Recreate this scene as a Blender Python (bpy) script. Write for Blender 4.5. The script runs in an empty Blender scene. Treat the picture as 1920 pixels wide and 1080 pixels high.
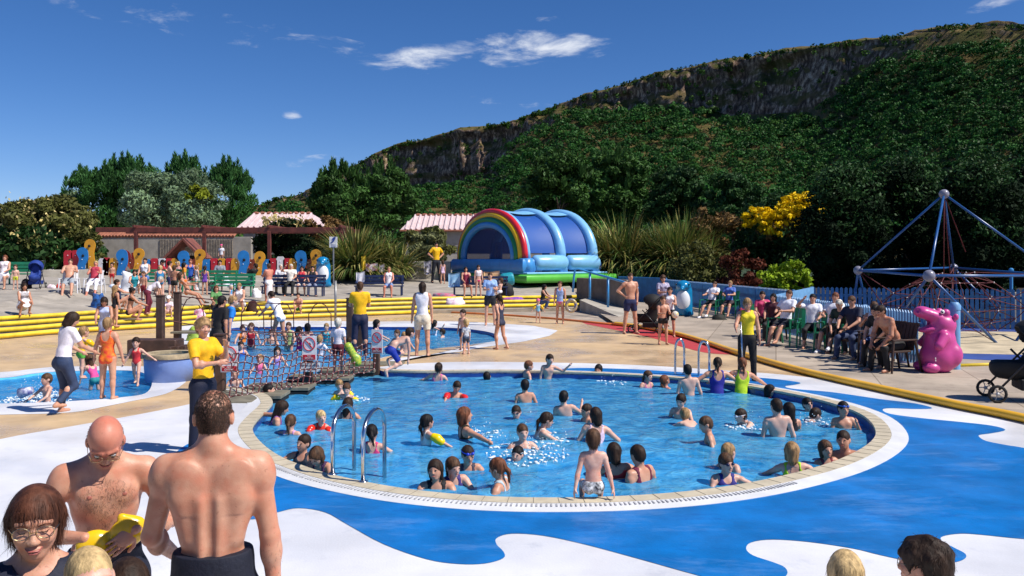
import bpy, math, random
import numpy as np
from mathutils import Vector, Matrix
from mathutils.geometry import tessellate_polygon
R = math.radians
random.seed(7); rng = np.random.default_rng(11)
scene = bpy.context.scene
col = scene.collection
F, HC, YH = 1600.0, 2.4, 482.0            # focal length in pixels of a 1920 wide frame, eye height, horizon row

# ---------------------------------------------------------------- where things stand
def P(px, py, z=0.0):
    d = F*(HC-z)/(py-YH)
    return Vector(((px-960)/F*d, d, z))
def PD(px, py, d):
    return Vector(((px-960)/F*d, d, HC-(py-YH)/F*d))
STEP_PX = [(-500, 690), (-250, 660), (-100, 645), (0, 637), (94, 628), (290, 616), (440, 603), (560, 597), (700, 592), (810, 588), (1092, 583)]
STEP_W = [P(x, y) for x, y in STEP_PX]
SX = np.array([p.x for p in STEP_W]); SY = np.array([p.y for p in STEP_W])
TREAD, RISE = 0.95, 0.14
XT = STEP_W[-1].x
TUBE_PX = [(1150, 610), (1200, 616), (1270, 630), (1330, 648), (1380, 665), (1500, 700), (1640, 733), (1800, 768), (1920, 793), (2300, 880)]
TUBE_W = [P(x, y) for x, y in TUBE_PX]
def tube_y(x):
    xs = [p.x for p in TUBE_W]; ys = [p.y for p in TUBE_W]
    o = np.argsort(xs)
    return np.interp(x, np.array(xs)[o], np.array(ys)[o])
def terr(x, y):
    s = np.interp(x, SX, SY)
    k = np.clip(np.floor((y-s)/TREAD)+1, 0, 4)
    z = k*RISE
    top = s+3*TREAD
    z = np.where(y > top, np.minimum(4*RISE+0.05*(y-top), 1.35), z)
    z = np.where(x > XT+0.02, 0.0, z)
    return np.where((x > TUBE_W[0].x) & (y > tube_y(x)), 0.12, z)
_Y = np.concatenate([np.arange(2, 70, .02), np.arange(70, 400, .5)])
def G(px, py):
    x = (px-960)/F*_Y; zr = HC-(py-YH)/F*_Y
    hit = np.nonzero(zr <= terr(x, _Y))[0]
    i = hit[0] if len(hit) else len(_Y)-1
    return Vector((float(x[i]), float(_Y[i]), float(terr(x[i], _Y[i]))))

# ---------------------------------------------------------------- materials
_M = {}
def mat(name, c, rough=.6, var=.12, scale=6., bump=0., bscale=None, metal=0., c2=None, coat=0., spec=None, attr=None, trans=0.):
    if name in _M: return _M[name]
    m = bpy.data.materials.new(name); m.use_nodes = True
    nt = m.node_tree; N = nt.nodes; L = nt.links
    b = N['Principled BSDF']; b.inputs['Roughness'].default_value = rough; b.inputs['Metallic'].default_value = metal
    if coat: b.inputs['Coat Weight'].default_value = coat; b.inputs['Coat Roughness'].default_value = .15
    if spec is not None: b.inputs['Specular IOR Level'].default_value = spec
    tc = N.new('ShaderNodeTexCoord'); nz = N.new('ShaderNodeTexNoise'); nz.inputs['Scale'].default_value = scale
    nz.inputs['Detail'].default_value = 5; nz.inputs['Roughness'].default_value = .6
    L.new(tc.outputs['Object'], nz.inputs['Vector'])
    rp = N.new('ShaderNodeValToRGB')
    d = c2 if c2 else tuple(max(0, v*(1-var*1.6)) for v in c)
    e = c if c2 else tuple(min(1, v*(1+var*.8)) for v in c)
    rp.color_ramp.elements[0].position = .36; rp.color_ramp.elements[0].color = (*d, 1)
    rp.color_ramp.elements[1].position = .66; rp.color_ramp.elements[1].color = (*e, 1)
    L.new(nz.outputs['Fac'], rp.inputs[0]); out = rp.outputs[0]
    if attr:
        at = N.new('ShaderNodeAttribute'); at.attribute_name = attr
        mx = N.new('ShaderNodeMix'); mx.data_type = 'RGBA'; mx.blend_type = 'MULTIPLY'; mx.inputs[0].default_value = 1
        L.new(out, mx.inputs[6]); L.new(at.outputs['Color'], mx.inputs[7]); out = mx.outputs[2]
    L.new(out, b.inputs['Base Color'])
    if bump:
        n2 = N.new('ShaderNodeTexNoise'); n2.inputs['Scale'].default_value = bscale or scale*4; n2.inputs['Detail'].default_value = 6
        L.new(tc.outputs['Object'], n2.inputs['Vector'])
        bp = N.new('ShaderNodeBump'); bp.inputs['Strength'].default_value = min(1, bump); bp.inputs['Distance'].default_value = .02
        L.new(n2.outputs['Fac'], bp.inputs['Height']); L.new(bp.outputs[0], b.inputs['Normal'])
    if trans:
        tr = N.new('ShaderNodeBsdfTranslucent'); L.new(out, tr.inputs[0]); ms = N.new('ShaderNodeMixShader'); ms.inputs[0].default_value = trans
        L.new(b.outputs[0], ms.inputs[1]); L.new(tr.outputs[0], ms.inputs[2]); L.new(ms.outputs[0], N['Material Output'].inputs[0])
    _M[name] = m
    return m
def hexc(h):
    v = [int(h[i:i+2], 16)/255 for i in (0, 2, 4)]
    return tuple((x/12.92 if x <= .04045 else ((x+.055)/1.055)**2.4) for x in v)
def cmat(h, rough=.75, kind='cloth'):
    return mat(kind+'_'+h, hexc(h), rough, .1, 14, bump=.25 if kind == 'cloth' else 0, bscale=60)

# ---------------------------------------------------------------- objects
def tag(o, label=None, cat=None, group=None, kind=None):
    if label:
        o['label'] = label
        if len(label.split()) > 16: print('LONG', label)
    if cat: o['category'] = cat
    if group: o['group'] = group
    if kind: o['kind'] = kind
    return o
def mesh_obj(name, V, Fc, m, parent=None, smooth=False, loc=None, mi=None):
    me = bpy.data.meshes.new(name)
    V = np.asarray(V, dtype=np.float32).reshape(-1, 3)
    if loc is not None: V = V-np.array(loc, dtype=np.float32)
    if isinstance(Fc, np.ndarray) and Fc.ndim == 2:
        n, k = Fc.shape
        me.vertices.add(len(V)); me.vertices.foreach_set('co', V.ravel())
        me.loops.add(n*k); me.loops.foreach_set('vertex_index', Fc.astype(np.int32).ravel())
        me.polygons.add(n); me.polygons.foreach_set('loop_start', np.arange(0, n*k, k, dtype=np.int32))
        me.update(calc_edges=True)
    else:
        me.from_pydata([tuple(map(float, v)) for v in V], [], Fc)
    for x in (m if isinstance(m, (list, tuple)) else [m]): me.materials.append(x)
    if mi is not None: me.polygons.foreach_set('material_index', np.asarray(mi, dtype=np.int32))
    if smooth: me.polygons.foreach_set('use_smooth', np.ones(len(me.polygons), dtype=bool))
    me.update()
    o = bpy.data.objects.new(name, me); col.objects.link(o)
    if loc is not None: o.location = loc
    if parent is not None: o.parent = parent
    return o
def empty(name, loc=(0, 0, 0), rz=0., label=None, cat=None, group=None):
    o = bpy.data.objects.new(name, None); col.objects.link(o)
    o.location = loc; o.rotation_euler = (0, 0, rz); o.empty_display_size = .1
    return tag(o, label, cat, group)
def copy_tree(o, parent=None):
    c = o.copy(); col.objects.link(c); c.parent = parent
    for ch in list(o.children): copy_tree(ch, c)
    return c
class MB:
    """collects simple shapes into one mesh"""
    def __init__(s): s.V = []; s.F = []
    def add(s, v, f):
        n = len(s.V); s.V += [tuple(p) for p in v]; s.F += [tuple(i+n for i in q) for q in f]; return s
    def box(s, c, d, rz=0., rot=None):
        M = rot if rot is not None else Matrix.Rotation(rz, 3, 'Z')
        h = Vector(d)/2; b = min(min(d)*.12, .02)
        v = []
        for sx, sy, sz in [(-1,-1,-1),(1,-1,-1),(1,1,-1),(-1,1,-1),(-1,-1,1),(1,-1,1),(1,1,1),(-1,1,1)]:
            for ax in range(3):
                k = [sx*h.x, sy*h.y, sz*h.z]
                for a2 in range(3):
                    if a2 != ax: k[a2] -= (sx, sy, sz)[a2]*b
                v.append(Vector(c)+M @ Vector(k))
        i = lambda n, a: n*3+a
        f = []
        quads = {2: [((0,3,2,1)), ((4,5,6,7))], 1: [((0,1,5,4)), ((2,3,7,6))], 0: [((1,2,6,5)), ((3,0,4,7))]}
        for a, qs in quads.items():
            for q in qs: f.append([i(n, a) for n in q])
        for n1, n2, a in [(0,1,0),(3,2,0),(4,5,0),(7,6,0),(0,3,1),(1,2,1),(4,7,1),(5,6,1),(0,4,2),(1,5,2),(2,6,2),(3,7,2)]:
            o = [x for x in (0, 1, 2) if x != a]
            f.append([i(n1, o[0]), i(n2, o[0]), i(n2, o[1]), i(n1, o[1])])
        for n in range(8): f.append([i(n, 0), i(n, 1), i(n, 2)])
        return s.add(v, f)
    def tube(s, pts, r, n=8, closed=False, cap=True):
        pts = [Vector(p) for p in pts]; m = len(pts)
        rs = r if isinstance(r, (list, tuple)) else [r]*m
        v = []; prev = None
        for i, p in enumerate(pts):
            if closed: t = pts[(i+1) % m]-pts[i-1]
            else: t = pts[min(i+1, m-1)]-pts[max(i-1, 0)]
            t.normalize()
            if prev is None:
                a = Vector((0, 0, 1)) if abs(t.z) < .9 else Vector((1, 0, 0))
                u = t.cross(a).normalized()
            else: u = (prev-t*prev.dot(t)).normalized()
            prev = u; w = t.cross(u)
            for k in range(n):
                an = 2*math.pi*k/n
                v.append(p+(u*math.cos(an)+w*math.sin(an))*rs[i])
        f = []
        for i in range(m if closed else m-1):
            j = (i+1) % m
            for k in range(n):
                f.append((i*n+k, i*n+(k+1) % n, j*n+(k+1) % n, j*n+k))
        if cap and not closed:
            f.append(tuple(range(n))[::-1]); f.append(tuple((m-1)*n+k for k in range(n)))
        return s.add(v, f)
    def lathe(s, prof, c=(0, 0, 0), n=20):
        v = []; c = Vector(c)
        for r, z in prof:
            for k in range(n):
                a = 2*math.pi*k/n; v.append(c+Vector((r*math.cos(a), r*math.sin(a), z)))
        f = [(i*n+k, i*n+(k+1) % n, (i+1)*n+(k+1) % n, (i+1)*n+k) for i in range(len(prof)-1) for k in range(n)]
        f.append(tuple(range(n))[::-1]); f.append(tuple((len(prof)-1)*n+k for k in range(n)))
        return s.add(v, f)
    def ball(s, c, r, n=10, m=7):
        if not isinstance(r, (tuple, list)): r = (r, r, r)
        v = []; f = []
        for i in range(m+1):
            th = math.pi*i/m
            for k in range(n):
                a = 2*math.pi*k/n
                v.append((c[0]+r[0]*math.sin(th)*math.cos(a), c[1]+r[1]*math.sin(th)*math.sin(a), c[2]+r[2]*math.cos(th)))
        for i in range(m):
            for k in range(n): f.append((i*n+k, (i+1)*n+k, (i+1)*n+(k+1) % n, i*n+(k+1) % n))
        return s.add(v, f)
    def prism(s, poly, z0, z1, fn=None, holes=()):
        """2D outline extruded from z0 to z1 ; fn maps (x,y,z) to the final point"""
        fn = fn or (lambda x, y, z: (x, y, z))
        loops = [list(poly)]+[list(h) for h in holes]
        tris = tessellate_polygon([[Vector((a, b, 0)) for a, b in l] for l in loops])
        flat = [p for l in loops for p in l]; n = len(flat)
        v = [fn(a, b, z0) for a, b in flat]+[fn(a, b, z1) for a, b in flat]
        f = [tuple(t)[::-1] for t in tris]+[tuple(i+n for i in t) for t in tris]
        o = 0
        for l in loops:
            k = len(l)
            for i in range(k): f.append((o+i, o+(i+1) % k, n+o+(i+1) % k, n+o+i))
            o += k
        return s.add(v, f)
    def build(s, name, m, parent=None, smooth=False, loc=None):
        o = mesh_obj(name, s.V, s.F, m, parent, smooth, loc)
        import bmesh
        b = bmesh.new(); b.from_mesh(o.data); bmesh.ops.remove_doubles(b, verts=b.verts, dist=1e-5)
        bmesh.ops.recalc_face_normals(b, faces=b.faces); b.to_mesh(o.data); b.free()
        return o
def auto_smooth(o, ang=40):
    try:
        o.data.polygons.foreach_set('use_smooth', np.ones(len(o.data.polygons), dtype=bool)); o.data.set_sharp_from_angle(angle=R(ang))
    except Exception: pass
    return o
def smooth_poly(pts, n=6, closed=True):
    """Catmull-Rom through 2D points"""
    P_ = [np.array(p, float) for p in pts]; m = len(P_); out = []
    rngi = range(m) if closed else range(m-1)
    for i in rngi:
        g = (lambda k: P_[k % m]) if closed else (lambda k: P_[min(max(k, 0), m-1)])
        a, b, c, d = g(i-1), g(i), g(i+1), g(i+2)
        for k in range(n):
            t = k/n
            out.append(.5*((2*b)+(-a+c)*t+(2*a-5*b+4*c-d)*t*t+(-a+3*b-3*c+d)*t**3))
    if not closed: out.append(P_[-1])
    return out
def wpoly(px, z=0., n=6, closed=True):
    return [tuple(P(x, y, 0)[:2]) for x, y in smooth_poly(px, n, closed)]
def sheet(name, loops, z, m, bot=None):
    tris = tessellate_polygon([[Vector((a, b, 0)) for a, b in l] for l in loops])
    V = [(a, b, z) for l in loops for a, b in l]; f = []
    for t in tris:
        a, b, c = (Vector(V[i]) for i in t)
        f.append(tuple(t) if (b-a).cross(c-a).z > 0 else tuple(t)[::-1])
    return mesh_obj(name, V, f, m)

# ---------------------------------------------------------------- value noise
_perm = rng.random(4096).astype(np.float32)
def vnoise(p):
    i = np.floor(p).astype(np.int64); f = p-i; f = f*f*(3-2*f)
    def h(a, b, c): return _perm[(a*73+b*1619+c*3137+(a*b) % 511) & 4095]
    r = 0
    for dx in (0, 1):
        for dy in (0, 1):
            for dz in (0, 1):
                w = (f[..., 0] if dx else 1-f[..., 0])*(f[..., 1] if dy else 1-f[..., 1])*(f[..., 2] if dz else 1-f[..., 2])
                r = r+w*h(i[..., 0]+dx, i[..., 1]+dy, i[..., 2]+dz)
    return r
def fbm(p, o=4):
    s = 0; a = 1; t = 0
    for k in range(o): s = s+a*vnoise(p*(2**k)+k*17.3); t += a; a *= .5
    return s/t

# ---------------------------------------------------------------- bodies: blended distance field turned into one surface
def sdf_mesh(prims, subs=(), clips=(), vox=.014, k=.02, thick=None):
    """prims: ('c',a,b,ra,rb[,k]) round cone, ('e',c,(rx,ry,rz),M[,k]) ellipsoid"""
    lo = np.array([1e9]*3); hi = -lo
    for p in prims:
        if p[0] == 'c':
            r = max(p[3], p[4]); q = [np.array(p[1])-r, np.array(p[1])+r, np.array(p[2])-r, np.array(p[2])+r]
        else:
            r = max(p[2]); q = [np.array(p[1])-r, np.array(p[1])+r]
        for a in q: lo = np.minimum(lo, a); hi = np.maximum(hi, a)
    lo -= 2.5*vox; hi += 2.5*vox
    n = np.ceil((hi-lo)/vox).astype(int)+1
    ax = [lo[i]+vox*np.arange(n[i]) for i in range(3)]
    D = np.full(n, 1.0, dtype=np.float32)
    def ev(p, sl):
        X = ax[0][sl[0]][:, None, None]; Y = ax[1][sl[1]][None, :, None]; Z = ax[2][sl[2]][None, None, :]
        if p[0] == 'c':
            a = np.array(p[1], float); b = np.array(p[2], float); d = b-a; L2 = max(d @ d, 1e-9)
            t = np.clip(((X-a[0])*d[0]+(Y-a[1])*d[1]+(Z-a[2])*d[2])/L2, 0, 1)
            return np.sqrt((X-a[0]-t*d[0])**2+(Y-a[1]-t*d[1])**2+(Z-a[2]-t*d[2])**2)-(p[3]+(p[4]-p[3])*t)
        c = np.array(p[1], float); M = p[3]; r = p[2]
        x, y, z = X-c[0], Y-c[1], Z-c[2]
        if M is not None:
            M = np.array(M)
            u = x*M[0, 0]+y*M[1, 0]+z*M[2, 0]; v = x*M[0, 1]+y*M[1, 1]+z*M[2, 1]; w = x*M[0, 2]+y*M[1, 2]+z*M[2, 2]
        else: u, v, w = x+0*y+0*z, y+0*x+0*z, z+0*x+0*y
        k0 = np.sqrt((u/r[0])**2+(v/r[1])**2+(w/r[2])**2); k1 = np.sqrt((u/r[0]**2)**2+(v/r[1]**2)**2+(w/r[2]**2)**2)
        return k0*(k0-1)/np.maximum(k1, 1e-6)
    def sl_of(p, m):
        if p[0] == 'c': r = max(p[3], p[4])+m; a = np.minimum(p[1], p[2])-r; b = np.maximum(p[1], p[2])+r
        else: r = max(p[2])+m; a = np.array(p[1])-r; b = np.array(p[1])+r
        i0 = np.clip(np.floor((a-lo)/vox).astype(int), 0, n-1); i1 = np.clip(np.ceil((b-lo)/vox).astype(int)+1, 1, n)
        return tuple(slice(i0[i], max(i1[i], i0[i]+1)) for i in range(3))
    for p in prims:
        kk = p[-1] if (len(p) == 6 and p[0] == 'c') or (len(p) == 5 and p[0] == 'e') else k
        sl = sl_of(p, kk+2*vox); d = ev(p, sl).astype(np.float32); e = D[sl]
        h = np.clip(.5+.5*(e-d)/kk, 0, 1)
        D[sl] = e*(1-h)+d*h-kk*h*(1-h)
    for p in subs:
        sl = sl_of(p, .02)
        if any(s.stop <= s.start for s in sl): continue
        ks = p[-1] if (len(p) == 6 and p[0] == 'c') or (len(p) == 5 and p[0] == 'e') else 0
        if ks:
            sl = sl_of(p, ks+2*vox); a_ = -D[sl]; b_ = ev(p, sl).astype(np.float32); h = np.clip(.5+.5*(a_-b_)/ks, 0, 1); D[sl] = -(a_*(1-h)+b_*h-ks*h*(1-h))
        else: D[sl] = np.maximum(D[sl], -ev(p, sl))
    for c, nn in clips:                       # keeps the side the normal points to
        X = ax[0][:, None, None]; Y = ax[1][None, :, None]; Z = ax[2][None, None, :]
        D = np.maximum(D, -((X-c[0])*nn[0]+(Y-c[1])*nn[1]+(Z-c[2])*nn[2])).astype(np.float32)
    S = D < 0
    if not S.any(): return np.zeros((0, 3)), np.zeros((0, 4), int)
    c8 = sum(S[i:n[0]-1+i, j:n[1]-1+j, l:n[2]-1+l].astype(np.int8) for i in (0, 1) for j in (0, 1) for l in (0, 1))
    act = (c8 > 0) & (c8 < 8); I = np.argwhere(act)
    idx = np.full(act.shape, -1, dtype=np.int64); idx[act] = np.arange(len(I))
    acc = np.zeros((len(I), 3)); cnt = np.zeros(len(I))
    co = [(i, j, l) for i in (0, 1) for j in (0, 1) for l in (0, 1)]
    val = {o: D[I[:, 0]+o[0], I[:, 1]+o[1], I[:, 2]+o[2]] for o in co}
    for a in co:
        for x in range(3):
            if a[x] == 0:
                b = list(a); b[x] = 1; b = tuple(b)
                va, vb = val[a], val[b]; m = (va < 0) != (vb < 0)
                t = np.where(m, va/np.where(va == vb, 1, va-vb), 0)
                pt = np.tile(np.array(a, float), (len(I), 1)); pt[:, x] += t
                acc[m] += pt[m]; cnt[m] += 1
    V = lo+vox*(I+acc/np.maximum(cnt, 1)[:, None])
    Q = []
    for x in range(3):
        y, z = (x+1) % 3, (x+2) % 3
        sh = [slice(None)]*3; sh2 = [slice(None)]*3; sh[x] = slice(0, -1); sh2[x] = slice(1, None)
        A = S[tuple(sh)]; B = S[tuple(sh2)]; E = np.argwhere(A != B)
        E = E[(E[:, y] > 0) & (E[:, z] > 0) & (E[:, y] < n[y]-1) & (E[:, z] < n[z]-1)]
        if not len(E): continue
        def g(dy, dz):
            q = E.copy(); q[:, y] -= dy; q[:, z] -= dz; return idx[q[:, 0], q[:, 1], q[:, 2]]
        q = np.stack([g(1, 1), g(0, 1), g(0, 0), g(1, 0)], 1)
        ins = A[E[:, 0], E[:, 1], E[:, 2]]
        q = np.where(ins[:, None], q, q[:, ::-1]); Q.append(q[(q >= 0).all(1)])
    return V, np.concatenate(Q)
def sdf_obj(name, m, prims, parent=None, loc=(0, 0, 0), **kw):
    V, Q = sdf_mesh(prims, **kw)
    if len(V) == 0: return None
    o = mesh_obj(name, V, Q, m, parent, True)
    if loc is not None and parent is None: o.location = loc
    return o
# ---------------------------------------------------------------- people
SWIM = []; BODY = {}
SKIN = {'a': (.60, .33, .22), 'b': (.68, .43, .33), 'c': (.52, .265, .165), 'r': (.60, .25, .17), 'd': (.36, .17, .10), 't': (.60, .325, .215)}
def skin_mat(k, fine=False):
    c = SKIN[k]
    m = mat('skin_'+k+('_fine' if fine else ''), (c[0]*1.04, c[1]*1.04, c[2]*1.04), .46, .12, 9 if fine else 5, bump=.07 if fine else 0, bscale=160, spec=.4, c2=(c[0]*.86, c[1]*.70, c[2]*.66))
    if fine:
        b = m.node_tree.nodes['Principled BSDF']; b.inputs['Subsurface Weight'].default_value = .12
        b.inputs['Subsurface Radius'].default_value = (.02, .008, .004); b.inputs['Subsurface Scale'].default_value = .6
        nt = m.node_tree
        if 'freck' not in nt.nodes:
            lk = b.inputs['Base Color'].links[0].from_socket; tc = [n for n in nt.nodes if n.type == 'TEX_COORD'][0]
            for nm, sc, p0, p1, colr, am in (('freck', 70, .66, .70, (.30, .12, .07), .45), ('blotch', 13, .50, .72, (c[0]*.95, c[1]*.62, c[2]*.55), .75)):
                nz = nt.nodes.new('ShaderNodeTexNoise'); nz.name = nm; nz.inputs['Scale'].default_value = sc; nz.inputs['Detail'].default_value = 3; nt.links.new(tc.outputs['Object'], nz.inputs['Vector'])
                rp = nt.nodes.new('ShaderNodeMapRange'); rp.inputs['From Min'].default_value = p0; rp.inputs['From Max'].default_value = p1; rp.inputs['To Max'].default_value = am; nt.links.new(nz.outputs['Fac'], rp.inputs[0])
                mx = nt.nodes.new('ShaderNodeMix'); mx.data_type = 'RGBA'; mx.inputs[7].default_value = (*colr, 1); nt.links.new(rp.outputs[0], mx.inputs[0]); nt.links.new(lk, mx.inputs[6]); lk = mx.outputs[2]
            nt.links.new(lk, b.inputs['Base Color'])
    return m
HAIR = {'k': (.012, .009, .009), 'n': (.030, .016, .010), 'm': (.085, .042, .022), 'g': (.32, .19, .085), 'y': (.52, .36, .17), 'r': (.16, .055, .025), 'w': (.55, .5, .42), 's': (.062, .036, .025), 'q': (.085, .030, .016)}
def hair_mat(k):
    name = 'hair_'+k
    if name in _M: return _M[name]
    m = mat(name, tuple(v*1.5 for v in HAIR[k]), .6, 0, 9, c2=tuple(v*.5 for v in HAIR[k]), spec=.22)
    nt = m.node_tree; nz = [n for n in nt.nodes if n.type == 'TEX_NOISE'][0]; nz.inputs['Scale'].default_value = 26
    mp = nt.nodes.new('ShaderNodeMapping'); mp.inputs['Scale'].default_value = (1, 1, .22)
    tc = [n for n in nt.nodes if n.type == 'TEX_COORD'][0]
    nt.links.new(tc.outputs['Object'], mp.inputs[0]); nt.links.new(mp.outputs[0], nz.inputs['Vector'])
    bp = nt.nodes.new('ShaderNodeBump'); bp.inputs['Strength'].default_value = .9; bp.inputs['Distance'].default_value = .012
    nt.links.new(nz.outputs['Fac'], bp.inputs['Height']); nt.links.new(bp.outputs[0], nt.nodes['Principled BSDF'].inputs['Normal'])
    return m
def dirv(f, o, side):
    f, o = R(f), R(o)
    return Vector((side*math.sin(o), math.sin(f)*math.cos(o), -math.cos(f)*math.cos(o)))
POSE = {
 'stand': dict(arm=((4, 9, 14, 4), (2, 9, 12, 4)), leg=((3, 4, -2, 2), (-2, 4, -4, 2))),
 'walk': dict(lean=5, arm=((-25, 10, 0, 5), (28, 10, 50, 0)), leg=((28, 2, 10, 0), (-12, 2, -38, 0))),
 'hips': dict(arm=((-12, 38, 18, -48), (-12, 38, 18, -48)), leg=((3, 7, 0, 5), (-3, 7, -4, 5))),
 'fold': dict(arm=((22, 12, 95, -50), (22, 12, 90, -45)), leg=((3, 4, -2, 2), (-2, 4, -4, 2))),
 'hold': dict(arm=((30, 8, 100, -20), (25, 8, 95, -25)), leg=((3, 5, -2, 2), (-2, 4, -4, 2))),
 'bend': dict(lean=62, arm=((70, 8, 55, 0), (75, 5, 60, 0)), leg=((18, 4, -12, 2), (-2, 4, -12, 2)), head=(0, -10)),
 'lift': dict(lean=18, arm=((60, 10, 85, -5), (55, 10, 80, -5)), leg=((15, 5, -20, 2), (-5, 4, -15, 2)), head=(0, 20)),
 'sit': dict(lean=-8, arm=((22, 10, 62, -12), (20, 10, 58, -12)), leg=((86, 8, 4, 2), (84, 8, -4, 2))),
 'sitf': dict(lean=28, arm=((45, 10, 70, -22), (48, 10, 72, -22)), leg=((84, 10, -6, 4), (82, 10, 4, 4)), head=(0, 5)),
 'sitx': dict(lean=-16, arm=((25, 12, 75, -30), (22, 12, 70, -28)), leg=((80, 4, 32, 0), (72, 8, 20, 2))),
 'shade': dict(lean=-12, arm=((22, 10, 62, -12), (80, 40, 150, -40)), leg=((84, 8, 20, 2), (82, 8, 4, 2))),
 'lounge': dict(lean=-28, arm=((25, 14, 70, -10), (20, 14, 60, -10)), leg=((76, 5, 38, 2), (72, 8, 28, 2))),
 'step': dict(lean=16, arm=((40, 8, 80, -10), (45, 8, 85, -12)), leg=((116, 6, -26, 3), (112, 8, -18, 3))),
 'knees': dict(lean=10, arm=((50, 14, 75, -20), (52, 14, 78, -18)), leg=((122, 8, -32, 2), (112, 8, -20, 2))),
 'reach': dict(lean=8, arm=((45, 10, 70, 5), (60, 15, 80, 0)), leg=((10, 5, -2, 2), (-2, 4, -4, 2))),
 'edge': dict(lean=2, arm=((-8, 16, -14, 12), (-8, 16, -14, 12)), leg=((86, 8, 4, 2), (84, 8, -4, 2))),
 'kneel': dict(lean=70, arm=((62, 6, 50, 0), (70, 6, 60, 0)), leg=((75, 8, -70, 2), (30, 8, -70, 2)), head=(0, -20)),
 'water': dict(arm=((25, 28, 60, 20), (30, 28, 65, 15))), 'wdown': dict(arm=((5, 14, 20, 6), (5, 14, 20, 6))),
 'wave': dict(arm=((15, 20, 50, 0), (60, 60, 160, 25))), 'wout': dict(lean=12, arm=((78, 25, 82, 15), (82, 25, 86, 15))),
 'wedge': dict(lean=10, arm=((62, 20, 88, -10), (60, 20, 86, -10))), 'swim': dict(lean=48, arm=((120, 20, 125, 0), (60, 30, 90, 0)), head=(0, -30)),
}
def skeleton(H, pose, o):
    p = dict(POSE['stand']); p.update(POSE[pose]); p.update({k: v for k, v in o.items() if k in ('lean', 'side', 'twist', 'arm', 'leg', 'head')})
    s = H/1.75; c = min(max((1.75-H)/.9, 0), 1); fem = o.get('f', 0); b = o.get('b', 1.04)*(1-.06*c)
    hh = .229*(1-.14*c); q = hh/.225
    hz = H*(.505-.035*c); T = H-hz-hh-.035*s; an = .045*s
    th = (hz-an)*.49; sh = (hz-an)*.51
    lean, side, tw = R(p.get('lean', 0)), R(p.get('side', 0)), R(p.get('twist', 0))
    Mp = Matrix.Rotation(-lean*.45, 3, 'X')
    Mt = Matrix.Rotation(-tw, 3, 'Z') @ Matrix.Rotation(side, 3, 'Y') @ Matrix.Rotation(-lean, 3, 'X')
    hy, hp = p.get('head', (0, 0)); Mh = Matrix.Rotation(-tw-R(hy), 3, 'Z') @ Matrix.Rotation(-lean*.35-R(hp), 3, 'X') @ Matrix.Rotation(R(o.get('roll', 0)), 3, 'Y')
    J = {'s': s, 'q': q, 'T': T, 'b': b, 'fem': fem, 'Mp': Mp, 'Mt': Mt, 'Mh': Mh, 'c': c}
    pel = Vector((0, 0, hz)); wa = pel+Mp @ Vector((0, 0, .27*T)); nb = wa+Mt @ Vector((0, -.005*s, .73*T))
    J.update(pel=pel, wa=wa, nb=nb, ch=wa+Mt @ Vector((0, .004, .40*T)))
    J['hc'] = nb+(Mt @ Vector((0, .0, 1))*.4+Mh @ Vector((0, 0, 1))*.6)*(.032*s+.112*q)+Mh @ Vector((0, .016*q, 0))
    sw = (.172-.012*fem)*s*(1-.05*c)
    for n, sd in (('l', -1), ('r', 1)):
        a = p['arm'][0 if sd < 0 else 1]; g = p['leg'][0 if sd < 0 else 1]
        S = nb+Mt @ Vector((sd*sw, 0, -.10*T)); E = S+(Mt @ dirv(a[0], a[1], sd)).normalized()*.168*H
        W = E+(Mt @ dirv(a[2], a[3], sd)).normalized()*.145*H
        hd = (W-E).normalized(); J['S'+n], J['E'+n], J['W'+n], J['H'+n] = S, E, W, W+hd*.05*s
        hip = pel+Vector((sd*.088*s*(1+.08*fem), 0, -.01*s)); K = hip+dirv(g[0], g[1], sd)*th; A = K+dirv(g[2], g[3], sd)*sh
        J['hip'+n], J['K'+n], J['A'+n] = hip, K, A
        fd = Vector((sd*.12, 1, 0)); 
        if g[2] < -45: fd = Vector((0, .2, -1))
        fd.normalize(); J['T'+n] = A+Vector((0, 0, -.022*s))+fd*.145*s
    zmin = min(J['Al'].z-an, J['Ar'].z-an, pel.z-.125*s, J['Tl'].z-.02*s, J['Tr'].z-.02*s)
    off = Vector((0, 0, -zmin))
    for k, v in J.items():
        if isinstance(v, Vector): J[k] = v+off
    J['top'] = (J['hc']+Mh @ Vector((0, -.01*q, 0))).z+.106*q
    J['an'] = an
    return J
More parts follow.
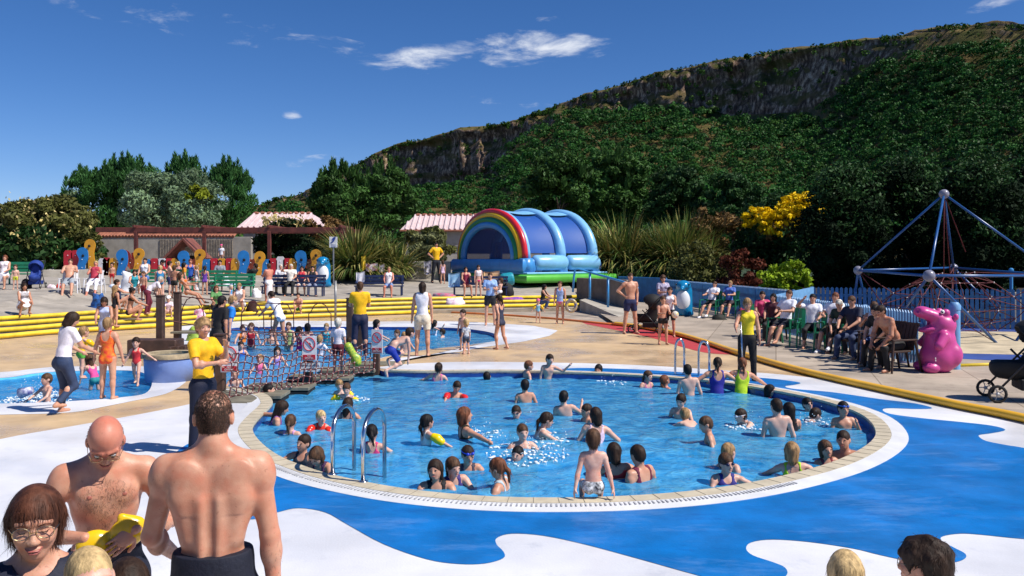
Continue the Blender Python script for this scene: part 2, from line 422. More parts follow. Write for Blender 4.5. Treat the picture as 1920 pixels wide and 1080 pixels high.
def torso_prims(J, e=0., up=1, lo=1):
    s, b, T, f = J['s'], J['b'], J['T'], J['fem']; Mt, Mp = J['Mt'], J['Mp']; P_ = []
    Ts = T/.57
    if up:
        P_ += [('e', J['ch'], ((.150-.012*f)*s*b+e, .098*s*b+e, .20*Ts+e), Mt, .05*s),
               ('c', J['Sl']+Mt @ Vector((.04*s, 0, .0)), J['Sr']+Mt @ Vector((-.04*s, 0, .0)), .056*s+e, .056*s+e, .04*s)]
        for sd in (-1, 1):
            P_.append(('e', J['ch']+Mt @ Vector((sd*.072*s, .052*s*b, .055*Ts)), ((.062+.006*f)*s+e, (.045+.03*f*(1-J['c']))*s+e, .055*s+e), Mt, .04*s))
            P_.append(('e', J['ch']+Mt @ Vector((sd*.085*s, -.045*s*b, .08*Ts)), (.068*s+e, .042*s+e, .095*s+e), Mt, .04*s))
    P_.append(('e', J['wa'], ((.128-.01*f)*s*b+e, .092*s*b+e, .13*Ts+e), Mp, .06*s))
    if lo:
        P_.append(('e', J['pel']+J['Mp'] @ Vector((0, 0, .03*s)), ((.148+.012*f)*s*b+e, .10*s*b+e, .11*s+e), Mp, .05*s))
        for sd in (-1, 1):
            P_.append(('e', J['pel']+Mp @ Vector((sd*.07*s, -.045*s, -.03*s)), (.078*s*b+e, .078*s*b+e, .085*s+e), Mp, .04*s))
    return P_
def thigh(J, n, e=0., t=1.):
    s, b = J['s'], J['b']; h, k = J['hip'+n], J['K'+n]
    return ('c', h, h.lerp(k, t), .083*s*b+e, (.083+(.052-.083)*t)*s*b+e, .04*s)
def hand_prims(W, d, nrm, s, side, curl=25):
    """palm, four jointed fingers of unequal length and a thumb from the side of the palm"""
    d = d.normalized(); nrm = (nrm-d*nrm.dot(d)).normalized(); sd = d.cross(nrm).normalized()*side
    M = Matrix((sd, d, nrm)).transposed(); P_ = [('e', W+d*.048*s, (.040*s, .052*s, .016*s), M, .012)]
    for i, (o, ln, w) in enumerate([(-.030, .066, .0082), (-.010, .076, .0086), (.011, .071, .0084), (.030, .055, .0072)]):
        p = W+d*(.088-.006*abs(i-1.3))*s+sd*o*s; a = R(curl*.5); 
        for seg, (fr, rr) in enumerate([(.45, 1), (.31, .92), (.24, .8)]):
            dd = (d*math.cos(a)+nrm*math.sin(a)+sd*o*1.6).normalized(); e = p+dd*ln*fr*s
            P_.append(('c', p, e, w*rr*s, w*rr*.93*s, .003)); p = e; a += R(curl)
    p = W+d*.022*s-sd*.030*s+nrm*.004; a1 = (d*.75-sd*.75+nrm*.35).normalized(); e = p+a1*.042*s; a2 = (d*.92-sd*.3+nrm*.4).normalized()
    P_ += [('c', p, e, .013*s, .0105*s, .008), ('c', e, e+a2*.030*s, .0105*s, .0082*s, .003)]
    return P_
def head_prims(J, fine=0):
    q, Mh, hc = J['q'], J['Mh'], J['hc']
    v = lambda x, y, z: hc+Mh @ Vector((x*q, y*q, z*q))
    P_ = [('e', v(0, -.012, .020), (.073*q, .093*q, .086*q), Mh, .03*q), ('e', v(0, .022, -.040), (.059*q, .060*q, .066*q), Mh, .035*q),
          ('e', v(0, .050, -.092), (.026*q, .022*q, .018*q), Mh, .025*q), ('c', v(0, .080, -.002), v(0, .096, -.032), .009*q, .0115*q, .012*q)]
    for sd in (-1, 1):
        P_.append(('e', v(sd*.074, -.004, -.012), (.010*q, .020*q, .031*q), Mh, .006))
        if fine:
            P_ += [('e', v(sd*.034, .066, -.030), (.022*q, .018*q, .02*q), Mh, .02*q), ('c', v(sd*.012, .082, .022), v(sd*.048, .066, .020), .009*q, .008*q, .012*q),
                   ('e', v(sd*.011, .092, -.036), (.009*q, .009*q, .007*q), Mh, .006*q)]
    if fine: P_ += [('e', v(0, .083, -.060), (.024*q, .010*q, .0065*q), Mh, .006*q), ('e', v(0, .080, -.071), (.020*q, .010*q, .0075*q), Mh, .006*q)]
    P_.append(('c', J['nb']+J['Mt'] @ Vector((0, 0, -.03*J['s'])), v(0, -.022, -.055), (.057-.01*J['fem'])*J['s'], .049*q*(1-.1*J['fem']), .03*J['s']))
    return P_
def hair_parts(J, kind, o):
    q, Mh, hc = J['q'], J['Mh'], J['hc']
    v = lambda x, y, z: hc+Mh @ Vector((x*q, y*q, z*q))
    e = {'buzz': .0012, 'short': .008, 'curly': .020, 'wet': .006}.get(kind, .009)*q
    A = [('e', v(0, -.014, .022), (.073*q+e, .093*q+e, .086*q+e), Mh, .02)]
    S_ = [('e', v(0, .088, -.045), (.074*q, .070*q, .078*q), Mh)]
    C = []
    if kind in ('short', 'buzz', 'curly', 'wet'):
        A.append(('e', v(0, -.045, -.020), (.062*q+e, .058*q+e, .062*q+e), Mh, .02)); C = [(v(0, -.01, -.062), Mh @ Vector((0, -.45, 1)).normalized())]
        S_.append(('e', v(.076, .012, -.03), (.024*q, .032*q, .042*q), Mh)); S_.append(('e', v(-.076, .012, -.03), (.024*q, .032*q, .042*q), Mh))
    if kind == 'fringe': A = [('e', v(0, -.016, .0), (.0745*q, .0945*q, .078*q), Mh, .02)]; S_ += [('e', v(0, -.01, .075+.012*o.get('thick', 0)), (.1*q, .12*q, (.078-.012*o.get('thick', 0))*q), Mh)]; C = [(v(0, -.01, -.062), Mh @ Vector((0, -.45, 1)).normalized())]
    if kind == 'curly':
        r_ = random.Random(3)
        for i in range(26):
            d = Vector((r_.gauss(0, 1), r_.gauss(0, 1)-.3, abs(r_.gauss(0, 1))+.1)).normalized()
            A.append(('e', v(d.x*.082, d.y*.10-.014, d.z*.094+.02), (.022*q,)*3, None, .012))
    if kind in ('bob', 'long'):
        S_ = [('e', v(0, .100, -.052), (.066*q, .080*q, .092*q), Mh, .01)]
        L = -.10*o.get('hl', 1) if kind == 'bob' else -.26*o.get('hl', 1)
        A += [('c', v(0, -.045, 0), v(0, -.065, L), .078*q, (.06 if kind == 'bob' else .045)*q, .03)]
        for sd in (-1, 1): A.append(('c', v(sd*.058, -.008, .01), v(sd*.058, -.012, max(L, -.13)), .032*q, .022*q, .02))
    if kind in ('pony', 'bun', 'plait'):
        A.append(('e', v(0, -.040, -.015), (.068*q, .066*q, .060*q), Mh, .02)); C = [(v(0, 0, -.068), Mh @ Vector((0, -.35, 1)).normalized())]
        if kind == 'bun': A.append(('e', v(0, -.085, .075), (.032*q,)*3, None, .01)); C = []
        else: A += [('c', v(0, -.10, .0), v(0, -.125, -.055), .018*q, .026*q, .012), ('c', v(0, -.125, -.055), v(.01, -.10, -.19), .026*q, .010*q, .012)]; C = []
    return A, S_, C
def obj_or(name, m, prims, par, **kw):
    V, Q = sdf_mesh(prims, **kw)
    return mesh_obj(name, V, Q, m, par, True) if len(V) else None
def clothes(J, g, par, vox, o):
    s, b, Mt, Mp, T = J['s'], J['b'], J['Mt'], J['Mp'], J['T']; kind, c = g[0], (g[1] if len(g) > 1 else 'ffffff'); m = cmat(c) if isinstance(c, str) else c
    up = Mt @ Vector((0, 0, 1)); pu = Mp @ Vector((0, 0, 1)); k = .02
    N = dict(vox=vox, k=.025*s)
    if kind in ('shorts', 'trunks', 'trousers', 'briefs'):
        t = {'shorts': .62, 'trunks': .28, 'trousers': 1, 'briefs': .03}[kind] if len(g) < 3 else g[2]
        e = (.034*s if len(g) > 3 and kind == 'shorts' else .016*s) if kind in ('shorts', 'trousers') else .009*s
        A = torso_prims(J, e, 0, 1)
        C = [(J['wa']+pu*((g[3] if kind == 'shorts' and len(g) > 3 else -.06)*s if kind != 'briefs' else -.11*s), -pu)]
        for n in 'lr':
            if kind == 'briefs': continue
            A.append(thigh(J, n, e, t+.05))
            if t >= 1:
                kn = J['K'+n]; an = J['A'+n]; u = g[3] if len(g) > 3 else .97
                A.append(('c', kn, kn.lerp(an, u), .066*s, .056*s, .03*s))
        if kind == 'trunks' or kind == 'shorts':
            S_ = []
            for n in 'lr':
                h, kn = J['hip'+n], J['K'+n]; d = (kn-h).normalized(); p0 = h+d*((kn-h).length*t)
                S_.append(('c', p0+d*.11*s, p0+d*.2*s, .108*s, .108*s))
            return obj_or(kind, m, A, par, subs=S_, clips=C, **N)
        if kind == 'briefs':
            S_ = [('c', J['hip'+n]+(J['K'+n]-J['hip'+n])*.55, J['K'+n], .095*s, .09*s) for n in 'lr']
            return obj_or('swim_briefs', m, A, par, subs=S_, clips=C, **N)
        return obj_or('trousers', m, A, par, clips=C, **N)
    if kind in ('tee', 'tank', 'vest', 'polo'):
        e = .014*s; A = torso_prims(J, e, 1, 1); S_ = []
        if kind in ('tee', 'polo'):
            for n in 'lr':
                S, E = J['S'+n], J['E'+n]; A.append(('c', S, S.lerp(E, .62), .064*s, .062*s, .03*s))
                d = (E-S).normalized(); S_.append(('c', S.lerp(E, .62)+d*.085*s, E+d*.1*s, .085*s, .085*s))
        else:
            for n in 'lr': S_.append(('c', J['S'+n]+up*.0, J['S'+n]+(J['S'+n]-J['nb'])*.8, .074*s, .08*s))
        S_.append(('e', J['nb']+Mt @ Vector((0, .028*s, .035*s)), (.070*s, .078*s, .075*s if kind != 'tank' else .10*s), Mt))
        C = [(J['pel']+pu*(g[2] if len(g) > 2 else -.02)*s, pu)]
        return obj_or('t_shirt' if kind in ('tee', 'polo') else 'vest_top', m, A, par, subs=S_, clips=C, **N)
    if kind in ('suit', 'bikini'):
        e = .008*s; A = torso_prims(J, e, 1, 1)
        S_ = [('c', J['hip'+n]+(J['K'+n]-J['hip'+n])*.5, J['K'+n], .095*s, .09*s) for n in 'lr']
        zt = .56*T*.73
        if kind == 'bikini':
            r1 = obj_or('bikini_top', m, torso_prims(J, e, 1, 0), par, clips=[(J['ch']+up*-.015*s, up), (J['ch']+up*.09*s, -up)], subs=[('e', J['ch']+Mt @ Vector((0, -.13*s, .11*s)), (.13*s, .09*s, .085*s), Mt)], **N)
            return clothes(J, ('briefs', c), par, vox, o)
        # one-piece: cut at the armpits, scooped back, straps
        S_ += [('e', J['ch']+Mt @ Vector((0, -.12*s, .13*s)), (.095*s, .10*s, .15*s), Mt), ('e', J['ch']+Mt @ Vector((0, .11*s, .19*s)), (.085*s, .09*s, .12*s), Mt)]
        S_ += [('c', J['S'+n]+up*-.02*s, J['S'+n]+(J['S'+n]-J['nb'])*.8, .092*s, .1*s) for n in 'lr']
        S_.append(('e', J['nb']+up*.03*s, (.06*s, .12*s, .05*s), Mt))
        return obj_or('swimsuit', m, A, par, subs=S_, **N)
    if kind == 'towel_':
        return obj_or('towel_wrap', m, torso_prims(J, .02*s, 0, 1)+[('c', J['pel'], J['pel']+Vector((0, 0, -.6*s)), .15*s, .17*s)], par, clips=[(J['wa']-pu*.03*s, -pu), (J['pel']+Vector((0, 0, -.6*s)), Vector((0, 0, 1)))], **N)
    if kind in ('skirt', 'dress', 'towel'):
        A = []
        if kind != 'skirt': A = torso_prims(J, .014*s, 1, 1)
        L = g[2] if len(g) > 2 else .5
        bot = J['pel']+Vector((0, 0, -L*s)); kn = (J['Kl']+J['Kr'])/2
        if J['Kl'].z > J['pel'].z-.2*s: bot = kn
        A += [('c', J['pel'], bot, .15*s, .17*s, .05*s)]+torso_prims(J, .014*s, 0, 1)
        S_ = [('c', J['S'+n], J['S'+n]+(J['S'+n]-J['nb']), .075*s, .08*s) for n in 'lr'] if kind == 'dress' else []
        C = [(bot, Vector((0, 0, 1)) if (bot-J['pel']).length > 0 and bot.z < J['pel'].z-.2*s else (J['pel']-bot).normalized())]
        if kind == 'skirt': C.append((J['wa']-pu*.05*s, -pu))
        else: C.append((J['nb']+up*-.01*s, -up))
        return obj_or({'skirt': 'skirt', 'dress': 'dress', 'towel': 'towel_wrap'}[kind], m, A, par, subs=S_, clips=C, **N)
    if kind == 'shoes':
        for n in 'lr':
            a, t = J['A'+n], J['T'+n]
            obj_or('shoe', m, [('c', a+Vector((0, -.03*s, -.012*s)), t, .042*s, .036*s), ('c', a, a+Vector((0, 0, -.02*s)), .045*s, .04*s)], par, clips=[(Vector((0, 0, min(a.z, t.z)-.046*s)), Vector((0, 0, 1)))], vox=vox)
        return
    if kind == 'armbands':
        for n in 'lr':
            S, E = J['S'+n], J['E'+n]; d = (E-S).normalized(); a = S.lerp(E, .35); e2 = S.lerp(E, .95)
            obj_or('armband', mat('vinyl_'+c, hexc(c), .25, .05, 5), [('c', a, e2, .062*s+.012, .062*s+.012, .02), ('e', a.lerp(e2, .5)+Vector((0, 0, .01)), (.075*s+.012,)*3, None)], par, vox=vox)
        return
    hc, Mh, q = J['hc'], J['Mh'], J['q']
    hv = lambda x, y, z: hc+Mh @ Vector((x*q, y*q, z*q))
    if kind == 'goggles':
        z = .045 if len(g) > 2 else .004; y = .076 if len(g) > 2 else .080
        mb = MB()
        pts = [hv(.080*math.cos(a), -.012+(.094 if len(g) > 2 else .093)*math.sin(a), z) for a in [i*math.pi/8 for i in range(16)]]
        mb.tube(pts, .006*q, 5, closed=True)
        for sd in (-1, 1): mb.ball(hv(sd*.032, y, z), (.024*q, .022*q, .018*q), 8, 5)
        return mb.build('goggles', mat('vinyl_'+c, hexc(c), .25, .05, 5), par, True)
    if kind == 'specs':
        mb = MB()
        for sd in (-1, 1):
            mb.tube([hv(sd*.034+.025*math.cos(a), .094, -.002+.019*math.sin(a)) for a in [i*math.pi/8 for i in range(16)]], .0016, 5, closed=True)
            mb.tube([hv(sd*.058, .092, .002), hv(sd*.070, .06, .004), hv(sd*.075, .0, .002)], .0016, 5)
        mb.tube([hv(-.010, .097, .0), hv(.010, .097, .0)], .0016, 5)
        return mb.build('glasses', mat('metal_gold', (.6, .45, .25), .25, metal=1), par)
    if kind == 'cap':
        A = [('e', hv(0, -.014, .035), (.084*q, .104*q, .084*q), Mh, .02), ('e', hv(0, .10, .032), (.055*q, .06*q, .010*q), Mh, .01)]
        return obj_or('cap', m, A, par, clips=[(hv(0, 0, .026), Mh @ Vector((0, 0, 1)))], vox=min(vox, .01))
    if kind == 'shades':
        mb = MB()
        for sd in (-1, 1): mb.ball(hv(sd*.032, .084, .0), (.026*q, .012*q, .018*q), 8, 5)
        return mb.build('sunglasses', mat('dark_lens', (.01, .01, .012), .1), par, True)
def ribbons(P0, N0, D0, ln, w, segs, curl, r):
    n = len(P0); V = []; p = P0.copy(); d = unit_(D0); sd = unit_(np.cross(d, N0))
    for i in range(segs+1):
        ww = w*(1-(i/segs)**2*.8); V += [p+sd*ww, p-sd*ww]; p = p+d*(ln/segs)[:, None]; d = unit_(d+r.normal(size=d.shape)*curl+np.array([0, 0, -.12]))
    V = np.stack(V, 1); m_ = V.shape[1]; F_ = [np.stack([np.arange(n)*m_+2*i, np.arange(n)*m_+2*i+1, np.arange(n)*m_+2*i+3, np.arange(n)*m_+2*i+2], 1) for i in range(segs)]
    return V.reshape(-1, 3), np.concatenate(F_)
def unit_(a): return a/np.maximum(np.linalg.norm(a, axis=1, keepdims=True), 1e-9)
def add_to_mesh(o, V, Q):
    me = o.data; n0 = len(me.vertices); a = np.empty(n0*3, np.float32); me.vertices.foreach_get('co', a); k = len(me.polygons)
    q = np.empty(len(me.loops), np.int32); me.loops.foreach_get('vertex_index', q); Q0 = q.reshape(-1, 4)
    m2 = mesh_obj('hair_tmp', np.concatenate([a.reshape(-1, 3), V]), np.concatenate([Q0, Q+n0]), me.materials[0], None, True); o.data = m2.data; o.data.name = 'hair'; bpy.data.objects.remove(m2)
def strands(o, J, kind, fine, ppm):
    me = o.data; n = len(me.vertices); a = np.empty(n*3, np.float32); me.vertices.foreach_get('co', a); a = a.reshape(-1, 3); me.update()
    nr = np.empty(n*3, np.float32); me.vertices.foreach_get('normal', nr); nr = nr.reshape(-1, 3); r = np.random.default_rng(int(abs(a[0, 0])*1e5) % 9973)
    cnt = {0: 130, 1: 900, 2: 3200}[fine]*(3 if kind in ('buzz', 'fringe') else 1); w = {0: max(.35/ppm, .0022), 1: .0016, 2: .0009}[fine]; q = J['q']; loc_h = (a-np.array(J['hc'])) @ np.array(J['Mh']); okk = np.nonzero((loc_h[:, 1] < .035*q) | (loc_h[:, 2] > .062*q))[0]; okk = okk if len(okk) else np.arange(n); i = okk[r.integers(0, len(okk), cnt)]
    crown = np.array(J['hc']+J['Mh'] @ Vector((0, -.03*q, .12*q))); d = a[i]-crown; d = d-nr[i]*(d*nr[i]).sum(1, keepdims=True); d = unit_(d)+np.array([0, 0, -.35])+nr[i]*.12+r.normal(size=d.shape)*(.45 if kind == 'curly' else .13 if not fine else .07)
    ln = (.009 if kind in ('buzz', 'fringe') else .028 if kind == 'curly' else .045 if kind in ('short', 'curly', 'wet') else .075)*q*(.6+.8*r.random(cnt))*(.7 if kind == 'wet' or (fine and kind == 'bob') else 1)
    V, Q = ribbons(a[i]-nr[i]*.002+nr[i]*.001, nr[i], d, ln, w, 4, .3 if kind == 'curly' else .06, r); add_to_mesh(o, V, Q)
def body_hair(body, name, m, box, cnt, ln, w, dirn, seed=3):
    me = body.data; n = len(me.vertices); a = np.empty(n*3, np.float32); me.vertices.foreach_get('co', a); a = a.reshape(-1, 3); nr = np.empty(n*3, np.float32); me.vertices.foreach_get('normal', nr); nr = nr.reshape(-1, 3)
    r = np.random.default_rng(seed); ok = np.nonzero(box(a, nr, r))[0]; i = ok[r.integers(0, len(ok), cnt)]; d = np.array(dirn)+r.normal(size=(cnt, 3))*.45; d = d-nr[i]*(d*nr[i]).sum(1, keepdims=True)*.9
    V, Q = ribbons(a[i]+r.normal(size=(cnt, 3))*.002, nr[i], d, ln*(.5+r.random(cnt)), w, 3, .25, r); return tag(mesh_obj(name, V, Q, m, body), kind='stuff')
def person(label, x, yt, yb, face, pose='stand', cl=(), hair=('short', 'n'), skin='a', w=None, H=None, fine=0, group=None, at=None, zb=None, **o):
    """stands a figure on the ground (or in water) at the photo's head top and feet rows; builds it as one body with hair and clothes"""
    wet = w is not None
    yaw = R(face); rot = Matrix.Rotation(-yaw, 3, 'Z')
    if wet:
        zw = w if not isinstance(w, bool) else -.10
        g = P(x, yb, zw); H = H or 1.3; J = skeleton(H, pose, o); d = o.get('dep') or g.y
        hx = rot @ J['hc']; px_t = (x-960)/F
        zt = HC-(yt-YH)/F*(d+hx.y*.3)
        lock = Vector((px_t*d-hx.x, d-hx.y*.5, zt-J['top']))
        if o.get('dep'): wet = False
        if w is True: SWIM.append((lock.x, lock.y, H))
    else:
        g = at if at is not None else G(x, yb)
        if at is None and o.get('dep'): g = PD(x, yb, o['dep'])
        if H is None:
            H = 1.7
            for _ in range(3):
                J = skeleton(H, pose, o); zt = HC-(yt-YH)/F*g.y; H *= (zt-g.z)/J['top']
        J = skeleton(H, pose, o)
        fm = rot @ ((J['Al']+J['Ar'])/2+Vector((0, .05, 0)))
        if pose in ('stand', 'walk', 'hips', 'fold', 'hold', 'lift', 'bend', 'reach'): fm = Vector((0, 0, 0))
        oy = g.y-fm.y; lock = Vector(((x-960)/F*oy, oy, g.z))
        if at is not None: lock = Vector((at.x-fm.x, oy, g.z))
    ppm = F/max(lock.y, 1); vox = {0: min(max(1.0/ppm, .0105), .017), 1: .008, 2: .0052}[fine]
    s, b = J['s'], J['b']
    pr = torso_prims(J)
    for n in 'lr':
        S, E, W, Hd = J['S'+n], J['E'+n], J['W'+n], J['H'+n]; sd = -1 if n == 'l' else 1
        pr += [('c', S, E, .050*s*b, .040*s*b, .03*s), ('c', E, W, .041*s*b, .026*s, .012*s), ('e', S.lerp(E, .2), (.055*s*b,)*3, None, .02*s)]
        if fine: pr += [('e', E.lerp(W, .25), (.043*s*b, .043*s*b, .06*s), None, .02*s)]
        d = (W-E).normalized()
        if fine:
            hs = o.get('hand_'+n); nr, cu = (hs[1], hs[2]) if hs else (Vector((-sd, .3, 0)), 22)
            pr += hand_prims(W, hs[0] if hs and hs[0] is not None else d, nr, s, sd, cu)
        else:
            pr += [('e', Hd, (.026*s+.004, .026*s+.004, .04*s), None, .015), ('c', Hd, Hd+d*.07*s, .024*s+.002, .013*s+.002, .01), ('c', W, W+d*.04*s+Vector((-sd*.01, .045, 0))*s, .014*s, .011*s+.002, .01)]
        legs = not wet
        pr.append(thigh(J, n, 0, 1 if legs else .75))
        if legs:
            K, A, Tt = J['K'+n], J['A'+n], J['T'+n]
            bk = rot.inverted() @ Vector((0, 0, 0))
            cb = (K-J['hip'+n]).cross(A-K); cal = Vector((0, -.018*s, 0))
            pr += [('c', K, A, .054*s*b, .034*s*b, .02*s), ('e', K.lerp(A, .30)+cal, (.050*s*b, .052*s*b, .085*s), None, .03*s)]
            hl = Vector((0, -.028*s, -.016*s))
            pr += [('c', A+hl, Tt, .032*s, .024*s, .02), ('c', A, Tt, .036*s, .02*s, .02)]
    pr += head_prims(J, fine)
    bsub = []
    if fine == 2:
        Mt, T, Mp = J['Mt'], J['T'], J['Mp']; cv = lambda x, y, z: J['ch']+Mt @ Vector((x*s, y*s, z*s)); wv_ = lambda x, y, z: J['wa']+Mp @ Vector((x*s, y*s, z*s))
        for sd in (-1, 1):
            pr += [('e', cv(sd*.098, -.072, .095), (.050*s, .016*s, .078*s), Mt @ Matrix.Rotation(sd*.30, 3, 'Y'), .04*s), ('c', cv(sd*.115, -.05, .02), cv(sd*.085, -.045, -.13), .040*s, .030*s, .055*s),
                   ('c', cv(sd*.034, -.092, .02), wv_(sd*.030, -.082, -.03), .004*s, .009*s, .05*s), ('c', J['nb']+Mt @ Vector((0, -.01, .03)), J['S'+('l' if sd < 0 else 'r')].lerp(J['nb'], .35), .040*s, .034*s, .035*s),
                   ('e', wv_(sd*.125, -.01, -.02), (.022*s, .05*s, .045*s), Mp, .04*s), 
                   ('e', J['S'+('l' if sd < 0 else 'r')]+Vector((sd*.012, 0, -.03))*s, (.058*s, .062*s, .075*s), None, .03*s)]
        bsub += [('c', cv(0, -.125, .16), wv_(0, -.105, -.07), .011*s, .011*s, .028*s), ('c', cv(0, .118, .13), cv(0, .118, -.02), .010*s, .010*s, .02*s), ('e', wv_(0, .112, -.06), (.009*s, .014*s, .009*s), None, .008*s)]
        q_, Mh_, hc_ = J['q'], J['Mh'], J['hc']
        for sd in (-1, 1): bsub.append(('e', hc_+Mh_ @ Vector((sd*.033*q_, .100*q_, .004*q_)), (.019*q_, .012*q_, .010*q_), Mh_, .012*q_))
    sm = skin_mat(skin, fine > 0)
    V, Q = sdf_mesh(pr, subs=bsub, vox=vox, k=.02*s)
    body = mesh_obj('person', V, Q, sm, None, True)
    body.location = lock; body.rotation_euler = (0, 0, -yaw)
    tag(body, label, 'person', group)
    if hair[0] != 'bald':
        A, S_, C = hair_parts(J, hair[0], o)
        ho = obj_or('hair', hair_mat(hair[1]), A, body, subs=S_, clips=C, vox=min(vox, .009), k=.015)
        if ho is not None and (fine or hair[0] not in ('buzz', 'fringe')): strands(ho, J, hair[0], fine, ppm)
    for gm in cl: clothes(J, gm, body, vox if fine or vox < .012 else .012, o)
    q, Mh, hc = J['q'], J['Mh'], J['hc']
    facing = -(rot @ (Mh @ Vector((0, 1, 0)))).y
    if facing > -.2 and ppm > 55 and fine < 2:
        for sd in (-1, 1):
            mb = MB().ball(hc+Mh @ Vector((sd*.032*q, .081*q, .0)), (.013*q, .006*q, .0065*q), 8, 5); mb.build('eye', mat('eye_dark', (.05, .03, .025), .2), body, True)
        MB().ball(hc+Mh @ Vector((0, .088*q, -.062*q)), (.022*q, .006*q, .005*q), 8, 5).build('mouth', mat('lips', (.42, .13, .11), .4), body, True)
    BODY[label] = (body, J)
    return body, J
# ---------------------------------------------------------------- camera, light, sky
cam = bpy.data.cameras.new('camera'); co = bpy.data.objects.new('camera', cam); col.objects.link(co)
co.location = (0, 0, HC); co.rotation_euler = (R(90), 0, 0); cam.sensor_width = 36; cam.lens = 36*F/1920
cam.shift_y = -(540-YH)/1920; cam.clip_end = 4000; cam.clip_start = .1; scene.camera = co
SUN_EL, SUN_DIR = R(50), Vector((1, -.38, 0)).normalized()     # the sun stands to the right, a little behind the camera
sv = Vector((SUN_DIR.x*math.cos(SUN_EL), SUN_DIR.y*math.cos(SUN_EL), math.sin(SUN_EL)))
sl = bpy.data.lights.new('sun', 'SUN'); sl.energy = 5.0; sl.angle = R(.53); sl.color = (1, .95, .87)
so = bpy.data.objects.new('sun', sl); col.objects.link(so); so.rotation_euler = sv.to_track_quat('Z', 'Y').to_euler()
world = bpy.data.worlds.new('World'); scene.world = world; world.use_nodes = True
nt = world.node_tree; N = nt.nodes; L = nt.links; bg = N['Background']
sky = N.new('ShaderNodeTexSky'); sky.sky_type = 'NISHITA'; sky.sun_disc = False; sky.sun_elevation = SUN_EL
sky.sun_rotation = math.atan2(SUN_DIR.x, SUN_DIR.y); sky.air_density = .75; sky.dust_density = .05; sky.ozone_density = 5.5
bg.inputs['Strength'].default_value = .075
# clouds: thin wisps high in the sky, laid out by compass direction
tc = N.new('ShaderNodeTexCoord'); sp = N.new('ShaderNodeSeparateXYZ'); L.new(tc.outputs['Generated'], sp.inputs[0])
def M_(op, a, b=None, c=None):
    n = N.new('ShaderNodeMath'); n.operation = op
    for i, v in enumerate((a, b, c)):
        if v is None: continue
        if isinstance(v, (int, float)): n.inputs[i].default_value = v
        else: L.new(v, n.inputs[i])
    return n.outputs[0]
az = M_('ARCTAN2', sp.outputs[0], sp.outputs[1]); el = M_('ARCSINE', sp.outputs[2])
mp = N.new('ShaderNodeMapping'); mp.inputs['Scale'].default_value = (9, 9, 30); L.new(tc.outputs['Generated'], mp.inputs[0])
nz = N.new('ShaderNodeTexNoise'); nz.inputs['Scale'].default_value = 1.6; nz.inputs['Detail'].default_value = 9; nz.inputs['Roughness'].default_value = .62; nz.inputs['Distortion'].default_value = .35
L.new(mp.outputs[0], nz.inputs['Vector'])
def blob(px, py, wx, wy, amp, tilt=0.):
    a0 = math.atan2(px-960, F); e0 = math.atan2(YH-py, math.hypot(F, px-960)); 
    da = M_('SUBTRACT', az, a0); de = M_('SUBTRACT', M_('SUBTRACT', el, e0), M_('MULTIPLY', da, tilt))
    r2 = M_('ADD', M_('POWER', M_('ABSOLUTE', M_('DIVIDE', da, wx/F)), 2.), M_('POWER', M_('ABSOLUTE', M_('DIVIDE', de, wy/F)), 2.))
    return M_('MULTIPLY', M_('SUBTRACT', 1., r2), amp)
den = None
for bl in [(805, 106, 125, 26, 1.0, .12), (1010, 90, 150, 36, 1.1, .05), (720, 118, 60, 13, .5, 0), (945, 190, 95, 12, .55, -.12), (548, 215, 20, 10, .8, 0), (1870, 10, 70, 18, .6, .3), (1030, 36, 25, 8, .25, 0), (300, 30, 420, 25, .12, -.1), (640, 100, 160, 12, .22, -.2), (600, 300, 120, 10, .2, .1)]:
    d_ = M_('MAXIMUM', blob(*bl), -.6); den = d_ if den is None else M_('MAXIMUM', den, d_)
dn = M_('ADD', den, M_('MULTIPLY', M_('SUBTRACT', nz.outputs['Fac'], .56), 4.2))
cl_ = N.new('ShaderNodeMapRange'); cl_.inputs['From Min'].default_value = .0; cl_.inputs['From Max'].default_value = 1.5; cl_.interpolation_type = 'SMOOTHSTEP'
L.new(M_('MULTIPLY', dn, M_('GREATER_THAN', den, -.01)), cl_.inputs[0])
hs = N.new('ShaderNodeHueSaturation'); hs.inputs['Saturation'].default_value = 1.2; hs.inputs['Value'].default_value = 1.15; L.new(sky.outputs[0], hs.inputs['Color'])
tn = N.new('ShaderNodeMix'); tn.data_type = 'RGBA'; tn.blend_type = 'MULTIPLY'; tn.inputs[0].default_value = 1; tn.inputs[7].default_value = (1.04, .97, 1.10, 1); L.new(hs.outputs[0], tn.inputs[6])
mx = N.new('ShaderNodeMix'); mx.data_type = 'RGBA'; L.new(cl_.outputs[0], mx.inputs[0]); L.new(tn.outputs[2], mx.inputs[6]); mx.inputs[7].default_value = (9.5, 10, 11, 1)
L.new(mx.outputs[2], bg.inputs[0])
vs = scene.view_settings; vs.view_transform = 'Standard'; vs.look = 'None'; vs.gamma = 1; vs.exposure = 0.22
scene.cycles.use_denoising = True; scene.cycles.max_bounces = 6; scene.cycles.diffuse_bounces = 2; scene.cycles.glossy_bounces = 2
scene.cycles.transparent_max_bounces = 10; scene.cycles.transmission_bounces = 2; scene.cycles.caustics_reflective = False; scene.cycles.caustics_refractive = False
scene.cycles.sample_clamp_indirect = 4; scene.cycles.use_adaptive_sampling = True; scene.cycles.adaptive_threshold = .02

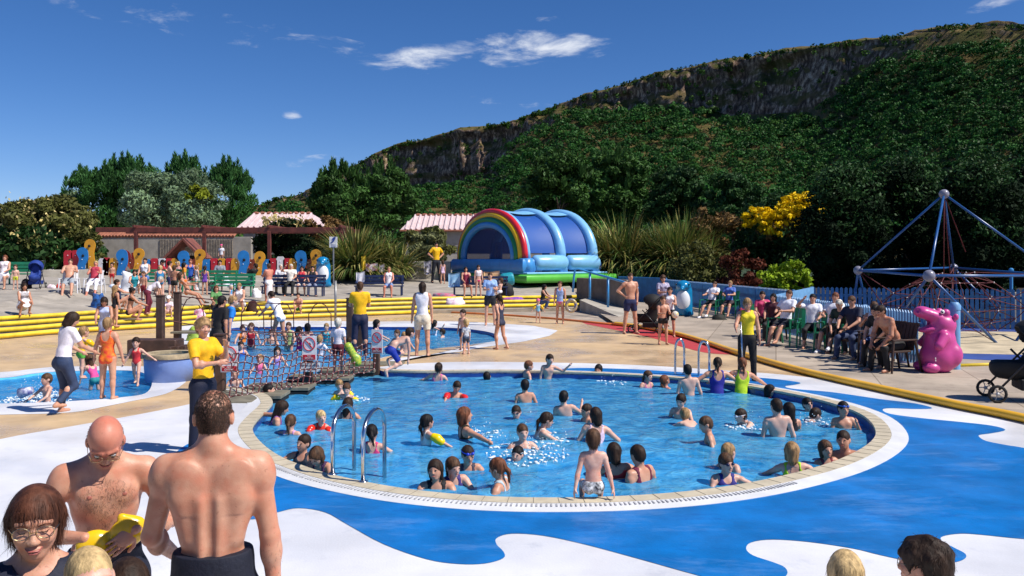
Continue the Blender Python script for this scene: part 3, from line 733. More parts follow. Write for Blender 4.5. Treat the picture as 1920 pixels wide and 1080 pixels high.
# ---------------------------------------------------------------- ground, pools, painted deck
MAIN = [(440,729),(495,741),(511,755),(506,766),(490,782),(476,799),(474,811),(482,826),(503,846),(532,864),(565,877),(610,892),(680,908),(760,922),(850,932),(950,938),(1060,939),(1170,936),(1280,928),(1380,915),(1470,897),(1550,875),(1606,851),(1638,827),(1640,806),(1620,784),(1580,766),(1520,749),(1440,733),(1350,719),(1250,710),(1150,704),(1050,700),(930,698),(800,699),(722,697)]
BACK = [(700,690),(704,676),(728,668),(777,659),(820,653),(880,647),(927,640),(934,632),(922,624),(879,617),(820,614),(720,613),(600,613),(500,613),(430,616),(402,628),(392,650),(396,690),(412,718)]
LEFT = [(-330,716),(-150,712),(0,709),(60,701),(105,697),(176,695),(240,695),(272,701),(285,718),(272,738),(230,745),(188,749),(100,754),(0,757),(-150,760),(-330,765)]
main_w = wpoly(MAIN, 0, 5, False); back_w = wpoly(BACK, 0, 4, False)
pool_w = main_w+back_w
left_w = wpoly(LEFT, 0, 5)
def offset(poly, d):
    n = len(poly); A = sum(poly[i][0]*poly[(i+1) % n][1]-poly[(i+1) % n][0]*poly[i][1] for i in range(n)); sg = 1 if A > 0 else -1
    out = []
    for i in range(n):
        a, b = poly[i-2], poly[(i+2) % n]; dx, dy = b[0]-a[0], b[1]-a[1]; l = math.hypot(dx, dy) or 1
        out.append((poly[i][0]+sg*dy/l*d, poly[i][1]-sg*dx/l*d))
    return out
m_sand = mat('deck_sand', (.60, .42, .235), .72, .10, 1.3, bump=.15, bscale=40)
m_white = mat('deck_white', (.70, .70, .73), .6, .06, 1.0, bump=.1, bscale=50)
m_blue = mat('deck_blue', (.001, .155, .48), .42, .16, 1.6, bump=.12, bscale=40)
m_red = mat('deck_red', (.50, .05, .05), .6, .1, 2)
m_conc = mat('paving', (.44, .36, .28), .85, .18, .8, bump=.3, bscale=30)
m_conc2 = mat('paving_terrace', (.42, .37, .31), .85, .16, 1.1, bump=.3, bscale=30)
m_yel = mat('paint_yellow', (.82, .58, .03), .5, .16, 2.0)
m_tube = mat('paint_amber', (.95, .50, .03), .35, .08, 1.6)
# deck wear: pale scuffs in the blue
nt_ = m_blue.node_tree; b_ = nt_.nodes['Principled BSDF']; lk = b_.inputs['Base Color'].links[0].from_socket
mz = nt_.nodes.new('ShaderNodeTexNoise'); mz.inputs['Scale'].default_value = 1.1; mz.inputs['Detail'].default_value = 9; mz.inputs['Roughness'].default_value = .72
mpp = nt_.nodes.new('ShaderNodeMapping'); mpp.inputs['Scale'].default_value = (.6, 1.6, 1); tcc = [n for n in nt_.nodes if n.type == 'TEX_COORD'][0]
nt_.links.new(tcc.outputs['Object'], mpp.inputs[0]); nt_.links.new(mpp.outputs[0], mz.inputs['Vector'])
rr = nt_.nodes.new('ShaderNodeValToRGB'); rr.color_ramp.elements[0].position = .53; rr.color_ramp.elements[0].color = (0, 0, 0, 1); rr.color_ramp.elements[1].position = .72; rr.color_ramp.elements[1].color = (.5, .5, .5, 1)
nt_.links.new(mz.outputs['Fac'], rr.inputs[0]); mm = nt_.nodes.new('ShaderNodeMix'); mm.data_type = 'RGBA'; mm.inputs[7].default_value = (.16, .32, .62, 1)
nt_.links.new(rr.outputs[0], mm.inputs[0]); nt_.links.new(lk, mm.inputs[6]); nt_.links.new(mm.outputs[2], b_.inputs['Base Color'])

def add_wet(m, lo, hi, sc, p0=.42, p1=.62):
    nt = m.node_tree; b = nt.nodes['Principled BSDF']; tc = [n for n in nt.nodes if n.type == 'TEX_COORD'][0]
    n = nt.nodes.new('ShaderNodeTexNoise'); n.inputs['Scale'].default_value = sc; n.inputs['Detail'].default_value = 5; nt.links.new(tc.outputs['Object'], n.inputs['Vector'])
    r = nt.nodes.new('ShaderNodeMapRange'); r.inputs['From Min'].default_value = p0; r.inputs['From Max'].default_value = p1; r.inputs['To Min'].default_value = lo; r.inputs['To Max'].default_value = hi
    nt.links.new(n.outputs['Fac'], r.inputs[0]); nt.links.new(r.outputs[0], b.inputs['Roughness'])
def add_marks(m, colr, sc, p0, p1, am, stretch=(1, 1, 1)):
    nt = m.node_tree; b = nt.nodes['Principled BSDF']; lk = b.inputs['Base Color'].links[0].from_socket; tc = [n for n in nt.nodes if n.type == 'TEX_COORD'][0]
    mp = nt.nodes.new('ShaderNodeMapping'); mp.inputs['Scale'].default_value = stretch; nt.links.new(tc.outputs['Object'], mp.inputs[0])
    n = nt.nodes.new('ShaderNodeTexNoise'); n.inputs['Scale'].default_value = sc; n.inputs['Detail'].default_value = 8; n.inputs['Roughness'].default_value = .75; nt.links.new(mp.outputs[0], n.inputs['Vector'])
    r = nt.nodes.new('ShaderNodeMapRange'); r.inputs['From Min'].default_value = p0; r.inputs['From Max'].default_value = p1; r.inputs['To Max'].default_value = am; nt.links.new(n.outputs['Fac'], r.inputs[0])
    mx = nt.nodes.new('ShaderNodeMix'); mx.data_type = 'RGBA'; mx.inputs[7].default_value = (*colr, 1); nt.links.new(r.outputs[0], mx.inputs[0]); nt.links.new(lk, mx.inputs[6]); nt.links.new(mx.outputs[2], b.inputs['Base Color'])
def add_joints(m, w_, h_, colr):
    nt = m.node_tree; b = nt.nodes['Principled BSDF']; lk = b.inputs['Base Color'].links[0].from_socket; tc = [n for n in nt.nodes if n.type == 'TEX_COORD'][0]
    br_ = nt.nodes.new('ShaderNodeTexBrick'); br_.offset = 0; br_.inputs['Scale'].default_value = 1; br_.inputs['Brick Width'].default_value = w_; br_.inputs['Row Height'].default_value = h_; br_.inputs['Mortar Size'].default_value = .012
    br_.inputs['Color1'].default_value = (1, 1, 1, 1); br_.inputs['Color2'].default_value = (.86, .86, .86, 1); br_.inputs['Mortar'].default_value = (*colr, 1); mp = nt.nodes.new('ShaderNodeMapping'); mp.inputs['Rotation'].default_value = (0, 0, .3); nt.links.new(tc.outputs['Object'], mp.inputs[0]); nt.links.new(mp.outputs[0], br_.inputs['Vector'])
    mx = nt.nodes.new('ShaderNodeMix'); mx.data_type = 'RGBA'; mx.blend_type = 'MULTIPLY'; mx.inputs[0].default_value = 1; nt.links.new(lk, mx.inputs[6]); nt.links.new(br_.outputs['Color'], mx.inputs[7]); nt.links.new(mx.outputs[2], b.inputs['Base Color'])
add_wet(m_blue, .42, .65, .7); add_wet(m_white, .3, .7, .6); add_wet(m_sand, .22, .8, .5)
add_marks(m_white, (.42, .44, .50), 2.2, .56, .72, .55); add_marks(m_white, (.30, .28, .27), 14, .66, .72, .5); add_marks(m_sand, (.38, .24, .12), 1.1, .50, .70, .6); add_marks(m_sand, (.72, .58, .40), 3, .55, .7, .4); add_marks(m_blue, (.0, .05, .26), 2.6, .55, .70, .55, (.5, 1.3, 1)); add_marks(m_blue, (.35, .48, .66), 16, .66, .72, .5)
add_marks(m_conc, (.16, .12, .10), 1.7, .55, .72, .6); add_marks(m_conc2, (.18, .15, .13), 1.4, .55, .72, .5); add_joints(m_conc, 1.8, 1.8, (.5, .48, .45)); add_joints(m_conc2, 1.5, 1.5, (.55, .53, .5))
inner = offset(pool_w, 0.0)
frame = [(-30, 1.2), (30, 1.2), (30, 60), (-30, 60)]
# sand deck with the pools cut out
tag(sheet('deck', [frame, pool_w, left_w], 0, m_sand), kind='structure')
# far ground: one sheet to the horizon, below everything, and the raised terrace
tag(mesh_obj('ground', [(-2500, -30, -2.2), (2500, -30, -2.2), (2500, 3500, -2.2), (-2500, 3500, -2.2)], [(0, 1, 2, 3)], mat('grass_far', (.05, .07, .025), .9, .2, .05)), kind='structure')
def dens(poly, step=.35):
    out = []
    for i in range(len(poly)):
        a, b = Vector((*poly[i], 0)), Vector((*poly[(i+1) % len(poly)], 0)); n = max(1, int((b-a).length/step))
        for k in range(n): p = a.lerp(b, k/n); out.append((p.x, p.y))
    return out
cop_in = offset(main_w, 0); 
def ribbon(a, b, za, zb):
    n = len(a); V = [(p[0], p[1], za) for p in a]+[(p[0], p[1], zb) for p in b]
    return V, [(i, i+1, n+i+1, n+i) for i in range(n-1)]
def strip(name, base, d0, d1, z0, z1, m, thick=.02):
    a = offset_open(base, d0); b = offset_open(base, d1); n = len(a)
    V = [(p[0], p[1], z0) for p in a]+[(p[0], p[1], z1) for p in b]+[(p[0], p[1], z1-thick) for p in b]+[(p[0], p[1], z0-thick-.04) for p in a]
    f = []
    for i in range(n-1):
        for k in range(4): f.append((k*n+i, k*n+i+1, ((k+1) % 4)*n+i+1, ((k+1) % 4)*n+i))
    f += [(0, n, 2*n, 3*n), (n-1, 4*n-1, 3*n-1, 2*n-1)]
    mb = MB(); mb.add(V, f)
    return mb.build(name, m)
def offset_open(poly, d):
    n = len(poly); out = []
    for i in range(n):
        a, b = poly[max(i-2, 0)], poly[min(i+2, n-1)]; dx, dy = b[0]-a[0], b[1]-a[1]; l = math.hypot(dx, dy) or 1
        out.append((poly[i][0]+SG*dy/l*d, poly[i][1]-SG*dx/l*d))
    return out
_A = sum(pool_w[i][0]*pool_w[(i+1) % len(pool_w)][1]-pool_w[(i+1) % len(pool_w)][0]*pool_w[i][1] for i in range(len(pool_w))); SG = 1 if _A > 0 else -1
# coping: pale yellow tiles beside the water, a white grated ring outside
def tile_mat(name, c, bw, bh, gap, gc):
    m = mat(name, c, .5, .08, 3); nt = m.node_tree
    return m
m_tile = mat('coping_tile', (.58, .50, .36), .5, .10, 5, bump=.1)
m_ring = mat('coping_white', (.70, .70, .71), .45, .06, 3)
strip_in = strip('coping', main_w, .0, .19, .035, .035, m_tile); tag(strip_in, kind='structure')
strip_out = strip('coping_rim', main_w, .193, .40, .032, .012, m_ring); tag(strip_out, kind='structure')
# tile joints and the drain grating as shallow dark slots
mb = MB(); acc = 0
den_w = dens(main_w, .1)
cen = offset_open(main_w, .095)
def along(poly, step):
    out = []; acc = 0; nxt = 0
    for i in range(len(poly)-1):
        a, b = Vector((*poly[i], 0)), Vector((*poly[i+1], 0)); l = (b-a).length
        while nxt <= acc+l and l > 0:
            out.append((a.lerp(b, (nxt-acc)/l), (b-a)/l)); nxt += step
        acc += l
    return out
for p, d in along(main_w, .24):
    nrm = Vector((d.y, -d.x, 0))*SG; q = p+nrm*.095
    mb.box((q.x, q.y, .0365), (.006, .185, .004), rz=math.atan2(nrm.y, nrm.x)-math.pi/2)
tag(mb.build('tile_joint', mat('grout', (.30, .26, .2), .9)), kind='structure').parent = strip_in
mb = MB()
for p, d in along(main_w, .045):
    nrm = Vector((d.y, -d.x, 0))*SG; q = p+nrm*.245
    if q.y < 11.2 and -3 < q.x < 3: mb.box((q.x, q.y, .0305), (.016, .075, .006), rz=math.atan2(nrm.y, nrm.x)-math.pi/2)
g_ = mb.build('drain_grating', mat('drain', (.40, .40, .42), .7)); g_.parent = strip_out; g_['kind'] = 'structure'
# painted shapes
W_OUT = [(-900,2600),(-900,1350),(-400,960),(-150,862),(0,824),(120,802),(240,781),(360,757),(420,737),(470,725),(560,712),(640,700),(700,690),(760,683),(850,679),(960,679),(1080,681),(1200,685),(1300,691),(1421,699),(1500,706),(1590,717),(1660,729),(1736,745),(1800,760),(1920,787),(2300,872),(3400,1130),(3600,2600)]
hole = offset(pool_w, .39)
cop_out_open = offset_open(main_w, .39)
def clip_poly(pxs, n=5):
    return [tuple(P(x, y, 0)[:2]) for x, y in smooth_poly(pxs, n, False)]
wh = clip_poly(W_OUT[:14], 4)[:-1]                      # left and back boundary up to the far end of the bridge
white = clip_poly(W_OUT[:9], 4)+list(cop_out_open)+clip_poly(W_OUT[12:], 4)
# white area = everything between that boundary and the coping ring, nearest side included
white = [tuple(P(x, y)[:2]) for x, y in [(-900, 2600)]]+clip_poly(W_OUT[1:9], 4)+[tuple(p) for p in cop_out_open[::1]]+clip_poly(W_OUT[12:-1], 4)+[tuple(P(3600, 2600)[:2])]
tag(sheet('white_paint', [white], .004, m_white), kind='structure')
BLUE = [(300,868),(317,862),(355,832),(400,815),(440,800),(470,792)]
B_far = [(1485,719),(1500,718.5),(1495,717),(1440,711),(1400,708),(1290,700.5),(1200,694),(1100,690.5),(1050,692),(1012,697)]
B_right = [(1012,697),(1050,692.5),(1100,690.5),(1200,693.5),(1290,699.5),(1400,707),(1460,712),(1500,718),(1490,722),(1472,725),(1490,730),(1560,736),(1650,749),(1715,757),(1748,766),(1715,767.5),(1670,766),(1655,769),(1670,777),(1730,785),(1800,792),(1860,799),(1885,807),(1860,813),(1838,816),(1836,820),(1850,828),(1890,836),(1930,843),(2100,880),(2300,930),(2400,1010),(2200,1030),(2050,1020),(1920,1012),(1840,1004),(1800,1002),(1768,1007),(1766,1016),(1790,1029),(1810,1040),(1808,1050),(1780,1057),(1720,1056),(1650,1042),(1600,1030),(1520,1018),(1450,1013),(1410,1018),(1399,1030),(1412,1043),(1450,1056),(1472,1066),(1475,1080),(1450,1095),(1380,1098),(1300,1078),(1200,1050),(1100,1023),(1020,1006),(960,1002),(932,1010),(931,1022),(944,1036),(944,1048),(910,1058),(860,1059),(800,1050),(720,1022),(650,984),(610,962),(560,954),(520,962),(470,975),(420,950),(370,912),(335,883),(317,862),(335,845),(355,832),(400,812),(445,795)]
bl_out = clip_poly(B_right, 4)
ic = range(len(cop_out_open))
def near_i(pt, lst): return min(range(len(lst)), key=lambda i: (lst[i][0]-pt[0])**2+(lst[i][1]-pt[1])**2)
i0 = near_i(P(455, 795)[:2], cop_out_open); i1 = near_i(P(1010, 699)[:2], cop_out_open)
blue = bl_out+list(cop_out_open[i0:i1+1])
tag(sheet('blue_paint', [blue], .008, m_blue), kind='structure')
REDP = [(1080,600),(1150,609),(1200,614),(1270,628),(1330,646),(1378,663),(1375,665),(1320,661),(1260,645),(1220,633),(1150,618),(1100,608)]
tag(sheet('red_paint', [clip_poly(REDP, 3)], .004, m_red), kind='structure')
# white aprons of the small pools
A_BACK = [(340,600),(430,600),(600,602),(720,603),(800,602),(860,603),(930,606),(1000,611),(1046,620),(1030,630),(980,641),(900,652),(860,660),(800,666),(740,672),(715,680),(704,676),(728,668),(777,659),(820,653),(880,647),(927,640),(934,632),(922,624),(879,617),(820,614),(720,613),(600,613),(500,613),(430,616),(402,628),(392,650),(396,690),(370,700),(345,680),(335,640)]
ap = [tuple(P(x, y)[:2]) for x, y in A_BACK[:22]]+[tuple(p) for p in back_w[1:-1]]+[tuple(P(x, y)[:2]) for x, y in A_BACK[33:]]
tag(sheet('white_apron', [ap], .004, m_white), kind='structure')
LA = [(-330,705),(-150,702),(0,698),(60,692),(105,688),(176,687),(240,687),(300,688),(345,690),(352,712),(320,735),(285,745),(250,752),(200,762),(130,774),(0,778),(-150,783),(-330,790)]
tag(sheet('white_apron', [wpoly(LA, 0, 4), left_w], .004, m_white), kind='structure')
m_wall = mat('pool_wall_tile', (.02, .07, .30), .3, .2, 9)
m_floor = mat('pool_floor', (.16, .62, .90), .5, .10, 1.2)
def basin(name, poly, dep, floor_m, wall_m, ztop=0.):
    n = len(poly); V = [(p[0], p[1], ztop) for p in poly]+[(p[0], p[1], -dep) for p in poly]
    f = [(i, (i+1) % n, n+(i+1) % n, n+i) for i in range(n)]
    tris = tessellate_polygon([[Vector((a, b, 0)) for a, b in poly]])
    return tag(mesh_obj(name, V, f+[tuple(i+n for i in t) for t in tris], [wall_m, floor_m], mi=[0]*len(f)+[1]*len(tris)), kind='structure')
basin('pool_basin', pool_w, 1.15, m_floor, m_wall, .0)
basin('paddling_basin', left_w, .45, m_floor, m_floor, .0)
# water
def water_mat(name, tint, amt, body):
    m = bpy.data.materials.new(name); m.use_nodes = True; nt = m.node_tree; N = nt.nodes; L = nt.links
    b = N['Principled BSDF']; b.inputs['Roughness'].default_value = .04; b.inputs['IOR'].default_value = 1.33
    tc = N.new('ShaderNodeTexCoord')
    a = N.new('ShaderNodeTexNoise'); a.inputs['Scale'].default_value = 2.4; a.inputs['Detail'].default_value = 4; a.inputs['Distortion'].default_value = .8; L.new(tc.outputs['Object'], a.inputs['Vector'])
    c = N.new('ShaderNodeTexNoise'); c.inputs['Scale'].default_value = 9; c.inputs['Detail'].default_value = 3; c.inputs['Distortion'].default_value = 1.2; L.new(tc.outputs['Object'], c.inputs['Vector'])
    bp = N.new('ShaderNodeBump'); bp.inputs['Strength'].default_value = .55; bp.inputs['Distance'].default_value = .10; L.new(a.outputs['Fac'], bp.inputs['Height'])
    bp2 = N.new('ShaderNodeBump'); bp2.inputs['Strength'].default_value = .5; bp2.inputs['Distance'].default_value = .03; L.new(c.outputs['Fac'], bp2.inputs['Height']); L.new(bp.outputs[0], bp2.inputs['Normal'])
    L.new(bp2.outputs[0], b.inputs['Normal'])
    r = N.new('ShaderNodeValToRGB'); e = r.color_ramp.elements; e[0].position = .36; e[0].color = (*body[0], 1); e[1].position = .68; e[1].color = (*body[1], 1)
    mm = N.new('ShaderNodeMath'); mm.operation = 'ADD'; m2 = N.new('ShaderNodeMath'); m2.operation = 'MULTIPLY'; m2.inputs[1].default_value = .45; L.new(c.outputs['Fac'], m2.inputs[0]); m3 = N.new('ShaderNodeMath'); m3.operation = 'MULTIPLY'; m3.inputs[1].default_value = .55; L.new(a.outputs['Fac'], m3.inputs[0])
    L.new(m2.outputs[0], mm.inputs[0]); L.new(m3.outputs[0], mm.inputs[1]); L.new(mm.outputs[0], r.inputs[0]); L.new(r.outputs[0], b.inputs['Base Color'])
    t = N.new('ShaderNodeBsdfTransparent'); t.inputs[0].default_value = (*tint, 1); ms = N.new('ShaderNodeMixShader'); ms.inputs[0].default_value = amt
    L.new(t.outputs[0], ms.inputs[1]); L.new(b.outputs[0], ms.inputs[2]); L.new(ms.outputs[0], N['Material Output'].inputs[0])
    return m
def water(name, poly, z, m, amp=.018, step=.075):
    # a grid of real ripples cut to the pool outline
    xs = [p[0] for p in poly]; ys = [p[1] for p in poly]
    gx = np.arange(min(xs)-step, max(xs)+step, step); gy = np.arange(min(ys)-step, max(ys)+step, step)
    X, Y = np.meshgrid(gx, gy, indexing='ij'); p = np.stack([X*2.2, Y*2.2, X*0], -1)
    Z = z+amp*(fbm(p, 3)-.5)*2+amp*.4*(vnoise(p*3.1+7)-.5)
    for sx_, sy_, sh_ in SWIM:
        r2 = (X-sx_)**2+(Y-sy_)**2; r1 = np.sqrt(r2); Z += .016*np.exp(-r1*1.9)*np.sin(r1*15+sx_*9)*(r1 > .12)
    pa = np.array(poly); inside = np.zeros(X.shape, bool); x0, y0 = pa[:, 0], pa[:, 1]; x1, y1 = np.roll(x0, -1), np.roll(y0, -1)
    for a, b, c, d in zip(x0, y0, x1, y1):
        if b != d: inside ^= ((b > Y) != (d > Y)) & (X < (c-a)*(Y-b)/(d-b)+a)
    near = inside.copy()
    for dx in (-1, 0, 1):
        for dy in (-1, 0, 1): near |= np.roll(np.roll(inside, dx, 0), dy, 1)
    idx = np.arange(X.size).reshape(X.shape); ok = near[:-1, :-1] & near[1:, :-1] & near[1:, 1:] & near[:-1, 1:]
    Fq = np.stack([idx[:-1, :-1][ok], idx[1:, :-1][ok], idx[1:, 1:][ok], idx[:-1, 1:][ok]], 1)
    used = np.unique(Fq); re = np.full(X.size, -1); re[used] = np.arange(len(used))
    V = np.stack([X.ravel(), Y.ravel(), Z.ravel()], 1)[used]
    return tag(mesh_obj(name, V, re[Fq], m, smooth=True), kind='structure')
m_water = water_mat('water', (.30, .72, .92), .62, ((.012, .28, .68), (.18, .60, .90)))


# ---------------------------------------------------------------- yellow edged steps and terrace
def step_poly(k):
    pts = [(p.x, p.y+k*TREAD) for p in STEP_W]
    if k == 0: pts = pts[:-1]
    return pts
mbs = MB()
for k in range(4):
    pts = [(p.x, p.y+k*TREAD) for p in STEP_W]; z0, z1 = (k if k else 0)*RISE, (k+1)*RISE
    for (a, b), (c, d) in zip(pts[:-1], pts[1:]):
        mbs.add([(a, b, z0-.1), (c, d, z0-.1), (c, d, z1), (a, b, z1)], [(0, 1, 2, 3)])
        mbs.add([(a, b, z1), (c, d, z1), (c, d+TREAD+(30 if k == 3 else 0)*0, z1), (a, b+TREAD, z1)], [(0, 1, 2, 3)])
st = mbs.build('terrace_steps', mat('step_concrete', (.34, .28, .21), .85, .2, 2)); tag(st, kind='structure')
for k in range(4):
    mb = MB(); pts = [Vector((p.x, p.y+k*TREAD-.015, (k+1)*RISE-.04)) for p in STEP_W]
    if k == 0: pts = pts[:-1]
    mb.tube(pts, .068, 10)
    e = mb.build('step_edging', m_yel, st, True); e['kind'] = 'structure'
# terrace surface
gx = list(SX)+[]; V = []; Fq = []
xs = np.unique(np.concatenate([np.linspace(-60, XT, 60), SX])); offs = np.array([0, .5, 1.5, 3, 5, 8, 12, 17, 30, 90])
for i, x in enumerate(xs):
    s0 = float(np.interp(x, SX, SY))+3*TREAD
    for j, o in enumerate(offs): V.append((x, s0+o, min(4*RISE+.05*o, 1.35) if o < 60 else 1.35))
n = len(offs); Fq = [(i*n+j, (i+1)*n+j, (i+1)*n+j+1, i*n+j+1) for i in range(len(xs)-1) for j in range(n-1)]
tag(mesh_obj('terrace', V, Fq, m_conc2), kind='structure')
# red painted kerb line joining the end of the lowest step to the long amber kerb
kp = [P(x, y)+Vector((0, 0, .02)) for x, y in [(808, 586), (870, 588), (960, 593), (1040, 599), (1100, 605), (1150, 610)]]
tag(MB().tube(kp, .055, 8).build('kerb', mat('paint_orange', (.62, .17, .03), .4, .1, 2), smooth=True), kind='structure')
tp = [Vector((p[0], p[1], .075)) for p in clip_poly(TUBE_PX, 5)]
mb = MB().tube(tp, .085, 14); mb.V = [(v[0], v[1], .05+(v[2]-.075)*.75+.02) for v in mb.V]
tag(mb.build('kerb', m_tube, smooth=True), kind='structure')
# raised paving beyond the amber kerb
pv = [(p.x, p.y) for p in tp]; far = [(40, 8), (40, 62), (P(1150, 610).x-.0, 62)]
tag(sheet('paving', [pv[::1]+[(60, pv[-1][1]), (60, 62), (pv[0][0], 62)]], .12, m_conc), kind='structure')
gr = [(XT-.0, STEP_W[-1].y-.0), (P(1092, 583).x, P(1092, 583).y)]
mid = [tuple(P(x, y)[:2]) for x, y in [(808, 587.5), (870, 588), (960, 593), (1040, 599), (1100, 605), (1150, 610)]]+[(pv[0][0], 62), (XT-.0, 62), (XT, STEP_W[-1].y)]+[(STEP_W[-2].x+.3, STEP_W[-2].y+.6)]
tag(sheet('paving', [mid], .006, m_conc), kind='structure')
# ---------------------------------------------------------------- foliage
def leaf_mat(name, c, rough=.55, var=.2, trans=.12):
    return mat(name, c, rough, var, 1.2, attr='tint', trans=trans, spec=.12)
def quads(C, U, W, tint):
    """leaf quads: centre, half length vector, half width vector; bent kite shape"""
    V = np.stack([C-U, C+W*.9-U*.1, C+U, C-W*.9-U*.1], 1).reshape(-1, 3)
    Fq = np.arange(len(V)).reshape(-1, 4)
    return V, Fq, np.repeat(tint, 4, 0)
def tinted(name, V, Fq, T, m, parent=None, loc=None):
    o = mesh_obj(name, V, Fq, m, parent, False, loc)
    a = o.data.color_attributes.new('tint', 'FLOAT_COLOR', 'POINT'); a.data.foreach_set('color', np.concatenate([T, np.ones((len(T), 1))], 1).astype(np.float32).ravel())
    return o
def unit(a): return a/np.maximum(np.linalg.norm(a, axis=1, keepdims=True), 1e-6)
def foliage(center, rad, n, size, clumps=40, aspect=.5, up=0., spread=.28, tintvar=.35, warm=.0, flat=.3, rs=None, shell=.72, low=-.55):
    r = rs or rng; rad = np.array(rad, float)
    d = unit(r.normal(size=(clumps, 3))); d[:, 2] = np.where(d[:, 2] < low, -d[:, 2], d[:, 2])
    rr = shell+(1-shell)*r.random((clumps, 1)); rr = np.where(r.random((clumps, 1)) < .25, rr*.6, rr)
    cc = d*rr*rad
    cr = (rad.mean()*spread)*(.6+.8*r.random(clumps)); ct = 1+tintvar*(r.random(clumps)-.5)*2
    k = r.integers(0, clumps, n); u = unit(r.normal(size=(n, 3))); u[:, 2] = u[:, 2]*.9+.12
    pos = cc[k]+u*(cr[k]*(.55+.5*r.random(n)**.5))[:, None]*np.array([1, 1, .8])
    nrm = unit(u+.9*r.normal(size=(n, 3))); ax = unit(np.cross(nrm, r.normal(size=(n, 3))))
    if up: ax = unit(ax*(1-up)+np.array([0, 0, 1])*up+u*up*.4)
    sz = size*(.6+.8*r.random(n)); U = ax*sz[:, None]; W = unit(np.cross(nrm, ax))*(sz*aspect)[:, None]
    t = ct[k]*(1+.35*(r.random(n)-.5)); T = np.stack([t*(1+warm*(r.random(n)-.2)), t, t*(1-.2*r.random(n))], 1)
    return quads(pos+np.array(center), U, W, T)
def merge(parts):
    V = []; Fq = []; T = []; o = 0
    for v, f, t in parts: V.append(v); Fq.append(f+o); T.append(t); o += len(v)
    return np.concatenate(V), np.concatenate(Fq), np.concatenate(T)
def trunk_mb(base, top, r, limbs, seed):
    rd = random.Random(seed); mb = MB(); base = Vector(base); top = Vector(top)
    pts = [base.lerp(top, t)+Vector((rd.uniform(-.1, .1), rd.uniform(-.1, .1), 0))*r*6*t for t in (0, .3, .6, 1)]
    mb.tube(pts, [r, r*.8, r*.55, r*.2], 7)
    for i in range(limbs):
        t = rd.uniform(.35, .95); p = base.lerp(top, t); a = rd.uniform(0, 6.28); L_ = (top-base).length*rd.uniform(.25, .5)
        q = p+Vector((math.cos(a)*L_, math.sin(a)*L_, L_*.6)); mb.tube([p, p.lerp(q, .5)+Vector((0, 0, L_*.05)), q], [r*.45, r*.3, r*.1], 5)
    return mb
m_bark = mat('bark', (.10, .07, .045), .9, .3, 6, bump=.5)
def tree(name, label, cat, x0, x1, y0, y1, d, m, n, size, group=None, z0=1.3, thick=.8, clumps=40, shoots=0, extra=(), up=0., aspect=.5, warm=0., spread=.26, seed=1, tr=.18, tv=.35, wide=1.0, shell=.72, low=None):
    if low is None: low = -1.1 if (name in ('shrub', 'lime_bush', 'broom_bush', 'flowering_shrub', 'shaded_tree', 'silver_tree', 'climbing_plant')) else -.75
    r = np.random.default_rng(seed); a, b = PD(x0, y0, d), PD(x1, y1, d); c = (a+b)/2; c.z = (a.z+b.z)/2
    rad = (abs(b.x-a.x)/2*.86*wide, abs(b.x-a.x)/2*thick, abs(a.z-b.z)/2*.88)
    root = empty(name, (c.x, c.y, z0), 0, label, cat, group)
    L0 = Vector((c.x, c.y, z0)); rel = c-L0
    parts = [foliage(rel, rad, n, size, clumps, aspect, up, spread, tv, warm, rs=r, shell=shell, low=low)]
    if shoots:
        k = r.integers(0, 10**6, shoots); an = r.random(shoots)*6.28; q = r.random(shoots)**.5
        bx = np.cos(an)*rad[0]*q*.95; by = np.sin(an)*rad[1]*q*.95; bz = rad[2]*np.sqrt(np.maximum(1-q*q, .0))*.95
        L_ = rad[2]*(.16+.26*r.random(shoots)); nn = 70; tt = r.random((shoots, nn))**1.3; an2 = r.random((shoots, nn))*6.28; sp_ = (1-tt)*.24*L_[:, None]+.05*size
        pos = np.stack([bx[:, None]+np.cos(an2)*sp_, by[:, None]+np.sin(an2)*sp_, bz[:, None]+tt*L_[:, None]], -1).reshape(-1, 3)+np.array(rel)
        ax = unit(np.stack([np.cos(an2)*.5, np.sin(an2)*.5, np.ones_like(an2)], -1).reshape(-1, 3)); W = unit(np.cross(ax, r.normal(size=ax.shape)))
        T = np.repeat(1.05+.3*(r.random(shoots)-.5), nn)[:, None]*np.ones((1, 3)); parts.append(quads(pos, ax*size*1.5, W*size*.34, T))
    V, Fq, T = merge(parts)
    tinted('crown', V, Fq, T, m, root)
    for nm, mm, nn, sz, box, cl_, colr in extra:       # flowers, twigs or leaves of the plant, some in a tone painted as sunlit
        cc = (rel.x+rad[0]*box[0], rel.y+rad[1]*box[1], rel.z+rad[2]*box[2]); rr = (rad[0]*box[3], rad[1]*box[4], rad[2]*box[5])
        V, Fq, T = foliage(cc, rr, nn, sz, cl_*(3 if 'flower_yellow' in mm.name else 1), .6, rs=r, shell=.7, tintvar=.2, spread=.15 if 'flower_yellow' in mm.name else .28); tag(tinted(nm, V, Fq, T, mm, root), kind='stuff')
    trunk_mb((0, 0, 0), rel*.9+Vector((0, 0, rad[2]*.1)), max(tr, .05), 7, seed).build('trunk', m_bark, root, True)
    return root
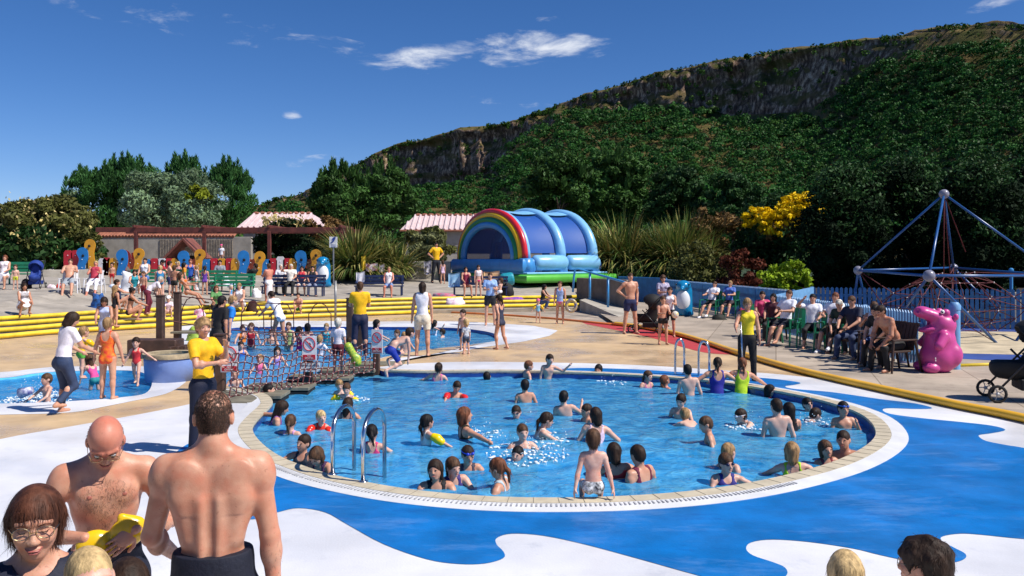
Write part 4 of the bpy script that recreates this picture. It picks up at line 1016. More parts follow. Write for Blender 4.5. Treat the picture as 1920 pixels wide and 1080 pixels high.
def blades(n, L_, w, spreadr, m_cols, r, droop=.5):
    """sword shaped leaves in a fan; each leaf four segments"""
    an = r.random(n)*6.28; tilt = r.random(n)**.6*1.25; l = L_*(.6+.5*r.random(n)); base = np.stack([np.cos(an), np.sin(an), 0*an], 1)*spreadr*(r.random(n)**.5)[:, None]
    out = np.stack([np.cos(an), np.sin(an), 0*an], 1); side = np.stack([-np.sin(an), np.cos(an), 0*an], 1)
    V = []; seg = 5
    for i in range(seg+1):
        t = i/seg; ang = tilt*(.5+droop*t*1.6); 
        p = base+out*(np.sin(ang)*l*t)[:, None]+np.array([0, 0, 1])*(np.cos(ang)*l*t)[:, None]
        ww = w*(1-t**2.2)*(.7+.3*min(1, t*4))
        V += [p+side*ww, p-side*ww]
    V = np.stack(V, 1); m_ = V.shape[1]; F_ = []
    for i in range(seg): F_.append(np.stack([np.arange(n)*m_+2*i, np.arange(n)*m_+2*i+1, np.arange(n)*m_+2*i+3, np.arange(n)*m_+2*i+2], 1))
    t = np.array(m_cols)[r.integers(0, len(m_cols), n)]*(1+.3*(r.random((n, 1))-.5)); T = np.repeat(t, m_, 0)
    return V.reshape(-1, 3), np.concatenate(F_), T
m_pine = leaf_mat('leaf_pine', (.045, .125, .035)); m_dark = leaf_mat('leaf_dark', (.032, .080, .024)); m_mid = leaf_mat('leaf_mid', (.055, .125, .030))
m_silver = leaf_mat('leaf_silver', (.17, .25, .15)); m_olive = leaf_mat('leaf_olive', (.11, .115, .035)); m_lime = leaf_mat('leaf_lime', (.26, .38, .02))
m_flax = leaf_mat('leaf_flax', (.5, .5, .5), .45); m_brown = leaf_mat('leaf_brown', (.21, .125, .05)); m_redl = leaf_mat('leaf_red', (.13, .035, .02))
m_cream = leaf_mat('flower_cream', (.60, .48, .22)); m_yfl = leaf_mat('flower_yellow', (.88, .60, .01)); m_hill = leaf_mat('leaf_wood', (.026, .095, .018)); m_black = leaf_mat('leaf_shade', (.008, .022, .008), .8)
tree('pine_tree', 'small sparse bluish tree left of the tall candle topped pines', 'pine tree', 85, 180, 335, 440, 78, m_silver, 2600, .20, 'trees behind the left wall', seed=31, shell=.5, clumps=26, up=.3, aspect=.3)
tree('pine_tree', 'dark pine with tall candle shoots behind the left end of the pergola', 'pine tree', 108, 222, 318, 490, 76, m_pine, 11000, .2, 'trees behind the left wall', seed=1, shoots=26, up=.5, aspect=.25)
tree('pine_tree', 'broad dark pine with the tallest candle shoots, left of the silver tree', 'pine tree', 165, 315, 298, 490, 77, m_pine, 19000, .2, 'trees behind the left wall', seed=2, shoots=60, up=.5, aspect=.25)
tree('pine_tree', 'dark pine whose pointed top rises behind the silver tree', 'pine tree', 292, 405, 295, 490, 80, m_pine, 12000, .2, 'trees behind the left wall', seed=3, shoots=44, up=.5, aspect=.25)
tree('pine_tree', 'pointed pine at the right end of the pine group beside the open sky', 'pine tree', 372, 480, 305, 480, 79, m_pine, 14000, .2, 'trees behind the left wall', seed=4, shoots=40, up=.5, aspect=.25)
tree('silver_tree', 'pale silver leaved tree in the middle of the pines above the pergola', 'tree', 215, 428, 305, 455, 70, m_silver, 17000, .19, 'trees behind the left wall', seed=5, aspect=.38, clumps=60, extra=[('young_leaves', leaf_mat('leaf_yg', (.22, .26, .02)), 900, .20, (.72, -.5, .05, .16, .3, .5), 10, 0)])
tree('flowering_shrub', 'big rounded shrub with cream flower spikes at the far left', 'shrub', -60, 188, 362, 525, 54, m_olive, 22000, .17, seed=6, clumps=80, wide=1.05, tr=.12, spread=.2, extra=[('flowers', m_cream, 1700, .12, (0, -.12, .0, .9, .92, .88), 260, 0), ('dark_leaves', m_dark, 12000, .2, (0, -.1, -.35, .95, .9, .7), 60, 0)])
tree('pine_tree', 'dark rounded pine left of the cliff end, behind the spiky flax', 'pine tree', 575, 700, 305, 480, 80, m_mid, 13000, .22, 'pines at the foot of the cliff', seed=7, shoots=34, clumps=52, tr=.3, z0=1)
tree('pine_tree', 'dark bushy pine just right of the other cliff pine, with bare limbs', 'pine tree', 660, 785, 306, 480, 82, m_mid, 13000, .22, 'pines at the foot of the cliff', seed=8, shoots=20, clumps=50, tr=.3, z0=1)
tree('dark_tree', 'dark spreading tree directly behind the inflatable castle', 'tree', 972, 1125, 284, 440, 84, m_mid, 14000, .24, 'trees behind the castle', seed=9, clumps=55, tr=.3, shoots=14)
tree('dark_tree', 'dark tree right of the inflatable castle, behind the big flax', 'tree', 1090, 1225, 280, 450, 86, m_mid, 14000, .24, 'trees behind the castle', seed=10, clumps=55, tr=.3, shoots=14)
tree('dark_tree', 'darker lower tree between the big flax and the yellow broom', 'tree', 1205, 1330, 300, 460, 80, m_dark, 11000, .22, 'trees behind the castle', seed=11, clumps=45)
tree('dark_tree', 'dark tree standing behind the yellow broom', 'tree', 1310, 1440, 318, 470, 76, m_dark, 11000, .22, 'trees behind the castle', seed=12, clumps=45)
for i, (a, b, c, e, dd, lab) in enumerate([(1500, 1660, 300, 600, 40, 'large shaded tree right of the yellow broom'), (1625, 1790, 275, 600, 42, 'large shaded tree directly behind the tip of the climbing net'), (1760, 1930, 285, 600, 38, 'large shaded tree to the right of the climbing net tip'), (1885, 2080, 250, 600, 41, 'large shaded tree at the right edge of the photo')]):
    tree('shaded_tree', lab, 'tree', a, b, c, e, dd, m_black, 30000, .10, 'dark trees behind the climbing net', z0=.12, seed=40+i, clumps=90, tr=.25, shell=.6, wide=1.12, extra=[('lit_tone_leaves', m_dark, 3800, .085, (0, -.1, .25, 1.0, 1.0, .85), 60, 0)])  # near-black leaves hold the shade, paler ones the sunlight, as colour
def flax(label, px, py, d, z, H_, n, sp, group, seed, cnt):
    r = np.random.default_rng(seed); g = PD(px, py, d); root = empty('flax_plant', (g.x, g.y, z), 0, label, 'flax plant', group); parts = []
    for i in range(cnt):
        ox, oy = r.uniform(-sp, sp), r.uniform(-sp*.5, sp*.5); v, f, t = blades(n//cnt, H_*(.8+.35*r.random())*(1-.3*abs(ox)/max(sp, .1)), .06, .35, [(.85, .80, .28), (.20, .34, .08), (.52, .60, .14), (.12, .2, .06), (.60, .45, .14)], r)
        parts.append((v+np.array([ox, oy, 0]), f, t))
    V, Fq, T = merge(parts); tinted('leaves', V, Fq, T, m_flax, root); return root
flax('spiky flax with yellow striped leaves left of the concrete wall, behind the navy bench', 700, 500, 47, 1.2, 3.4, 2900, 2.0, 'variegated flax plants', 1, 9)
flax('tall flax bank right of the inflatable castle, above the blue fence', 1175, 540, 51, 1.3, 3.9, 6000, 2.0, 'variegated flax plants', 2, 18)
flax('flax clump between the castle flax and the reddish shrubs', 1285, 540, 50, 1.3, 3.9, 5200, 1.9, 'variegated flax plants', 3, 16)
tree('shrub', 'dense dark green shrub in front of the tall flax, above the handrail', 'shrub', 1130, 1290, 478, 590, 49, m_mid, 9000, .12, 'shrubs behind the blue fence', z0=.2, seed=20, clumps=60, tr=.06, warm=.3)
tree('shrub', 'mixed green shrub with brown twigs behind the middle of the blue fence', 'shrub', 1240, 1400, 450, 580, 44.5, m_olive, 8000, .10, 'shrubs behind the blue fence', z0=.2, seed=21, clumps=60, tr=.06)
tree('shrub', 'shrub of dry pinkish brown seed heads beside the yellow broom', 'shrub', 1270, 1400, 385, 500, 51, m_brown, 6500, .13, 'shrubs behind the blue fence', z0=.9, seed=22, clumps=50, tr=.06)
tree('shrub', 'dark red leaved shrub under the broom', 'shrub', 1335, 1440, 465, 575, 39, m_redl, 5500, .09, 'shrubs behind the blue fence', z0=.2, seed=23, clumps=40, tr=.05)
tree('broom_bush', 'tall broom bush covered in bright yellow flowers', 'shrub', 1375, 1545, 355, 545, 49, m_dark, 15000, .12, z0=.5, seed=24, clumps=70, tr=.08, extra=[('flowers', m_yfl, 3300, .12, (.46, -.5, .66, .66, .6, .36), 50, 0), ('flowers', m_yfl, 3200, .12, (.10, -.7, .30, .80, .5, .42), 50, 0), ('flowers', m_yfl, 1100, .11, (-.70, -.6, .42, .42, .4, .28), 16, 0), ('dry_twigs', m_brown, 1800, .12, (-.1, -.5, .05, .7, .6, .35), 26, 0)])
tree('lime_bush', 'round glossy yellow green bush behind the shirtless and seated people', 'shrub', 1420, 1526, 484, 580, 33, m_lime, 4200, .085, z0=.2, seed=25, clumps=60, tr=.05, aspect=.6, spread=.2)
tree('shrub', 'grey green mound shrub right of the navy bench flax', 'shrub', 762, 838, 430, 505, 52, leaf_mat('leaf_greygreen', (.16, .17, .08)), 5000, .14, 'shrubs near the low concrete wall', seed=26, clumps=40, tr=.05)
tree('shrub', 'tall olive hedge shrub hiding the wall of the pink roofed long building', 'shrub', 745, 862, 424, 500, 60, m_olive, 7000, .15, 'shrubs near the low concrete wall', seed=33, clumps=50, tr=.06)
tree('shrub', 'dull brown shrub topping the pergola on its right', 'shrub', 555, 650, 402, 470, 58, m_brown, 4500, .16, 'shrubs near the low concrete wall', seed=27, clumps=36, tr=.05)
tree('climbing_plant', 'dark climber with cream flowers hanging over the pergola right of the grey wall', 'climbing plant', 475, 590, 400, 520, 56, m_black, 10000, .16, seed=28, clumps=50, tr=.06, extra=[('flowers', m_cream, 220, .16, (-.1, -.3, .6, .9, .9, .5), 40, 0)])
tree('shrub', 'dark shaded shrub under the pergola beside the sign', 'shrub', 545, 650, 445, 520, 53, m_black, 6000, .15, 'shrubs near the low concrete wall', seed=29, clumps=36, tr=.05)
tree('shrub', 'low yellow green shrub at the right edge of the cream flowered shrub', 'shrub', 160, 192, 432, 500, 52, m_olive, 1500, .14, 'shrubs near the low concrete wall', seed=30, clumps=16, tr=.04)

# ---------------------------------------------------------------- the hill with its cliff, and the wood on its slope
SKX = [-900, -100, 300, 440, 480, 520, 560, 590, 640, 690, 720, 750, 800, 870, 950, 1000, 1060, 1150, 1250, 1350, 1450, 1560, 1680, 1760, 1850, 1920, 2100, 2600, 3400]
SKY_ = [430, 425, 415, 400, 386, 372, 366, 352, 318, 297, 282, 269, 259, 241, 231, 214, 190, 162, 132, 113, 97, 81, 67, 50, 45, 47, 60, 90, 150]
CBX = [-900, 440, 560, 640, 700, 760, 860, 922, 955, 1000, 1053, 1100, 1200, 1326, 1366, 1506, 1569, 1640, 1720, 1800, 3400]
CBY = [436, 408, 378, 368, 362, 356, 345, 322, 276, 244, 214, 211, 206, 206, 217, 212, 172, 118, 76, 50, 152]
ux = np.arange(-900, 3400, 7.0); rows = 110
sky_y = np.interp(ux, SKX, SKY_)+1.5*np.sin(ux*.05)+2.0*(vnoise(np.stack([ux*.06, ux*0, ux*0], -1))-.5); cb = np.maximum(np.interp(ux, CBX, CBY), sky_y+2)
DM = lambda x: np.interp(x, [-900, 480, 2000, 3400], [2.2, 1.9, .72, .6])
V = np.zeros((len(ux), rows, 3)); fr = np.linspace(0, 1, rows)
for j, t in enumerate(fr):
    if t < .55: s_ = t/.55; py = 487+(cb-487)*s_**.95; d = 190+(330-190)*s_
    elif t < .86: s_ = (t-.55)/.31; py = cb+(sky_y-cb)*s_; d = 330+7*s_
    else: s_ = (t-.86)/.14; py = sky_y+4*s_; d = 337+300*s_
    d = d*DM(ux); V[:, j, 0] = (ux-960)/F*d; V[:, j, 1] = d; V[:, j, 2] = HC-(py-YH)/F*d
w = np.clip((fr-.5)/.08, 0, 1)*np.clip((.87-fr)/.03, 0, 1)
q = V*np.array([.10, .02, .016]); q2 = V*np.array([.3, .05, .05])
V[:, :, 1] += (w[None, :]*((fbm(q, 4)-.5)*30+(fbm(q2, 3)-.5)*12)); V[:, :, 1] += (fbm(V*.02, 3)-.5)*8*(1-w[None, :]*.5)
V[:, :, 1] += w[None, :]*(vnoise(np.stack([V[..., 0]*.012, V[..., 0]*0, V[..., 2]*.16], -1))-.5)*9
V[:, :, 2] += np.clip((fr-.80)/.05, 0, 1)[None, :]*(fbm(V*.15, 3)-.5)*2.4
n = rows; I = np.arange(len(ux)*rows).reshape(len(ux), rows)
Fq = np.stack([I[:-1, :-1].ravel(), I[1:, :-1].ravel(), I[1:, 1:].ravel(), I[:-1, 1:].ravel()], 1)
mh = bpy.data.materials.new('hillside'); mh.use_nodes = True; nt = mh.node_tree; N = nt.nodes; L = nt.links; b = N['Principled BSDF']; b.inputs['Roughness'].default_value = .95; b.inputs['Specular IOR Level'].default_value = .1
tc = N.new('ShaderNodeTexCoord'); ge = N.new('ShaderNodeNewGeometry'); sp = N.new('ShaderNodeSeparateXYZ'); L.new(ge.outputs['True Normal'], sp.inputs[0])
def noise(sc, det=6, mp=None, ro=.6):
    n = N.new('ShaderNodeTexNoise'); n.inputs['Scale'].default_value = sc; n.inputs['Detail'].default_value = det; n.inputs['Roughness'].default_value = ro
    if mp: m = N.new('ShaderNodeMapping'); m.inputs['Scale'].default_value = mp; L.new(tc.outputs['Object'], m.inputs[0]); L.new(m.outputs[0], n.inputs['Vector'])
    else: L.new(tc.outputs['Object'], n.inputs['Vector'])
    return n.outputs['Fac']
def ramp(inp, stops):
    r = N.new('ShaderNodeValToRGB'); e = r.color_ramp.elements
    while len(e) < len(stops): e.new(.5)
    for k, (p_, c_) in enumerate(stops): e[k].position = p_; e[k].color = (*c_, 1)
    L.new(inp, r.inputs[0]); return r.outputs[0]
rock = ramp(noise(.42, 8, (1, 1, .5), .75), [(.3, (.03, .022, .020)), (.45, (.10, .065, .05)), (.54, (.28, .19, .14)), (.62, (.62, .46, .34))])  # rock tones; the palest stops paint in sunlit facets
grass = ramp(noise(.09, 8), [(.3, (.03, .045, .012)), (.45, (.08, .075, .022)), (.58, (.17, .12, .05)), (.7, (.06, .075, .02))])
led = ramp(noise(1., 5, (.035, .035, .16), .6), [(.52, (0, 0, 0)), (.60, (.85, .85, .85))])
fac = ramp(M_('ADD', sp.outputs[2], M_('MULTIPLY', M_('SUBTRACT', noise(.12, 5), .5), .9)) if False else sp.outputs[2], [(.45, (0, 0, 0)), (.68, (1, 1, 1))])
mx_ = N.new('ShaderNodeMix'); mx_.data_type = 'RGBA'; L.new(fac, mx_.inputs[0]); L.new(rock, mx_.inputs[6]); L.new(grass, mx_.inputs[7]); mg = N.new('ShaderNodeMath'); mg.operation = 'MAXIMUM'; L.new(fac, mg.inputs[0]); L.new(led, mg.inputs[1]); L.new(mg.outputs[0], mx_.inputs[0]); L.new(mx_.outputs[2], b.inputs['Base Color'])
bp = N.new('ShaderNodeBump'); bp.inputs['Distance'].default_value = 1.2; bp.inputs['Strength'].default_value = .8; L.new(noise(.5, 8, (1, 1, .4), .7), bp.inputs['Height']); L.new(bp.outputs[0], b.inputs['Normal'])
# flat grassy foreland joins the hill foot to the park
tag(mesh_obj('hill', V.reshape(-1, 3), Fq, mh, smooth=False), kind='structure')
# wood
r = np.random.default_rng(5); parts = []
ct = 0
def wood_ok(x, y):
    c_ = np.interp(x, CBX, CBY); s_ = np.interp(x, SKX, SKY_)
    if x > 1330: c_ = float(np.interp(x, [1330, 1376, 1506, 1569, 1640, 1760, 1920, 2400], [210, 228, 224, 178, 128, 96, 88, 120]))
    bare = (x-1440)**2/66**2+(y-224)**2/9**2 < 1 or ((x-1536)**2/22**2+(y-222)**2/20**2 < 1 and r.random() < .75) or (abs(y-(252-1.15*(x-1328))) < 8 and 1320 < x < 1384)
    return y > c_+4 and not bare
for i in range(60000):
    if ct >= 8000: break
    x = r.uniform(-500, 2350); y = r.uniform(60, 468)
    if not wood_ok(x, y): continue
    c_ = float(np.interp(x, CBX, CBY)); s_ = np.clip((470-y)/(470-c_), 0, 1.12); d = 190+140*min(s_, 1)+(s_-1)*20*(s_ > 1)
    d *= float(DM(x)); p = PD(x, y, d); R_ = r.uniform(5, 11.5)/F*d*(1.35 if y > 360 and x > 1000 else 1.)
    nn = 70; u = unit(r.normal(size=(nn, 3))); u[:, 2] = np.abs(u[:, 2])*1.0-.25; u[:, 1] -= .25
    bump_ = 1+.28*np.sin(u @ r.normal(size=3)*5)+.15*r.random(nn)
    pos = u*R_*bump_[:, None]*np.array([1, 1, .85])+np.array(p)+np.array([0, -2., 2.2])
    nr = unit(u+.55*r.normal(size=(nn, 3))); ax = unit(np.cross(nr, r.normal(size=(nn, 3)))); sz = R_*.22*(.6+.7*r.random(nn))
    t = r.uniform(.55, 1.5)*(1+.4*(r.random(nn)-.5)); wm = r.uniform(.8, 1.7) if r.random() < .35 else 1.
    parts.append(quads(pos, ax*sz[:, None], unit(np.cross(nr, ax))*(sz*.8)[:, None], np.stack([t*wm, t*(.9+.1*wm), t*.9], 1))); ct += 1
Vw, Fw, Tw = merge(parts); tag(tinted('hillside_wood', Vw, Fw, Tw, m_hill), 'dense green wood covering the slope below the cliff', 'wood', kind='stuff')
# scrub along the skyline and ledges
r = np.random.default_rng(8); parts = []
for i in range(1100):
    x = r.uniform(430, 2000); s0 = float(np.interp(x, SKX, SKY_)); c0 = float(np.interp(x, CBX, CBY)); 
    if i < 260: y = s0+r.uniform(0, 3); d = 337
    elif x > 1400:
        if r.random() < (.7 if x < 1600 else .25): continue
        y = s0+r.uniform(2, 90); d = 334-(y-s0)*.2
    else: k = r.random(); y = s0+(c0-s0)*k; d = 336-7*k
    if i >= 260 and x < 1400 and r.random() < .55: continue
    d *= float(DM(x)); p = PD(x, y, d-3); R_ = r.uniform(1.5, 5.)/F*d; nn = 30; u = unit(r.normal(size=(nn, 3))); pos = u*R_+np.array(p); ax = unit(r.normal(size=(nn, 3))); nr = unit(np.cross(ax, r.normal(size=(nn, 3))))
    t = r.uniform(.5, 1.5)*np.ones(nn); parts.append(quads(pos, ax*R_*.5, nr*R_*.35, np.stack([t*1.5, t, t*.7], 1)))
Vw, Fw, Tw = merge(parts); tag(tinted('cliff_scrub', Vw, Fw, Tw, m_hill), 'low scrub clinging to the cliff top and its ledges', 'scrub', kind='stuff')
# foreland between park and hill
tag(mesh_obj('field', [(-400, 62, 1.0), (400, 62, 1.0), (400, 140, 1.2), (-600, 420, 1.2)], [(0, 1, 2, 3)], mat('grass_field', (.03, .06, .02), .95, .3, .2)), kind='structure')
r = np.random.default_rng(15); parts = []
for i in range(420):
    x = r.uniform(-300, 1450); d = r.uniform(120, 180); p = PD(x, 482, d); hgt = r.uniform(3.2, 6.2)*(1.25 if x > 760 else .95)*d/150; R_ = hgt*.62
    nn = 130; u = unit(r.normal(size=(nn, 3))); u[:, 2] = np.abs(u[:, 2]); pos = u*np.array([R_, R_, hgt])*(.8+.3*r.random((nn, 1)))+np.array([p.x, p.y, 1.2]); nr = unit(u+.6*r.normal(size=(nn, 3))); ax = unit(np.cross(nr, r.normal(size=(nn, 3)))); sz = .75*(.6+.7*r.random(nn))
    t = r.uniform(.6, 1.7)*(1+.4*(r.random(nn)-.5)); parts.append(quads(pos, ax*sz[:, None], unit(np.cross(nr, ax))*(sz*.7)[:, None], np.stack([t*r.uniform(.9, 1.6), t, t*.8], 1)))
Vw, Fw, Tw = merge(parts); tag(tinted('far_hedgerow', Vw, Fw, Tw, m_hill), 'continuous belt of trees at the foot of the hill behind the roofs', 'wood', kind='stuff')
# ---------------------------------------------------------------- buildings and the enclosure at the back of the terrace
def plane_fn(o, ux_, uz_=Vector((0, 0, 1))):
    """maps outline (x along ux, y up) and depth to the world"""
    o = Vector(o); ux_ = Vector(ux_).normalized(); nr = ux_.cross(uz_).normalized()
    return lambda x, y, z: tuple(o+ux_*x+uz_*y+nr*z)
m_render = mat('render_grey', (.36, .33, .29), .9, .14, 1.5, bump=.3, bscale=20); m_terra = mat('terracotta', (.33, .12, .07), .8, .2, 3)
m_roof = mat('roof_pink', (.66, .50, .50), .7, .08, 2); m_pergola = mat('timber_brown', (.13, .030, .022), .6, .25, 3); m_stone = mat('concrete_wall', (.42, .38, .32), .9, .18, 1.4, bump=.35, bscale=16)
def wallbox(mb, a, b, z0, z1, th):
    a, b = Vector(a), Vector(b); d = b-a; mb.box(((a.x+b.x)/2, (a.y+b.y)/2, (z0+z1)/2), (d.length, th, z1-z0), rz=math.atan2(d.y, d.x))
a, b = PD(178, 500, 58), PD(470, 500, 58); zt = PD(0, 444, 58).z
bl = empty('building', (a.x, 58, 1.3), 0, 'low grey rendered building with a terracotta tiled edge behind the pergola', 'building')
mb = MB(); wallbox(mb, (a.x, 58.3, 0), (b.x, 58.3, 0), .9, zt, .4); 
for i in range(60):
    x = a.x+(b.x-a.x)*(i+.5)/60
    if x > PD(385, 0, 58).x or i % 2: continue
w_ = mb.build('wall', m_render, bl); w_.location -= Vector(bl.location)
mb = MB(); e = PD(440, 0, 58).x
for i in range(int((e-a.x)/.22)):
    x = a.x+.11+i*.22; mb.tube([(x, 58.05, zt+.02), (x, 58.75, zt+.30)], .105, 6)
w_ = mb.build('roof', m_terra, bl); w_.location -= Vector(bl.location)
mb = MB()
for i in range(46):
    x = PD(300+i*3, 0, 58).x; mb.box((x, 58.06, zt-.75), (.045, .05, 1.2))
w_ = mb.build('cladding', mat('wood_grey', (.30, .25, .20), .9, .3, 4), bl); w_.location -= Vector(bl.location)
def roof_house(label, x0, x1, xr0, xr1, ye, yr, d, z0):
    e0, e1 = PD(x0, ye, d), PD(x1, ye, d); r0, r1 = PD(xr0, yr, d+3), PD(xr1, yr, d+3); root = empty('building', (e0.x, d, z0), 0, label, 'building')
    mb = MB(); mb.add([e0, e1, r1, r0, e1+Vector((0, 6, 0)), e0+Vector((0, 6, 0))], [(0, 1, 2, 3), (3, 2, 4, 5), (0, 3, 5), (1, 4, 2)]); o = mb.build('roof', m_roof, root); o.location -= Vector(root.location)
    mb = MB(); n = int((e1.x-e0.x)/.42)
    for i in range(n+1):
        t = i/n; p = e0.lerp(e1, t); q_ = r0.lerp(r1, min(max((p.x-r0.x)/(r1.x-r0.x), 0), 1)); hgt = 1.
        if p.x < r0.x: hgt = max((p.x-e0.x)/(r0.x-e0.x+1e-6), 0.0)
        if p.x > r1.x: hgt = max((e1.x-p.x)/(e1.x-r1.x+1e-6), 0.0)
        top = Vector((p.x, e0.y+3*hgt, e0.z+(r0.z-e0.z)*hgt)); 
        if hgt > .08: mb.tube([p+Vector((0, -.05, .03)), top+Vector((0, 0, .03))], .09, 6)
    o2 = mb.build('roof_rib', m_roof, o); 
    mb = MB(); k = int((r1.x-r0.x)/.5)
    for i in range(k): mb.ball(r0.lerp(r1, (i+.5)/k)+Vector((0, 0, .05)), (.26, .16, .13), 6, 4)
    mb.build('ridge_tile', m_terra, o); MB().tube([e0+Vector((0, -.1, -.06)), e1+Vector((0, -.1, -.06))], .09, 6).build('gutter', m_terra, o)
    mb = MB(); wallbox(mb, (e0.x+.4, d+.5, 0), (e1.x-.4, d+.5, 0), z0-.5, e0.z-.05, .3); wallbox(mb, (e0.x+.4, d+5.5, 0), (e1.x-.4, d+5.5, 0), z0-.5, e0.z-.05, .3)
    for xx in (e0.x+.5, e1.x-.5): wallbox(mb, (xx, d+.6, 0), (xx, d+5.4, 0), z0-.5, e0.z-.05, .3)
    o = mb.build('wall', m_render, root); o.location -= Vector(root.location)
roof_house('building with a pale pink ribbed roof, left of the pergola climber', 443, 610, 474, 585, 427, 401, 62, 1.3)
roof_house('long building with a pale pink ribbed roof behind the inflatable castle', 750, 1050, 778, 1030, 431, 404, 66, 1.3)
# pergola of brown beams
d = 50; zb = PD(0, 431, d).z
pg = empty('pergola', (PD(420, 0, d).x, d, 1.3), 0, 'long brown timber pergola running in front of the grey building', 'pergola')
def loc_(o, root): o.location -= Vector(root.location); return o
loc_(MB().box(((PD(180, 0, d).x+PD(655, 0, d).x)/2, d, zb), (PD(655, 0, d).x-PD(180, 0, d).x, .14, .28)).build('beam', m_pergola, pg), pg)
loc_(MB().box(((PD(190, 0, d).x+PD(655, 0, d).x)/2, d+3.2, zb), (PD(655, 0, d).x-PD(190, 0, d).x, .14, .26)).build('beam', m_pergola, pg), pg)
for x in (255, 383, 505, 640):
    px_ = PD(x, 0, d).x; loc_(MB().box((px_, d, (zb+1.2)/2-.1), (.2, .2, zb-1.2)).build('post', m_pergola, pg), pg)
    loc_(MB().box((px_, d+1.6, zb+.2), (.13, 3.9, .15)).build('cross_beam', m_pergola, pg), pg)
# playhouse gable, red and blue play panels and a small blue frame behind the coloured fence
g = PD(342, 480, 53); ph = empty('playhouse', (g.x, 53, 1.35), 0, 'brown A-frame playhouse with a dark opening under its pointed roof', 'playhouse')
zr = PD(0, 446, 53).z-1.35; ze = PD(0, 484, 53).z-1.35
for sd in (-1, 1):
    mb = MB(); A_ = Vector((0, 0, zr)); B_ = Vector((sd*1.25, 0, ze)); mb.add([A_, B_, B_+Vector((0, 1.8, 0)), A_+Vector((0, 1.8, 0)), A_+Vector((0, 0, -.16)), B_+Vector((-sd*.14, 0, -.06)), B_+Vector((-sd*.14, 1.8, -.06)), A_+Vector((0, 1.8, -.16))], [(0, 1, 2, 3), (4, 5, 6, 7), (0, 1, 5, 4), (3, 2, 6, 7), (1, 2, 6, 5)]); mb.build('roof', mat('roof_brown', (.22, .07, .05), .7, .2, 3), ph)
MB().box((0, 1.7, .55), (2.1, .1, 1.2)).build('wall', mat('dark_inside', (.03, .02, .015), .8), ph)  # near-black back wall, coloured for the dark inside
MB().prism([(.42*math.cos(t)*1, .38*math.sin(t)) for t in np.linspace(math.pi, 2*math.pi, 12)], 0, .05, plane_fn((0, 1.55, zr-.55), (1, 0, 0))).build('window', mat('pale_panel', (.4, .38, .33), .8), ph)
g = PD(235, 480, 51); pp = empty('play_tower', (g.x, 51, 1.35), 0, 'dark red rounded play panels with a small blue disc behind the fence', 'play equipment')
mr = mat('plastic_darkred', (.30, .035, .03), .4); 
def disc(r_, c, th=.08, sx=1.): return MB().prism([(r_*sx*math.cos(t), r_*math.sin(t)) for t in np.linspace(0, 2*math.pi, 28)[:-1]], 0, th, plane_fn(c, (1, 0, 0)))
disc(.42, (0, 0, 1.05), sx=.85).build('disc', mr, pp); MB().box((.45, .2, .62), (.32, .1, 1.4)).build('panel', mr, pp); MB().box((-.35, .2, .4), (.6, .1, .9)).build('panel', mr, pp); disc(.24, (.42, -.1, .62)).build('disc', mat('plastic_navy', (.02, .05, .22), .4), pp)
g = PD(399, 480, 51); pf = empty('play_climber', (g.x, 51, 1.35), 0, 'small blue square climbing frame beside the pink hatted child', 'play equipment')
for sd in (-1, 1): MB().box((sd*.32, 0, .3), (.06, .06, .9)).build('post', mat('metal_blue', (.03, .16, .45), .4), pf)
for z in (.52, .72): MB().box((0, 0, z), (.7, .05, .06)).build('rail', mat('metal_blue', (0, 0, 0)), pf)
# coloured play fence: planks and wavy cut out shapes
PC = {'r': (.52, .015, .03), 'b': (.015, .20, .55), 'y': (.72, .33, .02), 'w': (.75, .73, .74), 'o': (.62, .10, .03)}
def pmat(c): return mat('fence_paint_'+c, PC[c], .4, .08, 3)
FD = 49.; fz = 1.28
PW = 18/F*FD
def plank(): 
    w_ = PW*.44; return [(-w_, 0), (w_, 0), (w_, .92), (w_*.6, 1.05), (-w_*.6, 1.05), (-w_, .92)]
S_PLANK = plank()
def shp(pts): return [tuple(p) for p in smooth_poly(pts, 4)]
S_BLUE = shp([(-.28, .05), (-.05, -.02), (.15, .1), (.2, .45), (.36, .8), (.37, 1.2), (.28, 1.5), (.0, 1.62), (-.26, 1.5), (-.36, 1.25), (-.26, 1.0), (-.20, .8), (-.26, .5), (-.32, .3)])
S_YEL = shp([(-.30, .1), (-.1, -.02), (.12, .1), (.14, .5), (.18, .8), (.22, 1.05), (.38, 1.3), (.34, 1.6), (.08, 1.76), (-.2, 1.66), (-.30, 1.4), (-.22, 1.05), (-.24, .7), (-.32, .4)])
S_LOW = shp([(-.3, .0), (.1, -.02), (.36, .1), (.42, .35), (.2, .5), (.1, .75), (.02, .98), (-.2, 1.05), (-.34, .9), (-.36, .4)])
S_HEART = shp([(-.2, .55), (0, .38), (.2, .6), (.28, .9), (.2, 1.05), (0, .98), (-.2, 1.05), (-.28, .88)])
pfn = {'fence_plank': (S_PLANK, 'plank'), }
fence_items = []
def fitem(px, kind, c, y0=0, sc=1., d=FD, lab=None):
    g = PD(px, 0, d); base = {'p': S_PLANK, 'B': S_BLUE, 'Y': S_YEL, 'L': S_LOW, 'H': S_HEART}[kind]
    return kind, c, g.x, d, y0, sc
